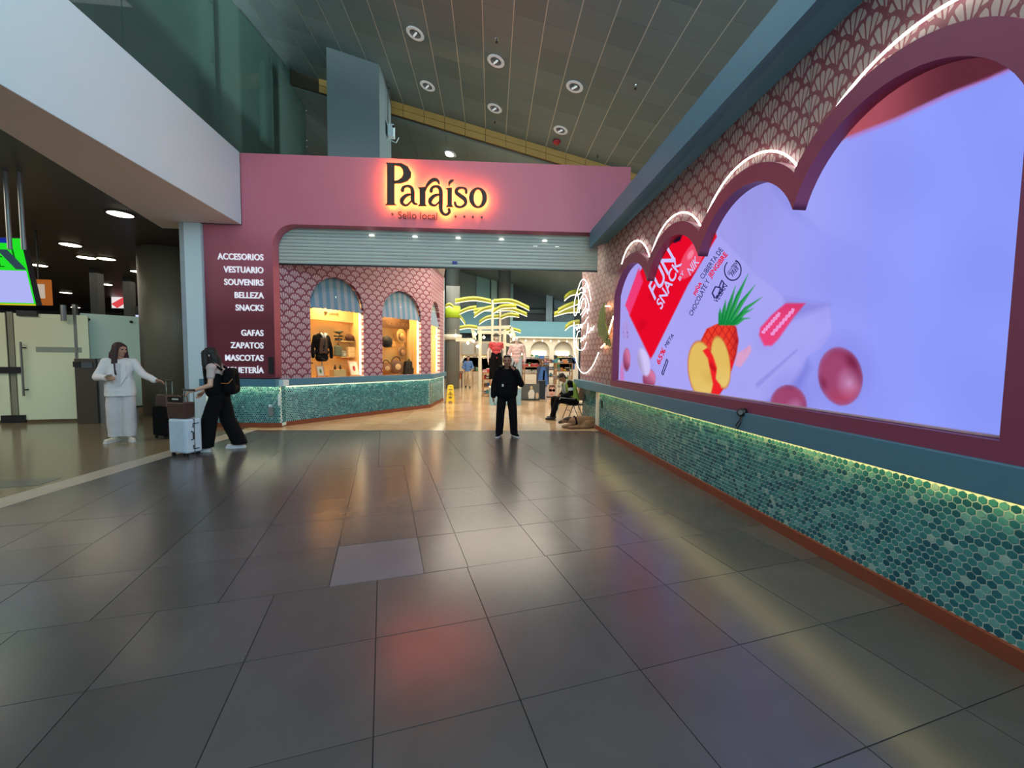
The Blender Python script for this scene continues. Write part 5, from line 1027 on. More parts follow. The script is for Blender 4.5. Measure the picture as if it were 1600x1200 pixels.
m_vest = mat('vest_yellow_green', (160, 182, 74), .6, vary=.12); Vv = Vol(); torso(Vv, J, [(.02, .19, .145), (.2, .20, .152), (.4, .205, .155), (.6, .21, .155), (.78, .215, .148), (.92, .20, .118)]); Vv.cap(J['shR'] * .75 + J['shL'] * .25, J['shL'] * .75 + J['shR'] * .25, .088)
vest = put('vest', grown(Vv, .012, 3), m_vest); m_refl2 = mat('reflective_grey', (186, 194, 186), .35)
for k in (-1, 1): put('stripe', MB().tube([(k * .12, .04, 1.03), (k * .11, -.12, 1.06), (k * .10, -.215, .92), (k * .085, -.18, .74), (k * .08, -.10, .62)], .022, 6).mesh('stripe'), m_refl2, vest)
for k in (-1, 1): put('armband', MB().tube([lerp(J['sh' + 'RL'[k > 0]], J['el' + 'RL'[k > 0]], .45), lerp(J['sh' + 'RL'[k > 0]], J['el' + 'RL'[k > 0]], .72)], .073, 12).mesh('armband'), m_refl2); put('piping', MB().tube([(k * .215, .05, .56), (k * .20, -.36, .60), (k * .205, -.40, .52), (k * .20, -.42, .16)], .008, 5).mesh('piping'), m_refl2)
ch = thing('chair', fg_ + Matrix.Rotation(gz, 3, 'Z') @ V3((0, .1, 0)), 'black plastic chair with thin legs under the seated guard', 'chair')
MG = Matrix.Translation(fg_) @ Matrix.Rotation(gz, 4, 'Z')
def cput(nm, mb, m): me = mb.mesh(nm); me.transform(MG); return link(nm, me, m, ch)
m_ch = mat('chair_black', (26, 26, 28), .4); sm_ = MB().box((0, .09, .405), (.44, .42, .03)); cput('seat', MB().add([(x * .22, .10 + y * .21, z + (.02 if y < 0 and False else 0)) for z in (.388, .41) for x, y in ((-1, -.85), (-.85, -1), (.85, -1), (1, -.85), (1, .85), (.8, 1), (-.8, 1), (-1, .85))], [tuple(range(7, -1, -1)), tuple(range(8, 16))] + [(i, (i + 1) % 8, (i + 1) % 8 + 8, i + 8) for i in range(8)]), m_ch)
bk2 = MB(); n_ = 9
for i in range(n_):
    x = -.21 + .42 * i / (n_ - 1); c_ = .035 * (1 - (x / .21) ** 2); bk2.v += [(x, .30 + c_, .50), (x * .95, .38 + c_, .86), (x * .95, .395 + c_, .86), (x, .315 + c_, .50)]
for i in range(n_ - 1):
    for k in range(4): bk2.f.append((4 * i + k, 4 * i + (k + 1) % 4, 4 * i + 4 + (k + 1) % 4, 4 * i + 4 + k)); bk2.m.append(0)
bk2.f += [(0, 3, 2, 1), (4 * n_ - 4, 4 * n_ - 3, 4 * n_ - 2, 4 * n_ - 1)]; bk2.m += [0, 0]; cput('backrest', bk2, m_ch)
for x in (-.18, .18): cput('back_post', MB().tube([(x, .26, .40), (x, .32, .52)], .011, 6), m_ch); cput('leg', MB().tube([(x, .02, .39), (x * 1.05, -.13, .0)], .011, 6), m_ch); cput('leg', MB().tube([(x, .16, .39), (x * 1.05, .33, .0)], .011, 6), m_ch)
cput('stretcher', MB().tube([(-.18, -.05, .24), (.18, -.05, .24)], .008, 6), m_ch)
# dog asleep by the skirting
fd = atZ(906, 668.5); dg_ = thing('dog', fd, 'brown dog with dark back lying asleep behind the chair by the tiled wall', 'dog')
D = Vol(); MD = Matrix.Translation(fd) @ Matrix.Rotation(.12, 4, 'Z')
D.chain([((.30, .06, .13), .125), ((.14, .06, .145), .14), ((-.02, .07, .135), .135), ((-.14, .10, .12), .11)])          # rump, belly, chest
D.chain([((.30, .02, .12), .105), ((.12, -.10, .10), .075), ((.02, -.06, .06), .045), ((-.20, -.09, .040), .032), ((-.29, -.09, .035), .034), ((-.33, -.09, .03), .026)])   # hind leg: knee forward, hock, paw
D.chain([((.28, -.04, .07), .075), ((.10, -.14, .05), .05), ((-.10, -.155, .035), .032), ((-.26, -.155, .035), .032), ((-.30, -.155, .03), .025)])
D.chain([((-.14, .06, .09), .06), ((-.26, .02, .05), .04), ((-.36, .0, .04), .034), ((-.41, .0, .03), .028)]); D.chain([((-.15, .12, .07), .055), ((-.30, .08, .045), .036), ((-.40, .07, .035), .03)])
D.chain([((-.14, .12, .15), .085), ((-.20, .20, .17), .075)]); D.ball((-.25, .25, .15), .08, 12, 0, (1, 1, .9)); D.chain([((-.29, .25, .135), .055), ((-.38, .25, .11), .042), ((-.42, .25, .10), .032)])   # neck, skull, muzzle
for k in (.20, .30): D.chain([((-.23, k, .19), .03), ((-.20, k + (k - .25) * .5, .12), .018)])
D.chain([((.40, .10, .09), .035), ((.46, .18, .05), .028), ((.42, .28, .035), .022)])
me = grown(D, .012, 3); wrinkle(me, .006, 30, 8); me.transform(MD); m_dog = mat('dog_brown', (124, 92, 66), .8, vary=.3, scale=10, bump=.5, bscale=150); m_dogd = mat('dog_dark', (52, 40, 34), .8, vary=.3, scale=10, bump=.5, bscale=150)
o = link('body', me, [m_dog, m_dogd], dg_)
for p in me.polygons:
    c = MD.inverted() @ (p.center + fd)
    if (c.y > .10 and c.z > .10 + .12 * max(0, .2 - c.x)) or (c.x > .40) or (c.x < -.38 and c.y > .2): p.material_index = 1
hn = MB().tube([MD @ V3(q_) for q_ in ((-.10, -.02, .06), (-.10, -.045, .14), (-.10, .02, .235), (-.10, .12, .255), (-.10, .2, .16))], .022, 6); hn.build('harness', m_blk, dg_)
D2 = MB(); D2.ball(MD @ V3((-.425, .25, .105)), .014, 8); D2.build('nose', m_black, dg_)
# ---------------------------------------------------- luggage
m_case = mat('pale_case', (196, 206, 220), .35, vary=.03); m_leather = mat('dark_brown_leather', (74, 48, 42), .45, vary=.25, scale=12)
def suitcase(base, rz, w, dpt, h, hz, m, label, ribs=True):
    t = thing('suitcase', base, label, 'suitcase'); R_ = Matrix.Rotation(rz, 4, 'Z'); L = lambda x, y, z: Vector(base) + R_ @ V3((x, y, z)); z0 = .055
    MB().box(L(0, 0, z0 + h / 2), (w, dpt, h), M=R_).build('shell', m, t, bevel=.028)
    if ribs:
        for i in range(11):
            x = -w / 2 + .045 + (w - .09) * i / 10
            for sd in (-1, 1): MB().box(L(x, sd * (dpt / 2 + .002), z0 + h / 2), (.016, .012, h - .07), M=R_).build('rib', m, t)
    MB().box(L(0, 0, z0 + h / 2), (w + .006, .014, h + .006), M=R_).build('seam', m_steel if ribs else m_black, t)
    for x in (-1, 1):
        for y in (-1, 1):
            c = L(x * (w / 2 - .045), y * (dpt / 2 - .04), .026); wh = MB().tube([c + R_ @ V3((-.012, 0, 0)), c + R_ @ V3((.012, 0, 0))], .026, 10).build('wheel', m_black, t); MB().box(c + V3((0, 0, .03)), (.035, .03, .03), M=R_).build('fork', m_black, wh)
    hd = MB()
    for x in (-.10, .10): hd.tube([L(x, dpt * .3, z0 + h), L(x, dpt * .3, hz)], .008, 6)
    MB().tube([L(-.10, dpt * .3, z0 + h), L(-.10, dpt * .3, hz)], .008, 6).build('handle_rod', m_steel, t); MB().tube([L(.10, dpt * .3, z0 + h), L(.10, dpt * .3, hz)], .008, 6).build('handle_rod', m_steel, t)
    MB().tube([L(-.115, dpt * .3, hz), L(.115, dpt * .3, hz)], .016, 8).build('handle_grip', m_black, t)
    MB().tube([L(w / 2, -.05, z0 + h * .4), L(w / 2 + .03, -.04, z0 + h * .42), L(w / 2 + .03, -.04, z0 + h * .62), L(w / 2, -.05, z0 + h * .64)], .010, 6).build('side_handle', m_black if ribs else m_steel, t)
    if ribs:
        for zz in (.12, .86):
            s_ = 1 if zz < .5 else -1; MB().tube([L(w / 2 + .004, .07, z0 + h * zz), L(w / 2 + .004, -.02, z0 + h * zz), L(w / 2 + .004, -.02, z0 + h * zz + s_ * .06)], .007, 5).build('latch', m_black, t)
    return t, L, z0 + h
fs_ = atZ(291, 711); t, L, zt_ = suitcase(fs_, -.35, .37, .25, .54, 1.04, m_case, 'pale blue-white ribbed suitcase with raised handle in front of the woman in black')
bg = thing('handbag', L(-.03, 0, zt_), 'dark brown leather bag resting on the pale suitcase', 'bag'); R_ = Matrix.Rotation(-.35, 4, 'Z')
MB().box(L(-.05, -.02, zt_ + .135), (.34, .17, .25), M=R_, taper=1.08).build('body', m_leather, bg, bevel=.02)
for y in (-.06, .03): MB().tube([L(-.13, y, zt_ + .25), L(-.12, y, zt_ + .34), L(-.05, y, zt_ + .37), L(.02, y, zt_ + .34), L(.03, y, zt_ + .25)], .008, 6).build('strap', mat('tan_strap', (120, 78, 56), .5), bg)
MB().box(L(-.07, -.09, zt_ + .30), (.28, .012, .10), M=R_ @ Matrix.Rotation(.2, 4, 'X')).build('flap_card', m_black, bg)
link('lettering', text_mesh('PARADISO', .1, L(-.14, -.105, zt_ + .285), R_ @ V3((1, 0, 0)), V3((0, 0, 1)), .004, 0, fit=(.14, .03)), m_sole, bg) if False else MB().box(L(-.05, -.10, zt_ + .31), (.12, .008, .022), M=R_ @ Matrix.Rotation(.2, 4, 'X')).build('pale_print', m_sole, bg)
fk_ = atZ(260, 684); t, L, zt_ = suitcase(fk_, -.5, .38, .26, .55, 1.10, m_blk2, 'black suitcase between the two women with a brown bag on top', False)
b2 = thing('travel_bag', L(0, 0, zt_), 'dark brown travel bag standing on the black suitcase', 'bag'); MB().box(L(.02, 0, zt_ + .12), (.36, .18, .23), M=Matrix.Rotation(-.5, 4, 'Z'), taper=.92).build('body', m_leather, b2, bevel=.02)
MB().tube([L(-.08, -.03, zt_ + .22), L(-.07, -.03, zt_ + .31), L(.09, -.03, zt_ + .31), L(.10, -.03, zt_ + .22)], .009, 6).build('strap', m_leather, b2)
# ================================================================== SHOP BEYOND THE OPENING
m_shelf = mat('shelf_oak', (166, 120, 76), .5, vary=.15, scale=8); m_cream2 = mat('cream_joinery', (226, 216, 194), .6, vary=.03); m_teal = mat('teal_fascia', (82, 132, 144), .55, vary=.04, scale=1)
m_tealg = mat('teal_panel', (118, 158, 152), .35, vary=.06, scale=.6); m_dkw = mat('slate_wall', (62, 76, 80), .6, vary=.06, scale=.6); m_bulbw = glow('warm_bulb', (255, 240, 208), 8.0); m_polew = mat('cream_pole', (222, 212, 186), .4)
def yb(px0, py0, px1, py1, Y, name, m, par=None, t=.12):
    a, b = atY(px0, py1, Y), atY(px1, py0, Y); return MB().box(((a.x + b.x) / 2, Y + t / 2, (a.z + b.z) / 2), (abs(b.x - a.x), t, abs(b.z - a.z))).build(name, m, par)
# far walls
w = MB().box((4, 33.5, 5), (34, .2, 10)).build('wall_back', m_dkw); tag(w, kind='structure')
for px0, py0, px1, py1, Y, nm, m in ((718, 415, 744, 506, 32.6, 'panel', mat('green_grey_panel', (112, 126, 118), .5)), (744, 415, 766, 503, 32.4, 'panel', m_tealg), (767, 424, 777, 503, 32.2, 'panel', mat('pale_teal_panel', (146, 178, 168), .4)), (791, 440, 802, 506, 31.4, 'panel', mat('pale_teal_panel_b', (126, 166, 160), .4)), (853, 444, 864, 503, 32.0, 'panel', mat('pale_blue_pillar', (130, 156, 166), .5)), (865, 455, 898, 503, 33.0, 'panel', mat('dusk_blue_panel', (96, 122, 132), .5)), (718, 484, 790, 520, 31.8, 'panel', m_teal)):
    yb(px0, py0, px1, py1, Y, nm, m, w)
yb(788, 503.5, 900, 527, 30.4, 'fascia', m_teal, w, .3)
pk = MB().box((7, 32.9, 5.4), (12, .6, .3)).build('beam', m_dkw, w)
# white arcade wall with arched niches
x0, x1 = atY(786, 560, 31).x, atY(903, 560, 31).x; zt2 = atY(840, 527, 31).z; z_b = 0.0
aw_ = (x1 - x0) / 3.45; holes = []
for i in range(3): holes.append(arch_hole(x0 + .15 + aw_ * (i + .05) * 1.08, x0 + .15 + aw_ * (i + .87) * 1.08, 1.0, zt2 - .30))
wa = link('wall_arcade', flat([[(x0, 0), (x1, 0), (x1, zt2), (x0, zt2)]] + holes, .12, (0, 30.9, 0), (1, 0, 0), (0, 0, 1)), m_cream2); tag(wa, kind='structure')
MB().box(((x0 + x1) / 2, 31.45, zt2 / 2), (x1 - x0, .1, zt2)).build('niche_back', mat('niche_cream', (214, 204, 184), .6), wa)
MB().box(((x0 + x1) / 2, 30.6, zt2 - .05), (x1 - x0, .5, .1)).build('cornice', m_cream2, wa)
for i in range(3):
    cx = x0 + .15 + aw_ * (i + .46) * 1.08; MB().box((cx, 31.3, 2.05), (1.1, .06, .36)).build('light_panel', glow('niche_light', (255, 244, 214), 3.2), wa)
    for z in (1.2, 1.62): MB().box((cx, 31.2, z), (aw_ * .86, .4, .04)).build('shelf', m_shelf, wa)
for i in range(9):
    x = x0 + .4 + (x1 - x0 - .8) * i / 8; sp_ = MB(); MB().tube([(x, 30.45, zt2 - .1), (x, 30.45, zt2 - .26)], .02, 6).build('track_spot', m_polew, wa); MB().ball((x, 30.42, zt2 - .30), .055, 8).build('bulb', m_bulbw, wa)
# left back wall: shop bays with shades and posters
lb = yb(716, 534, 792, 604, 31.5, 'wall_bay', mat('bay_beige', (196, 176, 146), .6)); tag(lb, kind='structure')
for a, b in ((722, 741), (744, 762), (765, 782)): yb(a, 536, b, 554, 31.2, 'shade', mat('grey_canopy', (156, 150, 138), .6), lb, .3); yb(a + 2, 556, b - 2, 566, 31.1, 'lit_panel', glow('bay_light', (255, 214, 150), 1.8), lb, .05)
# ceiling lights seen through the opening
for px_, py_, Y_, wd_ in ((836, 428, 20, 'leftmost'), (870, 424, 19, 'middle'), (893, 437, 22, 'rightmost')):
    p = atY(px_, py_, Y_)
    k = (P0 + DZ * 1.02 - Vector((0, 0, .03)) - Vector((p.x, p.y, 0))).dot(cn) / cn.z
    p = Vector((p.x, p.y, k)) if py_ < 450 else p
    if py_ < 450:
        t = thing('ceiling_lamp', p, wd_ + ' small lit lamp in the sloping ceiling over the shop', 'ceiling lamp', 'lamps in the far ceiling'); MB().lathe(p, [(.16, .02), (.16, -.01), (.12, -.02)], 12).build('rim', m_rim, t); MB().lathe(p - Vector((0, 0, .02)), [(.11, 0), (.1, -.01)], 12).build('diffuser', glow('far_lamp', (255, 250, 236), 7.0), t)
# round columns of the shop
def column(px0, px1, Y, z1, label, wrap=False):
    a, b = atY(px0, 550, Y), atY(px1, 550, Y); r = (b.x - a.x) / 2; t = thing('shop_column', ((a.x + b.x) / 2, Y, 0), label, 'column'); c = Vector(((a.x + b.x) / 2, Y, 0))
    MB().cyl(c, r, z1, 28).build('shaft', mat('column_render', (118, 122, 118), .5, vary=.05, scale=1), t, True)
    if wrap:
        z0, z2 = atY(707, 497, Y).z, atY(707, 479, Y).z; MB().cyl((c.x, c.y, z0), r + .04, z2 - z0, 28).build('green_wrap', mat('lime_wrap', (168, 196, 40), .5), t, True)
        z0, z2 = atY(707, 531, Y).z, atY(707, 523, Y).z; MB().cyl((c.x, c.y, z0), r + .12, z2 - z0, 28).build('collar', m_cream2, t, True)
    return t
column(697, 718, 22, 9.5, 'big round grey column with lime wrap at the left edge of the opening', True); column(777.5, 796.5, 27.5, 9.5, 'round grey column far behind the palm lamps')
# palm-shaped lamps: cream poles with glowing curved fronds
m_frond = mat('frond_yellow_green', (170, 176, 48), .5, vary=.15, emit=.05); m_led = glow('frond_led', (255, 246, 214), 2.6)
def palm(px_, Y, ytop, fronds, label, pole=True):
    b = atY(px_, 560, Y); zt3 = atY(px_, ytop, Y).z; t = thing('palm_lamp', (b.x, Y, 0), label, 'lamp', 'palm lamps in the shop')
    if pole: MB().tube([(b.x, Y, 0), (b.x, Y, zt3)], .055, 12).build('pole', m_polew, t); MB().cyl((b.x, Y, 0), .2, .03, 20).build('base', m_polew, t)
    for i, pts in enumerate(fronds):
        dy = (-.5, .25, .6, -.2, .4, -.6)[i % 6]; n = len(pts) - 1
        P = [atY(x, y, Y) for x, y in smooth_pts(pts, 5)]; P = [Vector((p.x, Y + dy * k / (len(P) - 1), p.z)) for k, p in enumerate(P)]
        fr = MB(); L = len(P) - 1
        for k, p in enumerate(P):
            wd = .16 * math.sin(math.pi * min(1, .15 + .85 * k / L)) + .03; dx = (P[min(k + 1, L)] - P[max(k - 1, 0)]).normalized(); fr.v += [tuple(p + Vector((0, -wd, .12))), tuple(p + Vector((0, 0, .21))), tuple(p + Vector((0, wd, .12))), tuple(p + Vector((0, 0, .035)))]
        for k in range(L):
            for q_ in range(4): fr.f.append((4 * k + q_, 4 * k + (q_ + 1) % 4, 4 * k + 4 + (q_ + 1) % 4, 4 * k + 4 + q_)); fr.m.append(0)
        fr.f += [(3, 2, 1, 0), (4 * L, 4 * L + 1, 4 * L + 2, 4 * L + 3)]; fr.m += [0, 0]; fo = fr.build('frond', m_frond, t); MB().tube([p + Vector((0, -.02, .02)) for p in P], .014, 6).build('led_tube', m_led, fo)
    return t
palm(769, 17.8, 469, [[(767, 475), (740, 472), (712, 477)], [(771, 475), (800, 474), (828, 485)], [(768, 484), (754, 487), (741, 495)], [(771, 491), (784, 484), (806, 483)]], 'tallest palm lamp with cream pole behind the man on the phone')
palm(781, 19, 484, [[(780, 487), (800, 488), (821, 497)], [(782, 500), (795, 495), (812, 496)], [(779, 498), (762, 499), (749, 506)], [(779, 489), (760, 487), (740, 490)]], 'second palm lamp just right of and behind the tallest one')
palm(716, 20, 486, [[(718, 492), (732, 487), (744, 486)], [(708, 483), (702, 479), (696, 481)], [(719, 498), (724, 504), (727, 508)], [(718, 516), (732, 514), (746, 516)]], 'lime fronds beside the big round column at the left', False)
palm(912, 15, 450, [[(905, 461), (889, 465), (877, 474)], [(905, 476), (888, 482), (874, 489)], [(905, 489), (888, 489), (871, 493)], [(905, 508), (890, 511), (881, 518)]], 'palm lamp fronds reaching out behind the panel with the neon drawing')
palm(788, 23, 518, [[(788, 519), (800, 518), (812, 522)], [(788, 523), (798, 523), (807, 527)]], 'small palm lamp far behind the pale pergola')
# pale pergola with bulbs
pg = thing('pergola', atY(768, 605, 20), 'pale pergola frame with bulbs in the middle of the shop', 'pergola')
def bar(a, b, Ya, Yb, r): p, q_ = atY(*a, Ya), atY(*b, Yb); MB().box((p + q_) / 2, ((q_ - p).length, r, r), M=(q_ - p).to_track_quat('X', 'Z').to_matrix().to_4x4()).build('beam', m_polew, pg)
for a, b in (((738, 513), (798, 511)), ((746, 519), (795, 520)), ((712, 531), (742, 531)), ((800, 540), (768, 534)), ((798, 511), (803, 525)), ((738, 513), (742, 531))): bar(a, b, 20.5, 20.5, .16)
for px_ in (750, 788): p = atY(px_, 560, 20.5); MB().tube([(p.x, 20.5, 0), (p.x, 20.5, atY(px_, 515, 20.5).z)], .09, 10).build('post', m_polew, pg)
for px_, py_ in ((756, 527), (740, 533), (798, 523), (743, 522), (712, 524), (731, 536), (746, 541), (803, 530)): p = atY(px_, py_, 20.3); MB().ball(p, .07, 8).build('bulb', m_bulbw, pg); MB().tube([p, p + Vector((0, 0, .3))], .008, 4).build('flex', m_polew, pg)
# display platform with two mannequins
pf = atZ(765.5, 633); pt = thing('platform', (pf.x + .54, pf.y + .45, 0), 'light blue display platform under the two mannequins', 'platform'); MB().box((pf.x + .54, pf.y + .45, .29), (1.08, .9, .58)).build('body', mat('sky_blue_lacquer', (150, 188, 200), .4), pt, bevel=.01); MB().box((pf.x + .54, pf.y + .45, .59), (1.1, .92, .03)).build('top', m_cream2, pt)
m_mann = mat('mannequin_white', (218, 206, 196), .4)
def hat(V, at_, M): V.ball(at_(0, -.01, .10), .085, 12, 0, (1, 1, .7), M); V.cap(at_(-.06, .0, .075), at_(.06, .0, .075), .09, .09) if False else V.ball(at_(0, 0, .072), .14, 14, 0, (1, 1, .12), M)
HANG = {'R': ((0, -.1, -1), (0, -1, 0), (.9, 0, 0), .15), 'L': ((0, -.1, -1), (0, -1, 0), (-.9, 0, 0), .15)}
p1 = Vector((atY(775, 580, pf.y + .45).x, pf.y + .45, .606)); person('mannequin', p1, .1, 1.86 / 1.72, dict(STAND), 'mannequin in red top, black trousers and dark hat on the platform', m_mann, (mat('red_knit', (190, 64, 70), .7), [(.0, .15, .115), (.3, .155, .115), (.6, .165, .12), (.85, .165, .11), (.97, .14, .08)], .06, .05, 0, .2), (m_blk, .18, .12, .115, .25), None, (mat('hat_dark', (40, 34, 32), .7), hat), HANG, voxel=.014, category='mannequin')
p2 = Vector((atY(807, 580, pf.y + .5).x, pf.y + .5, .606)); person('mannequin', p2, -.1, 1.80 / 1.72, dict(STAND), 'mannequin in a pale pink top at the right end of the platform', m_mann, (mat('pale_pink_top', (212, 180, 178), .7), [(-.1, .17, .13), (.15, .17, .13), (.4, .17, .125), (.6, .175, .125), (.85, .17, .11), (.97, .14, .08)], .07, .06, 0, .7), (mat('pale_denim', (160, 180, 190), .7), .16, .085, .075, .10), None, None, HANG, voxel=.014, category='mannequin')
# visitor in blue shirt and beige trousers
fv = atZ(731, 605.5); person('person', fv, .1, 1.0, dict(STAND, elR=(-.27, .0, 1.12), wrR=(-.22, -.2, 1.03), elL=(.27, .0, 1.12), wrL=(.22, -.22, 1.03), knL=(.10, -.14, .50), anL=(.10, -.08, .09), anR=(-.10, .18, .11), knR=(-.10, .05, .5)), 'distant visitor in blue shirt and beige trousers walking in the shop', m_skin, (mat('blue_shirt', (84, 118, 170), .7), [(-.06, .19, .13), (.2, .19, .13), (.4, .185, .125), (.6, .19, .125), (.85, .18, .11), (.97, .15, .08)], .07, .055, .88), (mat('beige_trousers', (206, 178, 142), .7), .17, .10, .085, .07), (m_blk, None), (m_hairb, short_hair), HANG, voxel=.014)
# yellow wet-floor sign
wf_ = atZ(704, 628.5); ws = thing('wet_floor_sign', wf_, 'yellow folding wet floor sign at the end of the kiosk', 'sign'); m_yel = mat('sign_yellow', (232, 190, 30), .5)
for sgn in (-1, 1):
    lp_ = [(-.15, 0), (-.07, 0), (-.05, .06), (.05, .06), (.07, 0), (.15, 0), (.10, .62), (.06, .66), (-.06, .66), (-.10, .62)]; lean = .20
    me = flat([lp_, [(-.035, .57), (.035, .57), (.035, .60), (-.035, .60)]], .02, wf_ + Vector((0, sgn * lean, 0)), (1, 0, 0), Vector((0, -sgn * lean * 1.5, 1)).normalized()); pn = link('panel', me, m_yel, ws)
    if sgn < 0:
        up_ = Vector((0, lean * 1.5, 1)).normalized(); nn_ = Vector((1, 0, 0)).cross(up_).normalized(); o_ = wf_ + Vector((0, -lean, 0)) + nn_ * .016; mk = mat('sign_print', (60, 44, 20), .6)
        tri = lambda s, dz: [(s * math.sin(a), dz + s * math.cos(a)) for a in (0, 2.094, 4.189)]
        link('warning_mark', flat([tri(.10, .33), tri(.075, .33)[::-1]], .004, o_, (1, 0, 0), up_), mk, pn); link('warning_mark', flat([[(-.01, .30), (.03, .30), (.0, .37), (-.025, .36)]], .004, o_, (1, 0, 0), up_), mk, pn)
        for z, w_ in ((.47, .07), (.20, .06), (.16, .05)): link('print_bar', flat([[(-w_, z), (w_, z), (w_, z + .025), (-w_, z + .025)]], .004, o_, (1, 0, 0), up_), mk, pn)
# ---------------------------------------------------- furniture and goods
COLS = {'red': (176, 50, 52), 'yellow': (222, 180, 60), 'blue': (60, 104, 168), 'green': (86, 132, 84), 'white': (224, 216, 204), 'pink': (222, 140, 150), 'orange': (214, 120, 56), 'brown': (112, 76, 52), 'black': (34, 32, 34), 'teal': (70, 140, 144), 'beige': (204, 176, 138), 'grey': (132, 130, 128)}
CN = list(COLS); gm = lambda c: mat('goods_' + c, COLS[c], .6, vary=.15, scale=14); rg = random.Random(21); MADE = {}
def g_bag(t, p, s, m): MB().box(p + Vector((0, 0, s * .42)), (s, s * .45, s * .84), taper=.82).build('body', m, t, bevel=s * .05); MB().tube([p + Vector((-s * .25, 0, s * .82)), p + Vector((-s * .2, 0, s * 1.15)), p + Vector((s * .2, 0, s * 1.15)), p + Vector((s * .25, 0, s * .82))], s * .035, 5).build('strap', m_black, t)
def g_box(t, p, s, m): MB().box(p + Vector((0, 0, s * .35)), (s, s * .8, s * .7)).build('carton', m, t); MB().box(p + Vector((0, 0, s * .72)), (s * 1.04, s * .84, s * .1)).build('lid', gm('white'), t)
def g_shirts(t, p, s, m): [MB().box(p + Vector((0, 0, s * (.08 + .15 * i))), (s * 1.1, s * .8, s * .13), rz=.05 * (i % 2)).build('folded_shirt', (m, gm('white'), gm('grey'))[i % 3], t, bevel=s * .03) for i in range(4)]
def g_vase(t, p, s, m): MB().lathe(p, [(s * .22, 0), (s * .38, s * .2), (s * .4, s * .45), (s * .2, s * .75), (s * .26, s * .9)], 12).build('vessel', m, t, True)
def g_plant(t, p, s, m):
    MB().lathe(p, [(s * .25, 0), (s * .34, s * .45), (s * .3, s * .45)], 12).build('pot', gm('white'), t, True)
    for i in range(9): a = i * 2.4; q_ = p + Vector((math.cos(a) * s * .45, math.sin(a) * s * .45, s * (.8 + .08 * (i % 4)))); MB().prism([p + Vector((0, 0, s * .42)), (p + q_) / 2 + Vector((-math.sin(a) * s * .1, math.cos(a) * s * .1, s * .25)), q_, (p + q_) / 2 + Vector((math.sin(a) * s * .1, -math.cos(a) * s * .1, s * .25))], (0, 0, s * .03)).build('leaf', gm('green'), t)
def g_hat(t, p, s, m): MB().lathe(p, [(s * .6, 0), (s * .6, s * .04), (s * .33, s * .06), (s * .3, s * .35), (s * .12, s * .42)], 16).build('crown', m, t, True); MB().lathe(p + Vector((0, 0, s * .07)), [(s * .345, 0), (s * .34, s * .09)], 16).build('band', m_black, t)
def g_shirt(t, p, s, m):
    MB().prism([p + Vector((x * s, 0, z * s)) for x, z in ((-.3, 0), (.3, 0), (.3, .62), (.46, .42), (.58, .52), (.36, .9), (.14, .98), (0, .92), (-.14, .98), (-.36, .9), (-.58, .52), (-.46, .42), (-.3, .62))], (0, s * .12, 0)).build('cloth', m, t); MB().tube([p + Vector((-.3 * s, .05 * s, .9 * s)), p + Vector((0, .05 * s, 1.08 * s)), p + Vector((.3 * s, .05 * s, .9 * s))], .012, 5).build('hanger', m_steel, t)
GOODS = {'handbag': (g_bag, 'bag'), 'gift box': (g_box, 'box'), 'stack of shirts': (g_shirts, 'clothes'), 'vase': (g_vase, 'vase'), 'potted plant': (g_plant, 'plant'), 'hat': (g_hat, 'hat'), 'hanging shirt': (g_shirt, 'clothes')}
def goods(kind, p, s, colour, place, group):
    f, cat = GOODS[kind]; t = thing(kind.replace(' ', '_'), p, f'{colour} {kind} {place}', cat, group); f(t, Vector(p), s, gm(colour)); return t
def rack(name, px0, px1, pyb, zs, dpt, label, m=m_shelf, frame=True):
    a, b = atZ(px0, pyb), atZ(px1, pyb); t = thing(name, ((a.x + b.x) / 2, a.y + dpt / 2, 0), label, 'table' if 'table' in name else 'shelf'); w_ = b.x - a.x; c = Vector(((a.x + b.x) / 2, a.y + dpt / 2, 0))
    for z in zs: MB().box((c.x, c.y, z - .02), (w_, dpt, .04)).build('shelf_board' if len(zs) > 1 else 'table_top', m, t)
    for i in (-1, 1):
        for j in (-1, 1): MB().box((c.x + i * (w_ / 2 - .03), c.y + j * (dpt / 2 - .03), (max(zs) - .04) / 2), (.05, .05, max(zs) - .04)).build('leg', m, t)
    return c, w_
ORD = ['lowest', 'second', 'third', 'top']
def stock(c, w_, zs, n, place, group, kinds, sz=.26, cols=None):
    k0 = rg.randrange(12)
    for li, z in enumerate(zs):
        for i in range(n):
            col_ = (cols or CN)[(k0 + li * 5 + i * 7) % len(cols or CN)]; kd = kinds[(li + i) % len(kinds)]; x = c.x - w_ / 2 + w_ * (i + .5) / n; pos = ['leftmost', 'second', 'third', 'fourth', 'fifth', 'sixth', 'seventh'][i] if n <= 7 else f'{i + 1}th'
            goods(kd, (x, c.y + rg.uniform(-.05, .05), z), sz * rg.uniform(.85, 1.1), col_, f'{pos} on {ORD[li] + " board" if len(zs) > 1 else "top"} of {place}', group)
c, w_ = rack('display_rack', 754, 767, 620, (.12, .42, .74, 1.02), .5, 'low open oak display rack left of the blue platform'); stock(c, w_, (.12, .42, .74, 1.02), 2, 'rack by the platform', 'goods on the oak rack', ['stack of shirts', 'gift box', 'handbag'], .2)
c, w_ = rack('display_table', 706, 722, 605, (.75,), .8, 'dark table near the big column with an orange cloth', mat('dark_walnut', (84, 58, 44), .5)); stock(c, w_, (.75,), 4, 'dark table by the column', 'goods on the dark table', ['stack of shirts', 'hat', 'gift box'], .22, ['orange', 'red', 'beige', 'white']); MB().box((c.x, c.y - .41, .60), (w_ * .8, .02, .28)).build('orange_cloth', mat('orange_cloth', (206, 104, 60), .7), bpy.data.objects['display_table'])
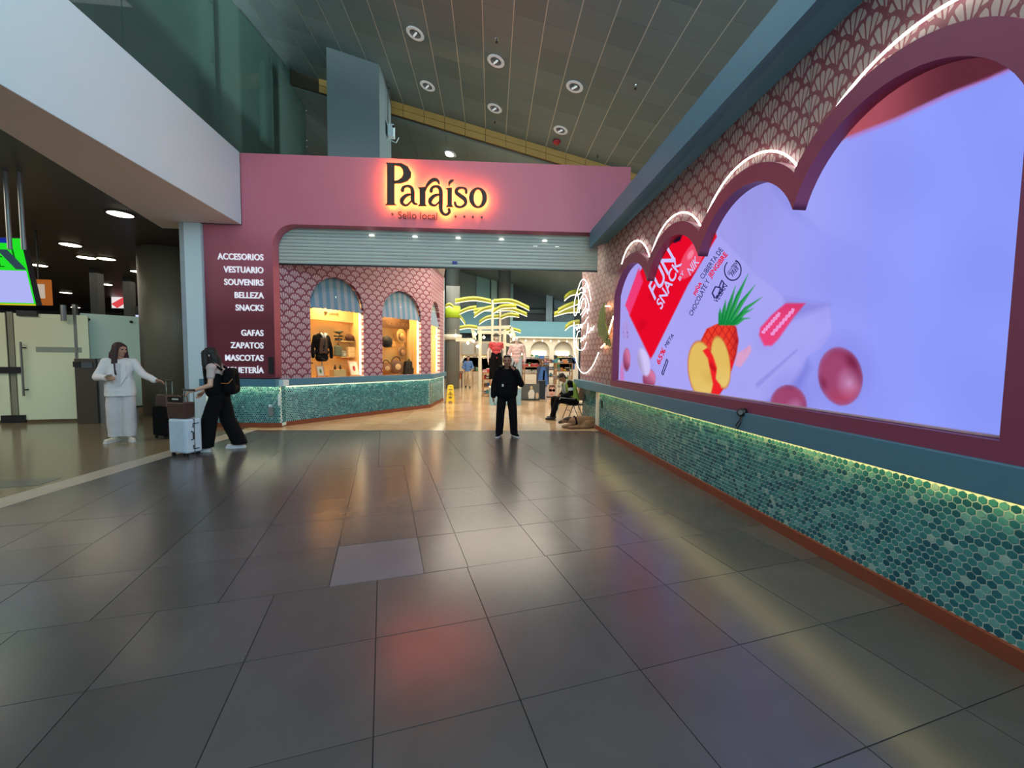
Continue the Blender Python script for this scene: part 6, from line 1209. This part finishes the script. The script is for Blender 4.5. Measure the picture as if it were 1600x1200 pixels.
c, w_ = rack('display_table', 738, 756, 600, (.8,), .9, 'long table in the middle aisle behind the pole'); stock(c, w_, (.8,), 5, 'aisle table', 'goods on the aisle table', ['vase', 'handbag', 'gift box', 'hat'], .28)
c, w_ = rack('display_table', 818, 842, 602, (.72, 1.15), .8, 'two-level table right of the mannequins'); stock(c, w_, (.72, 1.15), 6, 'two-level table', 'goods on the two-level table', ['vase', 'gift box', 'handbag', 'potted plant'], .24, ['red', 'orange', 'white', 'yellow', 'brown', 'pink', 'green'])
c, w_ = rack('display_rack', 846, 868, 600.5, (.5, .95, 1.4), .6, 'oak rack behind the poster stands'); stock(c, w_, (.5, .95, 1.4), 5, 'rack behind the posters', 'goods on the rack behind the posters', ['handbag', 'gift box', 'hat', 'vase', 'stack of shirts'], .26)
c, w_ = rack('display_rack', 868, 894, 606, (.5, .95, 1.4), .6, 'oak rack behind the seated guard'); stock(c, w_, (.5, .95, 1.4), 6, 'rack behind the guard', 'goods on the rack behind the guard', ['gift box', 'potted plant', 'handbag', 'vase', 'hat'], .25)
for i in range(3):
    cx = x0 + .15 + aw_ * (i + .46) * 1.08; nm = ['left', 'middle', 'right'][i]
    for k in range(4): goods(['stack of shirts', 'potted plant', 'handbag', 'gift box'][(k + i) % 4], (cx - aw_ * .33 + aw_ * .22 * k, 31.15, 1.64), .34, CN[(i * 4 + k * 5) % 12], f'{["leftmost", "second from left", "third from left", "rightmost"][k]} on the upper shelf in the {nm} arched niche', 'goods in the arched niches')
    for k in range(4): goods(['gift box', 'handbag', 'stack of shirts', 'vase'][(k + i) % 4], (cx - aw_ * .33 + aw_ * .22 * k, 31.15, 1.22), .32, CN[(i * 3 + k * 7 + 2) % 12], f'{["leftmost", "second from left", "third from left", "rightmost"][k]} on the lower shelf in the {nm} arched niche', 'goods in the arched niches')
# clothes rails
def rail(px0, px1, Y, z, n, label, cols, place):
    a, b = atY(px0, 570, Y), atY(px1, 570, Y); t = thing('clothes_rail', ((a.x + b.x) / 2, Y, 0), label, 'clothes rail'); MB().tube([(a.x, Y, z), (b.x, Y, z)], .02, 8).build('bar', m_steel, t)
    for x in (a.x, b.x): MB().tube([(x, Y, 0), (x, Y, z)], .02, 8).build('post', m_steel, t); MB().box((x, Y, .015), (.06, .5, .03)).build('foot', m_steel, t)
    for i in range(n): goods('hanging shirt', (a.x + (b.x - a.x) * (i + .5) / n, Y - .06, z - .78), .72, cols[i % len(cols)], f'{["leftmost", "second", "third", "fourth", "fifth", "sixth"][i]} from left on {place}', 'clothes on the rails')
rail(727, 748, 27, 1.75, 6, 'clothes rail behind the distant visitor', ['white', 'black', 'beige', 'pink', 'grey', 'white'], 'the rail behind the distant visitor'); rail(754, 772, 26, 1.7, 5, 'clothes rail behind the long aisle table', ['black', 'white', 'red', 'beige', 'black'], 'the rail behind the aisle table'); rail(820, 840, 26, 1.7, 5, 'clothes rail behind the two-level table', ['red', 'grey', 'blue', 'white', 'brown'], 'the rail behind the two-level table'); rail(874, 894, 24, 1.8, 5, 'clothes rail beside the neon panel edge', ['green', 'white', 'yellow', 'red', 'blue'], 'the rail by the neon panel')
# poster stands and bin in front of the racks
def poster(px0, px1, pyt, pyb, label, bg, shapes):
    b0 = atZ((px0 + px1) / 2, pyb); Y = b0.y; a, b = atY(px0, pyb, Y), atY(px1, pyt, Y); t = thing('poster_stand', (b0.x, Y, 0), label, 'poster'); z0 = max(0.0, a.z)
    MB().box(((a.x + b.x) / 2, Y + .03, (z0 + b.z) / 2), (b.x - a.x, .05, b.z - z0)).build('board', bg, t); MB().box(((a.x + b.x) / 2, Y + .12, .02), (b.x - a.x, .3, .04)).build('base', m_black, t)
    W_, H_ = b.x - a.x, b.z - z0
    for nm, m, pts in shapes: link(nm, flat([[(a.x + W_ * x, z0 + H_ * y) for x, y in pts]], .008, (0, Y - .002, 0), (1, 0, 0), (0, 0, 1)), m, t)
E2 = lambda cx, cy, rx, ry: ell(cx, cy, rx, ry, 16)
poster(814, 843, 600, 625.5, 'grey photo poster of a sitting figure on the floor stand', mat('poster_grey', (92, 90, 86), .5), [('printed_figure', gm('white'), [(.42, .1), (.70, .1), (.74, .45), (.66, .66), (.50, .66), (.38, .45)]), ('printed_head', gm('beige'), E2(.56, .78, .07, .11)), ('printed_dog', gm('beige'), E2(.88, .28, .09, .2))])
poster(855, 870, 601, 621, 'poster of a face with sunglasses beside the black bin', mat('poster_pale', (200, 176, 160), .5), [('printed_face', mat('print_skin', (226, 164, 138), .5), E2(.5, .45, .33, .42)), ('printed_hair', gm('brown'), [(.12, .62), (.2, .95), (.8, .98), (.92, .6), (.75, .78), (.3, .8)]), ('printed_lens', m_black, E2(.33, .56, .17, .12)), ('printed_lens', m_black, E2(.68, .56, .17, .12)), ('printed_lips', gm('red'), E2(.48, .24, .1, .04))])
poster(839, 858, 573, 603, 'tall blue poster with a figure behind the black bin', mat('poster_dark_blue', (44, 58, 86), .5), [('printed_jacket', gm('blue'), [(.05, .0), (.95, .0), (.85, .55), (.65, .98), (.35, .98), (.15, .55)]), ('printed_arm', mat('print_skin', (226, 164, 138), .5), [(.45, .2), (.62, .2), (.66, .8), (.54, .82)]), ('printed_collar', gm('orange'), [(.4, .08), (.62, .08), (.6, .22), (.45, .22)])])
bn = atZ(847, 624); tb = thing('bin', bn, 'tall black bin between the grey poster and the sunglasses poster', 'bin'); MB().box(bn + Vector((0, .15, .36)), (.26, .26, .72)).build('body', m_black, tb, bevel=.01); MB().box(bn + Vector((0, .15, .735)), (.28, .28, .03)).build('lid', mat('dark_lid', (44, 42, 42), .4), tb)
dp_ = atY(891, 563, 24); one(MB().box((dp_.x, 24, dp_.z), (.5, .05, .85)).build('poster_panel', mat('navy_print', (24, 26, 44), .5)), 'small dark blue poster high beside the neon panel', 'poster') if False else None
# ---------------------------------------------------- goods in the show windows
def WP(i, px, py, off):
    A, E, s0, s1, z0, za = wins[i]; N = Vector((E.y, -E.x, 0)); p = atP(px, py, A + N * off, N); return p, E, N
def wbox(i, px, py, off, w, dpt, h, name, m, par, base=False):
    p, E, N = WP(i, px, py, off); return MB().box(p + Vector((0, 0, h / 2 if base else 0)), (w, dpt, h), math.atan2(E.y, E.x)).build(name, m, par)
p, E, N = WP(0, 512, 495, -.55); sg = thing('window_sign', p, 'cream header board lettered DANTE in the left show window', 'sign'); wbox(0, 520, 493, -.58, 1.35, .10, .30, 'board', mat('board_cream', (230, 190, 128), .6), sg)
p, E, N = WP(0, 506, 490.5, -.51); letters(text_mesh('♥ DANTE', .12, p, E, (0, 0, 1), .006, .002, fit=(.42, .075)), mat('brown_print', (90, 56, 34), .6), sg)
# torso form with dark jumper and white collar
p, E, N = WP(0, 503, 566, -.38); z0 = wins[0][4]; mn = thing('torso_form', p, 'dark jumper with white shirt collar on a torso form, left show window', 'clothes')
B = Vector((p.x, p.y, z0)); ax = lambda x, y, z: B + E * x + N * y + Vector((0, 0, z))
Vj = Vol()
for z, hw, dp2 in ((.48, .17, .10), (.62, .18, .11), (.78, .185, .115), (.92, .19, .11), (1.02, .15, .08)): Vj.cap(ax(-hw + dp2, 0, z), ax(hw - dp2, 0, z), dp2)
for k in (-1, 1): Vj.cap(ax(k * .17, 0, 1.0), ax(k * .25, .01, .72), .06, .05); Vj.cap(ax(k * .25, .01, .72), ax(k * .245, .03, .50), .05, .042)
me = grown(Vj, .014, 4); wrinkle(me, .005, 28, 9); link('jumper', me, m_blk2, mn)
me = grown(Vol().cap(ax(-.09, .09, .62), ax(.07, .09, .62), .03).cap(ax(-.06, .10, .95), ax(.05, .10, .95), .03).cap(ax(-.08, .09, .62), ax(-.05, .10, .95), .045).cap(ax(.05, .09, .62), ax(.04, .10, .95), .045), .014, 3); link('vest_front', me, mat('brown_vest', (84, 60, 50), .7), mn)
MB().prism([ax(-.10, .10, 1.10), ax(-.02, .12, .98), ax(.0, .12, 1.04), ax(-.04, .06, 1.12)], N * .012).build('collar', m_sole, mn); MB().prism([ax(.10, .10, 1.10), ax(.02, .12, .98), ax(.0, .12, 1.04), ax(.04, .06, 1.12)], N * .012).build('collar', m_sole, mn)
MB().tube([ax(0, 0, .98), ax(0, 0, 1.14)], .05, 12).build('neck_cap', mat('tan_form', (176, 130, 86), .5), mn); MB().tube([ax(0, 0, 0), ax(0, 0, .5)], .018, 8).build('pole', m_steel, mn); MB().cyl(ax(0, 0, 0), .14, .015, 18).build('base', m_steel, mn)
sh_ = thing('window_shelf', WP(0, 545, 533, -.6)[0], 'two pale shelf boards on the back of the left show window', 'shelf')
for py_ in (534, 558): wbox(0, 548, py_, -.62, .75, .24, .03, 'shelf_board', mat('board_cream', (230, 190, 128), .6), sh_)
p, E, N = WP(0, 529, 532, -.58); bo = thing('bonsai', p, 'little dark bonsai tree on the upper shelf, left show window', 'plant'); MB().box(p + Vector((0, 0, .03)), (.16, .10, .06), math.atan2(E.y, E.x)).build('tray', m_black, bo); MB().tube([p + Vector((0, 0, .05)), p + E * .03 + Vector((0, 0, .14)), p + Vector((0, 0, .24))], .014, 6).build('trunk', gm('brown'), bo)
for dx, dz, r_ in ((-.06, .12, .08), (.07, .12, .07), (0, .22, .10), (.08, .24, .06), (-.08, .23, .06)): MB().ball(p + E * dx + Vector((0, 0, dz)), r_, 8, 0, (1, .8, .35)).build('foliage', mat('bonsai_green', (40, 62, 40), .6), bo)
p, E, N = WP(0, 546, 532.5, -.56); ht = thing('hat', p, 'dark brown round hat on the upper shelf, left show window', 'hat'); MB().ball(p + Vector((0, 0, .09)), .125, 14, 0, (1, .8, .8)).build('crown', mat('felt_brown', (86, 50, 36), .8), ht, True); MB().lathe(p + Vector((0, 0, .01)), [(.16, 0), (.16, .012)], 18).build('brim', mat('felt_brown', (86, 50, 36), .8), ht)
p, E, N = WP(0, 528, 556.5, -.56); ba = thing('backpack', p, 'grey-green bag on the lower shelf, left show window', 'bag'); MB().box(p + Vector((0, 0, .14)), (.22, .12, .28), math.atan2(E.y, E.x), taper=.85).build('body', mat('bag_sage', (96, 104, 88), .7), ba, bevel=.03); MB().tube([p + E * -.05 + Vector((0, 0, .27)), p + Vector((0, 0, .34)), p + E * .05 + Vector((0, 0, .27))], .012, 6).build('handle', m_black, ba)
p, E, N = WP(0, 537, 557, -.52); ba = thing('pouch', p, 'small pale pouch beside the grey-green bag, left show window', 'bag'); MB().box(p + Vector((0, 0, .08)), (.13, .08, .16), math.atan2(E.y, E.x), taper=.8).build('body', mat('pouch_grey', (150, 146, 130), .7), ba, bevel=.02); MB().box(p + N * .045 + Vector((0, 0, .05)), (.05, .01, .06), math.atan2(E.y, E.x)).build('tag', m_sole, ba)
p, E, N = WP(0, 548, 557, -.55); bx = thing('carton', p, 'plain cream box on the right of the lower shelf, left show window', 'box'); MB().box(p + Vector((0, 0, .13)), (.22, .14, .26), math.atan2(E.y, E.x)).build('body', mat('carton_cream', (234, 198, 140), .6), bx); MB().box(p + N * .073 + Vector((0, 0, .12)), (.14, .004, .02), math.atan2(E.y, E.x)).build('print', gm('beige'), bx)
for px_, py_, w_, h_, lab, cc in ((502, 584, .22, .30, 'small framed print with a green plant leaning low at left, left show window', 'green'), (555, 583.5, .30, .42, 'framed print with a red border leaning low at right, left show window', 'red')):
    p, E, N = WP(0, px_, py_, -.22); B_ = Vector((p.x, p.y, z0)); up_ = (Vector((0, 0, 1)) - N * .28).normalized(); fr_ = thing('picture_frame', B_, lab, 'picture'); o_ = B_
    link('frame', flat([[(-w_ / 2, 0), (w_ / 2, 0), (w_ / 2, h_), (-w_ / 2, h_)], [(-w_ / 2 + .03, .03), (-w_ / 2 + .03, h_ - .03), (w_ / 2 - .03, h_ - .03), (w_ / 2 - .03, .03)]], .025, o_, E, up_), mat('frame_rose', (206, 150, 110), .5), fr_); link('sheet', flat([[(-w_ / 2 + .03, .03), (w_ / 2 - .03, .03), (w_ / 2 - .03, h_ - .03), (-w_ / 2 + .03, h_ - .03)]], .01, o_, E, up_), gm('white'), fr_)
    link('print', flat([ell(0, h_ * .5, w_ * .14, h_ * .18, 12)], .004, o_ + N * .009, E, up_), gm(cc), fr_)
bx_, E, N = WP(0, 528, 586, -.24); bs = thing('plinth_box', Vector((bx_.x, bx_.y, z0)), 'low cream plinth with two small dark bottles in front, left show window', 'plinth'); MB().box(Vector((bx_.x, bx_.y, z0 + .09)), (.34, .2, .18), math.atan2(E.y, E.x)).build('body', mat('board_cream', (230, 190, 128), .6), bs)
for dx, lab in ((-.08, 'left dark bottle on the low cream plinth, left show window'), (.07, 'right dark bottle on the low cream plinth, left show window')):
    q_ = Vector((bx_.x, bx_.y, z0 + .18)) + E * dx; bt = thing('bottle', q_, lab, 'bottle', 'bottles on the plinth'); MB().lathe(q_, [(.03, 0), (.034, .05), (.016, .08), (.014, .10)], 12).build('body', mat('bottle_brown', (60, 34, 24), .2), bt, True); MB().cyl(q_ + Vector((0, 0, .10)), .016, .02, 10).build('cap', m_black, bt)
# middle window: dark board, cap, bags and hats
p, E, N = WP(1, 622, 505, -.6); sg = thing('window_sign', p, 'dark brown header board with faint lettering in the middle show window', 'sign'); wbox(1, 617, 504, -.6, 1.5, .08, .34, 'board', mat('board_brown', (98, 66, 40), .6), sg)
p, E, N = WP(1, 603, 507.5, -.55); link('lettering', text_mesh('AMOR    CALLEJERO', .1, p, E, (0, 0, 1), .005, fit=(.9, .08)), mat('board_tan', (140, 102, 66), .6), sg) if False else letters(text_mesh('NOT    SOLA', .1, p, E, (0, 0, 1), .005, fit=(1.0, .10)), mat('board_tan', (140, 102, 66), .6), sg)
for px_, py_, kd, r_, cc, lab in ((604, 534, 'cap', .20, (26, 24, 26), 'black cap hanging at the left of the middle show window'), (627, 526, 'hat', .20, (196, 148, 86), 'straw hat hanging at upper right of the middle show window'), (628, 551, 'hat', .18, (150, 110, 70), 'brown woven hat below the straw hat in the middle show window'), (619, 573, 'bag', .26, (104, 74, 56), 'round brown patterned bag at the bottom of the middle show window'), (639, 575, 'pack', .24, (32, 31, 32), 'black backpack at the bottom right of the middle show window'), (603, 575, 'bag', .20, (150, 100, 60), 'tan bag at the bottom left of the middle show window'), (615, 538, 'purse', .12, (206, 150, 80), 'small tan purse hanging in the centre of the middle show window')):
    p, E, N = WP(1, px_, py_, -.55); t = thing({'pack': 'backpack', 'purse': 'handbag', 'bag': 'handbag'}.get(kd, kd), p, lab, 'bag' if kd in ('bag', 'pack', 'purse') else 'hat'); m_ = mat('gd_%d_%d' % (px_, py_), cc, .7, vary=.25, scale=16)
    Mr = Matrix((E, N, Vector((0, 0, 1)))).transposed().to_4x4()
    if kd == 'cap': MB().ball(p, r_, 14, 0, (1, .6, .9), Mr).build('crown', m_, t, True); MB().ball(p + Vector((0, 0, -.15)) + N * .1, .12, 10, 0, (1, .8, .15), Mr).build('peak', m_, t)
    elif kd == 'hat': MB().ball(p, r_, 16, 0, (1, .16, 1.15), Mr).build('brim', m_, t, True); MB().ball(p + N * .03, r_ * .55, 12, 0, (1, .7, 1.1), Mr).build('crown', m_, t, True); MB().tube([p + N * .04 + E * (r_ * .57 * math.cos(a)) + Vector((0, 0, r_ * .62 * math.sin(a))) for a in np.linspace(0, 6.28, 14)], .012, 5).build('band', gm('brown'), t)
    elif kd == 'bag': MB().ball(p, r_, 16, 0, (1, .4, .85), Mr).build('body', m_, t, True); MB().tube([p + E * (r_ * .7 * math.cos(a)) + Vector((0, 0, r_ * .4 + r_ * .8 * math.sin(a))) for a in np.linspace(0, 3.14, 9)], .014, 6).build('strap', gm('black'), t); MB().ball(p + N * r_ * .36, r_ * .45, 12, 0, (1, .2, .8), Mr).build('patch', gm('beige'), t)
    elif kd == 'pack': MB().box(p + Vector((0, 0, 0)), (.40, .2, .44), math.atan2(E.y, E.x), taper=.8).build('body', m_, t, bevel=.05); MB().box(p + N * .12 + Vector((0, 0, -.08)), (.26, .06, .18), math.atan2(E.y, E.x)).build('pocket', m_, t, bevel=.02); MB().tube([p + E * -.06 + Vector((0, 0, .2)), p + Vector((0, 0, .29)), p + E * .06 + Vector((0, 0, .2))], .014, 6).build('handle', m_, t)
    else: MB().box(p, (r_ * 1.6, .06, r_ * 1.5), math.atan2(E.y, E.x), taper=.8).build('body', m_, t, bevel=.02); MB().tube([p + E * -.07 + Vector((0, 0, .08)), p + Vector((0, 0, .3)), p + E * .07 + Vector((0, 0, .08))], .008, 5).build('strap', gm('brown'), t)
# right window: two shelves with bottles
s3 = thing('window_shelf', WP(2, 680, 555, -.5)[0], 'pale shelf boards in the narrow right show window', 'shelf')
for py_ in (538, 562): wbox(2, 680, py_, -.5, 1.2, .3, .03, 'shelf_board', mat('board_cream', (230, 190, 128), .6), s3)
for k, (px_, py_, cc, lab) in enumerate(((677, 536.5, 'pink', 'pink bottle on the upper shelf, narrow right show window'), (681, 536.5, 'white', 'white bottle on the upper shelf, narrow right show window'), (677, 560.5, 'white', 'tall white bottle on the lower shelf, narrow right show window'), (681, 560.5, 'orange', 'orange bottle on the lower shelf, narrow right show window'))):
    p, E, N = WP(2, px_, py_, -.5); p.z = wins[2][4] - .03 if py_ == 580 else p.z; t = thing('bottle', p, lab, 'bottle', 'bottles in the right show window'); MB().lathe(p, [(.07, 0), (.075, .16), (.03, .24), (.03, .28)], 12).build('body', gm(cc), t, True); MB().cyl(p + Vector((0, 0, .28)), .034, .04, 10).build('cap', gm('brown'), t)
